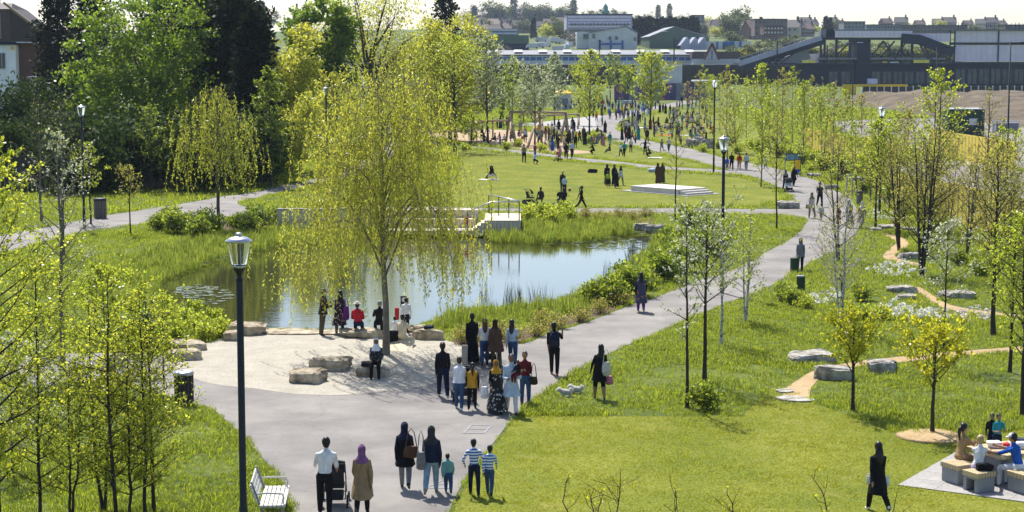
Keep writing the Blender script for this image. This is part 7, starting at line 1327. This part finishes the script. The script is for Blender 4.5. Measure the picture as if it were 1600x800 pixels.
MB().box((0, 1.2, H_/2), (L_, 2.4, H_)).build('body', mat('b_cabin', (.02, .06, .05), .5, .15, 1), o); MB().box((0, 1.2, H_+.06), (L_+.1, 2.5, .12)).build('roof', m_whw, o); MB().box((L_*.18, -.03, H_*.55), (.9, .06, .8)).build('window', m_whw, o)
for k in range(14): MB().box((-L_/2+(k+.5)*L_/14, -.02, H_/2), (L_/36, .06, H_-.3)).build('rib', mat('b_cabin', (.02, .06, .05)), o)
for i, x in enumerate((1565, 1583)):
    b = G(x, 208); o = thing('wire_cage', f'white framed crate on the building site, {("left", "right")[i]} of two', 'crate', b); w = 1.0; h = 1.5
    for sx in (-w, w):
        for sy in (0, 1.6): MB().box((sx*.75, sy, h/2), (.1, .1, h)).build('post', m_whw, o)
    for z in (.05, h): MB().box((0, 0, z), (1.6, .1, .1)).build('rail', m_whw, o); MB().box((0, 1.6, z), (1.6, .1, .1)).build('rail', m_whw, o)
    MB().box((0, .8, .7), (1.36, 1.44, 1.2)).build('load', m_gro, o)
# ---- railway wall and depot
Yr = 585.0; o = thing('railway_wall', 'dark brick railway wall below the depot', 'wall', (0, 0, 0)); fpart('wall', m_brd, o, 700, 1250, 102, 136, Yr, 3); fpart('coping', m_gro, o, 700, 1250, 100.6, 102, Yr-.3, 3.5)
for k in range(30): x = 705+k*18; fpart('buttress', m_brd, o, x, x+3, 104, 136, Yr-.8, .8)
Yd = 610.0; o = thing('depot_building', 'long low depot with grey roof and blue and white band', 'building', (0, 0, 0)); fpart('wall', m_whw, o, 755, 1116, 86.5, 103, Yd, 18); q = MB(); A, B_ = (fx(750, Yd), Yd-.6, fz(86, Yd)), (fx(1119, Yd), Yd-.6, fz(86, Yd)); zt_ = fz(78.5, Yd+9); q.add([A, B_, (B_[0]-2, Yd+9, zt_), (A[0], Yd+9, zt_), (A[0], Yd+19, A[2]), (B_[0], Yd+19, A[2])], [(0, 1, 2, 3), (3, 2, 5, 4)]); q.build('roof', m_gro, o); fpart('gutter', m_ink2, o, 750, 1118, 85.2, 86.6, Yd-.7, .5)
for k in range(36): x = 758+k*10; fpart('window', m_bl, o, x, x+8.4, 89, 94.5, Yd-.1, .2)
for k in range(9): x = 765+k*38; P = [(fx(x, Yd), Yd+2, fz(83.6, Yd+2)+.55), (fx(x+13, Yd), Yd+2, fz(83.6, Yd+2)+.55), (fx(x+13, Yd), Yd+7, fz(80.2, Yd+7)+.55), (fx(x, Yd), Yd+7, fz(80.2, Yd+7)+.55)]; MB().add(P, [(0, 1, 2, 3)]).build('skylight', m_whw, o)
# black masts along the line
for i, (x, yt, yb) in enumerate(sorted([(935, 62, 100), (1050, 60, 100), (1209, 62, 120), (1286, 70, 130), (996, 78, 102)])): ob = thing('line_mast', f'black railway mast, {ORD[i]} from left along the line', 'mast', (fx(x, 556), 556, 0), group='railway masts'); MB().box((0, 0, fz(yt, 556)/2), (.35, .35, fz(yt, 556))).build('pole', m_ink, ob); MB().box((.5, 0, fz(yt, 556)-.6), (1.2, .12, .12)).build('arm', m_ink, ob)
# gabled brown-roofed building
Yp = 600.0; o = thing('gabled_building', 'brown-roofed building with steep white gable beside the ramp', 'building', (0, 0, 0)); fpart('wall', m_whw, o, 1080, 1152, 92, 101, Yp, 10); fpart('roof', m_til, o, 1078, 1152, 80.5, 92, Yp+.6, 8)
gx0, gx1, gxa = fx(1097, Yp), fx(1119, Yp), fx(1108.5, Yp); q = MB(); q.add([(gx0, Yp-.5, fz(93, Yp)), (gx1, Yp-.5, fz(93, Yp)), (gxa, Yp-.5, fz(69, Yp)), (gx0, Yp+4, fz(93, Yp)), (gx1, Yp+4, fz(93, Yp)), (gxa, Yp+4, fz(69, Yp))], [(0, 1, 2), (3, 5, 4), (0, 2, 5, 3), (1, 4, 5, 2)]); q.build('gable', m_whw, o)
for p, q_ in (((1096, 93), (1108.5, 67.5)), ((1120, 93), (1108.5, 67.5))): fbar('gable_board', m_brk, o, p, q_, Yp-.8, .7)
for k in range(4): fpart('gable_window', m_brk, o, 1107.3, 1109.7, 80+k*3.4, 82+k*3.4, Yp-.7, .2)
for k in range(20): x = 1082+k*3.5; fpart('railing', m_whw, o, x, x+1.3, 93, 98, Yp-1.2, .15)
# ---- warehouses on the rise
def gable(name, label, x0, x1, ya, ye, yb, Y, d, m_w, m_r, xa=None, cat='warehouse'):
    o = thing(name, label, cat, (0, 0, 0)); X0, X1, XA = fx(x0, Y), fx(x1, Y), fx(xa if xa else (x0+x1)/2, Y); Z0, ZE, ZA = fz(yb, Y)-4, fz(ye, Y), fz(ya, Y); q = MB(); q.add([(X0, Y, Z0), (X1, Y, Z0), (X1, Y, ZE), (XA, Y, ZA), (X0, Y, ZE), (X0, Y+d, Z0), (X1, Y+d, Z0), (X1, Y+d, ZE), (XA, Y+d, ZA), (X0, Y+d, ZE)], [(0, 1, 2, 3, 4), (5, 9, 8, 7, 6), (1, 6, 7, 2), (0, 4, 9, 5)]); q.build('wall', m_w, o)
    q = MB(); e = .4; q.add([(X0-e, Y-e, ZE-.1), (XA, Y-e, ZA+.15), (XA, Y+d, ZA+.15), (X0-e, Y+d, ZE-.1), (X1+e, Y-e, ZE-.1), (X1+e, Y+d, ZE-.1), (X0-e, Y-e, ZE+.2), (XA, Y-e, ZA+.5), (XA, Y+d, ZA+.5), (X0-e, Y+d, ZE+.2), (X1+e, Y-e, ZE+.2), (X1+e, Y+d, ZE+.2)], [(6, 7, 8, 9), (7, 10, 11, 8), (0, 1, 7, 6), (1, 4, 10, 7)]); q.build('roof', m_r, o); return o
o = gable('white_warehouse', 'white gabled warehouse with blue frame pattern', 918, 993, 42, 52, 79, 720, 40, m_whw, m_gro, 976)
for (a, b_, c, d) in ((934, 937, 62, 79), (951, 954, 63, 79), (969, 972, 63, 79), (937, 951, 67, 70), (954, 969, 67, 70)): fpart('blue_frame', m_bl, o, a, b_, c, d, 719.6, .5)
for (a, b_, c, d) in ((949, 953, 57, 62), (959, 963, 57, 62), (988, 991, 58, 64), (910, 918, 53, 61), (924, 928, 53, 60)): fpart('window', m_glz, o, a, b_, c, d, 719.4, .3)
fpart('annexe', m_whw, o, 900, 920, 50, 76, 722, 20)
o = gable('green_barn', 'big round-shouldered green and grey shed', 1012, 1104, 43, 58, 78, 730, 50, m_grn, m_gro, 1050); fpart('skylight', m_whw, o, 1030, 1040, 48.5, 49.5, 729, .3)
o = thing('sawtooth_shed', 'grey shed with three slanted roof ends beside the green barn', 'warehouse', (0, 0, 0)); 
for k in range(3):
    x0 = 1060+k*13; Y_ = 712; q = MB(); pts = [(x0, 80), (x0+14, 80), (x0+14, 62), (x0+10, 58), (x0, 71)]; q.add([(fx(a, Y_), Y_+k, fz(b_, Y_)) for a, b_ in pts]+[(fx(a, Y_), Y_+16, fz(b_, Y_)) for a, b_ in pts], [(0, 1, 2, 3, 4), (3, 8, 9, 4), (2, 7, 8, 3), (1, 6, 7, 2)]); q.build('bay', m_blueg, o); fbar('roof_edge', m_whw, o, (x0, 71), (x0+10, 58), Y_-.4+k, .4)
o = thing('blue_white_box', 'flat white warehouse with blue vertical panels', 'warehouse', (0, 0, 0)); fpart('wall', m_whw, o, 1099, 1169, 64.5, 84, 715, 20)
for a, b_ in ((1115, 1118), (1125, 1143), (1150.5, 1154)): fpart('blue_panel', m_bl, o, a, b_, 65, 81, 714.6, .5)
for a in (1126, 1136): fpart('door', m_glz, o, a, a+5, 69, 81, 714.2, .5)
o = thing('office_block', 'large pale grey office block with dark roof edge', 'building', (0, 0, 0)); fpart('wall', m_blueg, o, 884, 985, 23, 46, 800, 40); fpart('roof_edge', m_ink2, o, 883, 986, 21.5, 23.4, 799.5, 41); fpart('lower_wall', m_gro, o, 888, 975, 46, 82, 801, 38)
for k in range(4): fpart('window_band', m_pan, o, 886, 983, 25+k*5, 27.6+k*5, 799.6, .5)
for k in range(16): fpart('window', m_glz, o, 890+k*5.8, 893.6+k*5.8, 36.5, 39.5, 799.2, .5)
for k in range(14): fpart('window', m_glz, o, 891+k*6, 894+k*6, 50, 54, 800.5, .6)
o = thing('green_shed', 'dark green shed with pale roof strips at the left of the depot', 'warehouse', (0, 0, 0)); fpart('wall', m_grn, o, 763, 826, 55, 68, 690, 26); fpart('lower_wall', m_ink, o, 763, 826, 68, 80, 689.5, 20); fpart('roof', m_gro, o, 745, 810, 45, 55, 700, 24); fpart('roof_strip', m_whw, o, 747, 808, 46, 48, 699.6, .5); fpart('roof_strip', m_whw, o, 747, 808, 51, 53.5, 699.6, .5)
# parked vans on the rise
def van(px, py, Y, rz, w, label, c=m_whw):
    p = Vector((fx(px, Y), Y, fz(py, Y))); o = thing('parked_van', label, 'van', p, rz, w, 'parked vans beside the green shed'); MB().box((0, -.3, 1.15), (1.9, 3.6, 1.9), taper=.95).build('body', c, o, bevel=.08); q = MB(); q.add([(-.95, 1.5, .3), (.95, 1.5, .3), (.95, 2.6, .3), (-.95, 2.6, .3), (-.9, 1.5, 1.9), (.9, 1.5, 1.9), (.9, 2.5, 1.1), (-.9, 2.5, 1.1)], [(0, 3, 2, 1), (4, 5, 6, 7), (0, 1, 5, 4), (1, 2, 6, 5), (2, 3, 7, 6), (3, 0, 4, 7)]); q.build('cab', c, o); MB().box((0, 2.1, 1.5), (1.6, .5, .5), rx=.6).build('windscreen', m_glz, o)
    for sx in (-.9, .9):
        for yy in (-1.4, 1.7): MB().tube([(sx-.1, yy, .32), (sx+.1, yy, .32)], .32, 10).build('wheel', m_rub, o)
for i, (x, y, rz) in enumerate(sorted([(832, 76, 1.5), (842, 75, 1.4), (852, 74, 1.6), (862, 66, .3), (868, 67, .3), (874, 69, .4), (884, 78, .2), (872, 80, 1.5), (888, 74, .3), (846, 66, 1.5)])): van(x, y, 676+i*1.5 if y > 70 else 700+i, rz, 1.0, f'white van parked beside the green shed, {ORD[i]} from left')
# ---- flats and houses
def flats(name, label, x0, x1, y0, y1, Y, m, cols, rows, wm=None, cat='flats'):
    o = thing(name, label, cat, (0, 0, 0)); fpart('wall', m, o, x0, x1, y0, y1, Y, 14); fpart('roof_edge', m_ink2, o, x0-.4, x1+.4, y0-.8, y0+.3, Y-.4, 15); cw, rh = (x1-x0)/cols, (y1-y0)/rows
    for i in range(cols):
        for j in range(rows): fpart('window', wm or m_glz, o, x0+(i+.25)*cw, x0+(i+.75)*cw, y0+(j+.3)*rh, y0+(j+.72)*rh, Y-.15, .3)
flats('apartment_block', 'mauve brick apartment block on the hill behind the blue box', 1174, 1224, 30, 56, 900, c_('mauve_brick', (.17, .12, .125)), 9, 3); flats('brick_houses', 'red brick terrace in front of the mauve apartment block', 1188, 1218, 41, 54, 860, m_brk, 6, 2, m_whw, 'houses'); flats('apartment_block', 'grey flat-roofed block behind the station roof', 1311, 1344, 34, 50, 900, m_gro, 6, 3); flats('apartment_block', 'dark two-step block behind the cypress row', 1078, 1096, 24, 44, 1100, m_gro, 3, 3); flats('apartment_block', 'low grey terrace behind the station left of the scaffold', 1346, 1400, 39, 52, 950, m_gro, 12, 2); flats('apartment_block', 'low mauve terrace behind the pale cladding', 1402, 1500, 40, 52, 950, c_('mauve_brick', (.17, .12, .125)), 18, 2); flats('apartment_block', 'brown block at the far right skyline', 1560, 1620, 39, 52, 900, m_til, 8, 2)
def house_meshes(seed, mw, mr):
    w, d, e, r = 7.5, 8, 5.2, 8.2; q = MB(); q.add([(-w/2, 0, -3), (w/2, 0, -3), (w/2, 0, e), (-w/2, 0, e), (-w/2, d, -3), (w/2, d, -3), (w/2, d, e), (-w/2, d, e), (-w/2, d/2, r), (w/2, d/2, r)], [(0, 1, 2, 3), (4, 7, 6, 5), (1, 5, 6, 9, 2), (0, 3, 8, 7, 4)]); wall = q.mesh('wall', mw)
    q = MB(); q.add([(-w/2-.3, -.4, e-.2), (w/2+.3, -.4, e-.2), (w/2+.3, d/2, r+.1), (-w/2-.3, d/2, r+.1), (w/2+.3, d+.4, e-.2), (-w/2-.3, d+.4, e-.2)], [(0, 1, 2, 3), (3, 2, 4, 5)]); roof = q.mesh('roof', mr)
    ch = MB().box((w*.36, d/2, r+.5), (.9, .7, 2.0)).mesh('chimney', m_brk); win = MB().box((0, -.06, 0), (1.5, .12, 1.2)).mesh('window', m_whw); pane = MB().box((0, -.14, 0), (1.2, .06, .95)).mesh('pane', m_glz); return wall, roof, ch, win, pane
HM = [house_meshes(0, m_brk, m_til), house_meshes(1, c_('render_cream', (.42, .38, .33)), m_tild), house_meshes(2, c_('brick_brown', (.16, .10, .08)), m_tild)]
hw_ = ['red brick house with brown roof', 'cream rendered house with dark roof', 'brown brick house with dark roof']
hs = [(745, 60, 0), (757, 58, 1), (770, 52, 0), (783, 47, 2), (797, 44, 0), (810, 41, 1), (823, 45, 2), (836, 42, 0), (849, 40, 1), (862, 44, 2), (874, 47, 0), (752, 46, 2), (766, 41, 0), (790, 37, 1), (805, 35, 2), (842, 35, 0), (868, 36, 1), (826, 52, 0), (812, 52, 2), (846, 50, 1), (1100, 56, 0), (1112, 54, 2), (1125, 58, 1), (1140, 56, 0), (1153, 60, 2), (1166, 58, 1), (1180, 62, 0), (1196, 64, 2), (1212, 62, 0), (1228, 60, 1), (1242, 58, 2), (1256, 58, 0), (1160, 48, 0), (1236, 50, 0), (1250, 48, 2), (1264, 50, 1), (385, 40, 2), (398, 36, 0), (411, 44, 1), (392, 26, 0), (406, 24, 2), (418, 32, 0), (1400, 47, 2), (1430, 47, 0), (1455, 47, 1), (1000, 30, 0), (1180, 52, 2), (1380, 46, 0), (1475, 47, 2), (1505, 47, 0), (1522, 47, 1), (1540, 47, 2), (1556, 47, 0), (1290, 48, 2), (1305, 47, 0), (735, 50, 0), (890, 50, 2), (878, 56, 1), (860, 54, 0), (790, 56, 0), (775, 62, 1)]
gz = lambda X, Y_: float(hill(np.array([X]), np.array([Y_]))[0])
for i, (x, y, k) in enumerate(sorted(hs)):
    Y_ = 760
    while Y_ < 1650:
        z_ = gz(fx(x, Y_), Y_)
        if AT(x, y, Y_).z <= z_: break
        Y_ += 8
    z_ = gz(fx(x, Y_), Y_)
    o = thing('hill_house', f'{hw_[k]} on the hill, {ORD[i % 30]} from left{"" if i < 30 else " past the office block" if i < 60 else " above the station"}', 'house', (fx(x, Y_), Y_, z_-.5), ((i*37) % 11-5)*.06, 1.0+.15*(i % 3), 'houses on the far hill'); wl_, rf, ch, wn_, pn = HM[k]; obj('wall', wl_, o); r_ = obj('roof', rf, o); obj('chimney', ch, r_)
    for wx in (-2.2, 0, 2.2):
        for wz in (1.5, 4.0): w_ = obj('window', wn_, o, (wx, 0, wz)); obj('pane', pn, w_)
ob = thing('minaret', 'slim green tower on the skyline behind the office block', 'tower', (fx(944, 1200), 1200, 20)); hh = fz(5, 1200)-20; MB().lathe([(2.2, 0), (2.2, hh*.72), (2.6, hh*.73), (2.6, hh*.78), (1.7, hh*.8), (1.6, hh*.9), (.2, hh)], n=12).build('shaft', c_('copper', (.10, .24, .22)), ob, True)
for i, x in enumerate((1497, 1540, 1572, 1590)):
    ob = thing('scaffold', f'scaffold frame above the station roofline, {ORD[i]} from left', 'scaffold', (fx(x, 640), 640, fz(50, 640)), group='scaffolds above the station')
    for k in range(4): MB().box((k*1.5-2.2, 0, 1.6), (.15, .15, 3.4-.5*(k % 2))).build('pole', m_ink2, ob)
    for z in (1.0, 2.2): MB().box((0, 0, z), (5, .12, .12)).build('ledger', m_ink2, ob)
# ---- skyline trees (shared shapes)
def far_tree(kind, seed, w):
    if kind == 'poplar': return conifer(seed, 20, 2.8, 'far', 90, 26, .9, .55, .05, .25)
    if kind == 'cyp': return conifer(seed, 14, 2.6, 'conifer', 70, 30, .9, .5, .03, .5)
    if kind == 'bare': return broad(seed, 14, 6, 'farbare', None, 8, 70, 26, .8, .25, .15, .016, .22)
    if kind == 'yel': return broad(seed, 12, 6, 'willow', None, 9, 90, 30, .8, .5, .12, .016, .22)
    return broad(seed, 13, 6.5, 'far', None, 9, 100, 30, .8, .55, .1, .016, .22)
FT = {k: [far_tree(k, 800+10*j+i, 0) for i in range(2)] for j, k in enumerate(('poplar', 'cyp', 'bare', 'yel', 'grn'))}
wd_ = dict(poplar='tall poplar', cyp='dark cypress', bare='grey leafless tree', yel='yellow-green tree', grn='dull green tree')
sk = [(772, 1, 36, 'grn'), (803, -6, 30, 'poplar'), (742, 10, 40, 'cyp'), (755, 18, 42, 'bare'), (785, 12, 38, 'bare'), (822, 12, 36, 'bare'), (840, 10, 38, 'grn'), (843, 22, 44, 'yel'), (860, 10, 40, 'grn'), (873, 12, 40, 'bare'), (895, -2, 28, 'poplar'), (833, 28, 60, 'cyp'), (868, 28, 62, 'grn'), (856, 38, 66, 'yel'), (878, 34, 66, 'grn'), (965, 16, 30, 'grn'), (1010, 18, 34, 'bare'), (1025, 8, 34, 'poplar'), (1042, 6, 34, 'poplar'), (1060, 24, 40, 'grn'), (1100, 26, 48, 'yel'), (1120, 28, 50, 'yel'), (1135, 22, 60, 'grn'), (1150, 12, 56, 'grn'), (1165, 28, 58, 'grn'), (1140, 50, 80, 'grn'), (1180, 66, 90, 'grn'), (1205, 62, 88, 'grn'), (1240, 32, 52, 'bare'), (1258, 38, 54, 'yel'), (1268, 40, 52, 'yel'), (1283, 26, 60, 'cyp'), (1290, 28, 60, 'cyp'), (1355, 38, 50, 'yel'), (1460, 32, 52, 'yel'), (1448, 38, 52, 'grn'), (1230, 55, 85, 'grn'), (1245, 62, 88, 'bare'), (1380, 68, 92, 'grn'), (1365, 66, 92, 'grn'), (1312, 64, 92, 'grn'), (1325, 66, 92, 'yel'), (386, 2, 40, 'grn'), (400, 8, 44, 'bare'), (415, 2, 44, 'cyp'), (425, 14, 50, 'grn'), (730, 14, 44, 'bare'), (760, 30, 56, 'grn'), (775, 22, 48, 'cyp'), (800, 24, 46, 'bare'), (818, 30, 52, 'grn'), (890, 46, 72, 'bare'), (905, 50, 76, 'bare'), (1090, 36, 56, 'grn'), (780, 70, 100, 'bare'), (760, 74, 110, 'grn'), (1115, 40, 60, 'yel'), (1000, 24, 40, 'grn'), (985, 22, 36, 'bare'), (1395, 38, 52, 'bare'), (1415, 36, 52, 'grn'), (1490, 40, 53, 'bare'), (1512, 38, 53, 'grn'), (1528, 41, 53, 'bare'), (1555, 38, 53, 'grn'), (1300, 30, 52, 'grn'), (1335, 42, 54, 'bare'), (1372, 40, 54, 'cyp'), (1430, 41, 53, 'bare'), (1475, 36, 53, 'bare'), (1200, 28, 46, 'bare'), (1228, 34, 50, 'grn'), (915, 14, 30, 'bare'), (930, 15, 30, 'grn'), (955, 13, 28, 'bare'), (1075, 20, 40, 'bare'), (748, 2, 30, 'bare'), (792, 8, 30, 'grn'), (812, 4, 30, 'bare'), (830, 6, 30, 'grn'), (852, 4, 30, 'bare'), (882, 8, 30, 'grn')]
sk += [(1150+i*13, 70+(i*5 % 9), 97, ['grn', 'yel', 'grn', 'bare'][i % 4]) for i in range(26)]
sk += [(978+i*6.6, 26+(i*7 % 5), 48, 'cyp') for i in range(17)]
for i, (x, yt, yb, k) in enumerate(sorted(sk)):
    Y_ = 700 if k == 'cyp' and 970 < x < 1095 else 640 if yb > 92 else 720
    if k == 'cyp' and 970 < x < 1095: Y_ = 820
    else:
        while Y_ < 1600 and AT(x, yb, Y_).z > gz(fx(x, Y_), Y_)+.1: Y_ += 4
    z_ = min(gz(fx(x, Y_), Y_), AT(x, yb, Y_).z); ht = AT(x, yt, Y_).z-z_; bh = dict(poplar=20, cyp=14, bare=14, yel=12, grn=13)[k]; s = ht/bh; sx = min(s, 2.4) if k in ('poplar', 'cyp') else min(max(s, .8), 1.6)
    plant('far_tree', f'{wd_[k]} on the skyline, {ORD[i % 30]} of the {["left", "left middle", "right middle", "right"][min(3, i//30)] if i < 120 else "far right"} stretch', 'tree', FT[k][i % 2], (fx(x, Y_), Y_, z_), i*1.1, (sx, sx, s), 'trees on the skyline')
# ---- house at the left
Yh = 232.0; o = thing('corner_house', 'white-walled house with dark tiled hip roof behind the left hedge', 'house', (0, 0, 0)); fpart('wall', c_('house_white', (.85, .85, .88)), o, -60, 34, 70, 215, Yh, 8); fpart('fascia', m_ink, o, -60, 35, 65.5, 70, Yh-.4, 8.6); fpart('gable_wall', m_til, o, -40, 28.5, 14, 65.5, Yh+.4, 7)
q = MB(); X = lambda p, yy=Yh: fx(p, yy); q.add([(X(28.8), Yh+.2, fz(14, Yh)), (X(28.8), Yh+.2, fz(66, Yh)), (X(92), Yh+.2, fz(66, Yh)), (X(28.8), Yh+8, fz(14, Yh)), (X(92), Yh+8, fz(66, Yh)), (X(22), Yh+3, fz(4, Yh)), (X(-40), Yh+3, fz(4, Yh)), (X(-40), Yh, fz(14, Yh))], [(0, 1, 2), (0, 2, 4, 3), (0, 3, 5), (7, 0, 5, 6)]); q.build('roof', m_tild, o)
for k in range(13): t = (k+.5)/13; yy = 14+t*52; fbar('tile_course', m_til, o, (28.9, yy), (28.9+63*t-.5, yy), Yh+.1, .10, .12)
fbar('ridge', c_('ridge_tile', (.34, .24, .15)), o, (18, 4), (94, 64.5), Yh+.0, .28); fpart('brick_wall', m_brk, o, 35, 80, 67, 215, Yh+1.5, 6); fpart('gutter', m_whw, o, 28, 93, 65.3, 67, Yh-.2, .3)
def win_(x0, x1, y0, y1, Y, par, n_=2):
    f = fpart('window', m_whw, par, x0, x1, y0, y1, Y-.12, .25); w = (x1-x0)/n_
    for k in range(n_): fpart('pane', m_glz, f, x0+k*w+.7, x0+(k+1)*w-.7, y0+1.2, y1-1.2, Y-.2, .12)
win_(-8, 12, 22, 60, Yh+.3, o, 3); win_(1, 18, 82, 108, Yh, o, 3); win_(35.5, 38, 77, 92, Yh+1.4, o, 1); fpart('chimney', m_brk, o, 4, 10, -8, 8, Yh+3, 1); fpart('alarm_box', m_yl, o, 27, 31, 73, 78, Yh-.25, .25)
o = thing('flat_roof_garage', 'flat-roofed pale outbuilding beside the white house', 'building', (0, 0, 0)); fpart('wall', m_conc, o, 55, 108, 123, 215, 222, 5); fpart('roof', m_gro, o, 50, 112, 119.5, 123, 221, 7)
o = thing('garden_canopy', 'small white garden canopy above the hedge', 'canopy', (fx(85, 210), 210, fz(146, 210))); MB().lathe([(2.0, 0), (1.9, .12), (1.0, .9), (.05, 1.3)], n=8).build('canopy', m_whw, o); MB().box((0, 0, -3.2), (.1, .1, 6.4)).build('pole', m_whw, o)
b = G(210, 292); o = thing('garden_shed', 'low timber shed with pale flat roof behind the left path', 'shed', (0, b.y, 0)); Ys = b.y; fpart('wall', m_wood, o, 150, 270, 230, 292, Ys, 4).location = (0, -Ys, 0); fpart('roof', m_gro, o, 147, 276, 222, 229, Ys-.4, 6).location = (0, -Ys, 0)
for k in range(24): fpart('wall_board', c_('shed_board', (.2, .17, .13)), o, 150+k*5, 154.4+k*5, 231, 292, Ys-.06, .08).location = (0, -Ys, 0)
b = G(60, 300); o = thing('garden_fence', 'grey garden fence with pale boxes at the far left', 'fence', (0, 0, 0))
for k in range(26): fpart('fence_board', m_brd, o, -10+k*7, -3.6+k*7, 243, 300, b.y, .06)
# ---- playground and kiosk
b = G(880, 172); o = thing('kiosk', 'white kiosk with yellow pointed roof behind the playground', 'kiosk', b); w = 24/PPM(b.y); h = AT(880, 147, b.y).z; ht = AT(880, 139, b.y).z; MB().box((0, 1.3, h/2), (w, 2.6, h)).build('wall', c_('kiosk_white', (.6, .58, .66)), o); q = MB(); q.lathe([(w*.82, h-.05), (w*.78, h+.15), (.1, ht)], (0, 1.3, 0), 4); rf = q.build('roof', m_yl, o); rf.rotation_euler = (0, 0, 0); MB().box((0, -.04, h*.55), (w*.6, .08, h*.35)).build('hatch', m_gro, o); MB().box((0, -.25, h*.36), (w*.7, .4, .06)).build('counter', m_yl, o)
def logframe(pts, label):
    o = thing('log_swing', label, 'swing', (0, 0, 0), group='log play frames')
    for nm, p, q_, r in pts: MB().tube([p, (Vector(p)+Vector(q_))/2+Vector((0, 0, .02)), q_], [r, r*.95, r*.9], 9).build(nm, m_log, o, True)
    return o
def tp(x, yg, yt): b = G(x, yg); return Vector((b.x, b.y, AT(x, yt, b.y).z))
a1, a2, a3 = tp(797, 227, 175), tp(842, 226, 174), tp(884, 222, 176)
pts = [('beam', a1, a3, .16)]
for a_, (l_, r_) in ((a1, ((790, 226), (807, 230))), (a2, ((824, 233), (846, 222))), (a3, ((876, 223), (890, 222)))): pts += [('leg', G(*l_), a_, .14), ('leg', G(*r_), a_, .14)]
o = logframe(pts, 'large log swing frame with slanted legs in the playground'); MB().tube([a1.lerp(a2, .35), a1.lerp(a2, .35)-Vector((0, 0, 2.6))], .03, 5).build('rope', m_wood, o)
logframe([('beam', tp(742, 214, 190), tp(800, 212, 188), .13), ('leg', G(744, 216), tp(744, 214, 190), .12), ('leg', G(770, 214), tp(770, 213, 189), .12), ('leg', G(798, 214), tp(798, 212, 188), .12)], 'low log balance frame left of the swing')
logframe([('beam', tp(845, 205, 181), tp(905, 200, 178), .13), ('leg', G(847, 206), tp(847, 205, 181), .12), ('leg', G(903, 202), tp(903, 200, 178), .12)], 'log frame behind the swing')
b = G(629, 212); tag(MB().box((0, .5, .6), (1.1, 1.0, 1.2)).build('blue_box', mat('b_bluebox', (.03, .06, .26), .5, .1), loc=b, bevel=.03), 'deep blue square box beside the path beyond the large willow', 'box')
for i, (x, y, c, lb) in enumerate([(980, 163, 'paleblue', 'stall table with pale blue cloth at the back of the crowd'), (665, 206, 'tan', 'low timber table beyond the willow'), (600, 206, 'offwhite', 'pale stall table behind the large willow')]):
    b = G(x, y); o = thing('stall_table', lb, 'table', b); MB().box((0, 0, .72), (1.9, .8, .05)).build('top', CL[c], o); MB().box((0, -.38, .4), (1.9, .04, .6)).build('cloth', CL[c], o)
    for sx in (-.85, .85): MB().box((sx, .3, .35), (.06, .06, .7)).build('leg', m_dark, o)
for i, (x0, y0, x1, y1, n_, lb) in enumerate([(655, 208, 745, 206, 14, 'low timber edging wall round the playground'), (600, 214, 660, 212, 10, 'low stone seat wall beyond the large willow')]):
    A, B_ = G(x0, y0), G(x1, y1); o = thing('seat_wall', lb, 'wall', A); d = (B_-A)/n_
    for k in range(n_): MB().box((0, 0, .25), (d.length-.03, .4, .5)).build('block', m_timb if i == 0 else m_conc, o, bevel=.01).location = d*(k+.5)
# ---- white two-storey hoarding with mural
Ym = G(1030, 156).y; o = thing('white_hoarding', 'tall white board hoarding with yellow top edge behind the crowd', 'hoarding', (0, 0, 0))
for k in range(10): fpart('board', m_whw, o, 993+k*7+.1, 1000+k*7-.1, 98.6, 130, Ym+1, .4)
fpart('yellow_edge', m_yl, o, 992.5, 1063.5, 97, 98.6, Ym+.8, .7); fpart('window', m_glz, o, 1039, 1046, 103, 110, Ym+.85, .3); fpart('back_frame', m_gro, o, 995, 1061, 100, 150, Ym+2, 1)
mur = patt('mural_print', (.16, .05, .24), (.62, .40, .05), .35); mur2 = patt('mural_print2', (.10, .08, .16), (.5, .2, .3), .3)
o = thing('mural_wall', 'painted hoarding in purple and yellow behind the crowd', 'hoarding', (0, 0, 0))
for k in range(13): fpart('board', (mur, mur2, m_gro)[k % 3], o, 958+k*12+.1, 970+k*12-.1, 130, 156, Ym+.2, .15)
o = thing('site_canopy', 'grey canopy with pale roof right of the white hoarding', 'canopy', (0, 0, 0)); fpart('roof', m_whw, o, 1081, 1122, 125.5, 127.5, Ym-2, 6)
for x in (1082, 1100, 1120): fpart('post', m_gro, o, x, x+1, 127.5, 156, Ym-2, .2)
fpart('back_wall', m_gro, o, 1082, 1121, 128, 140, Ym+3, .3)
# ---- air
m_hz = bpy.data.materials.new('haze'); n, l = nt(m_hz); n.remove(n['Principled BSDF']); pv = n.new('ShaderNodeVolumePrincipled'); pv.inputs['Color'].default_value = (.66, .80, 1, 1); pv.inputs['Density'].default_value = .00008; pv.inputs['Anisotropy'].default_value = .3; l.new(pv.outputs[0], n['Material Output'].inputs['Volume'])
hz = MB().box((0, 900, 34), (5600, 2300, 72)).build('haze', m_hz); hz['kind'] = 'stuff'
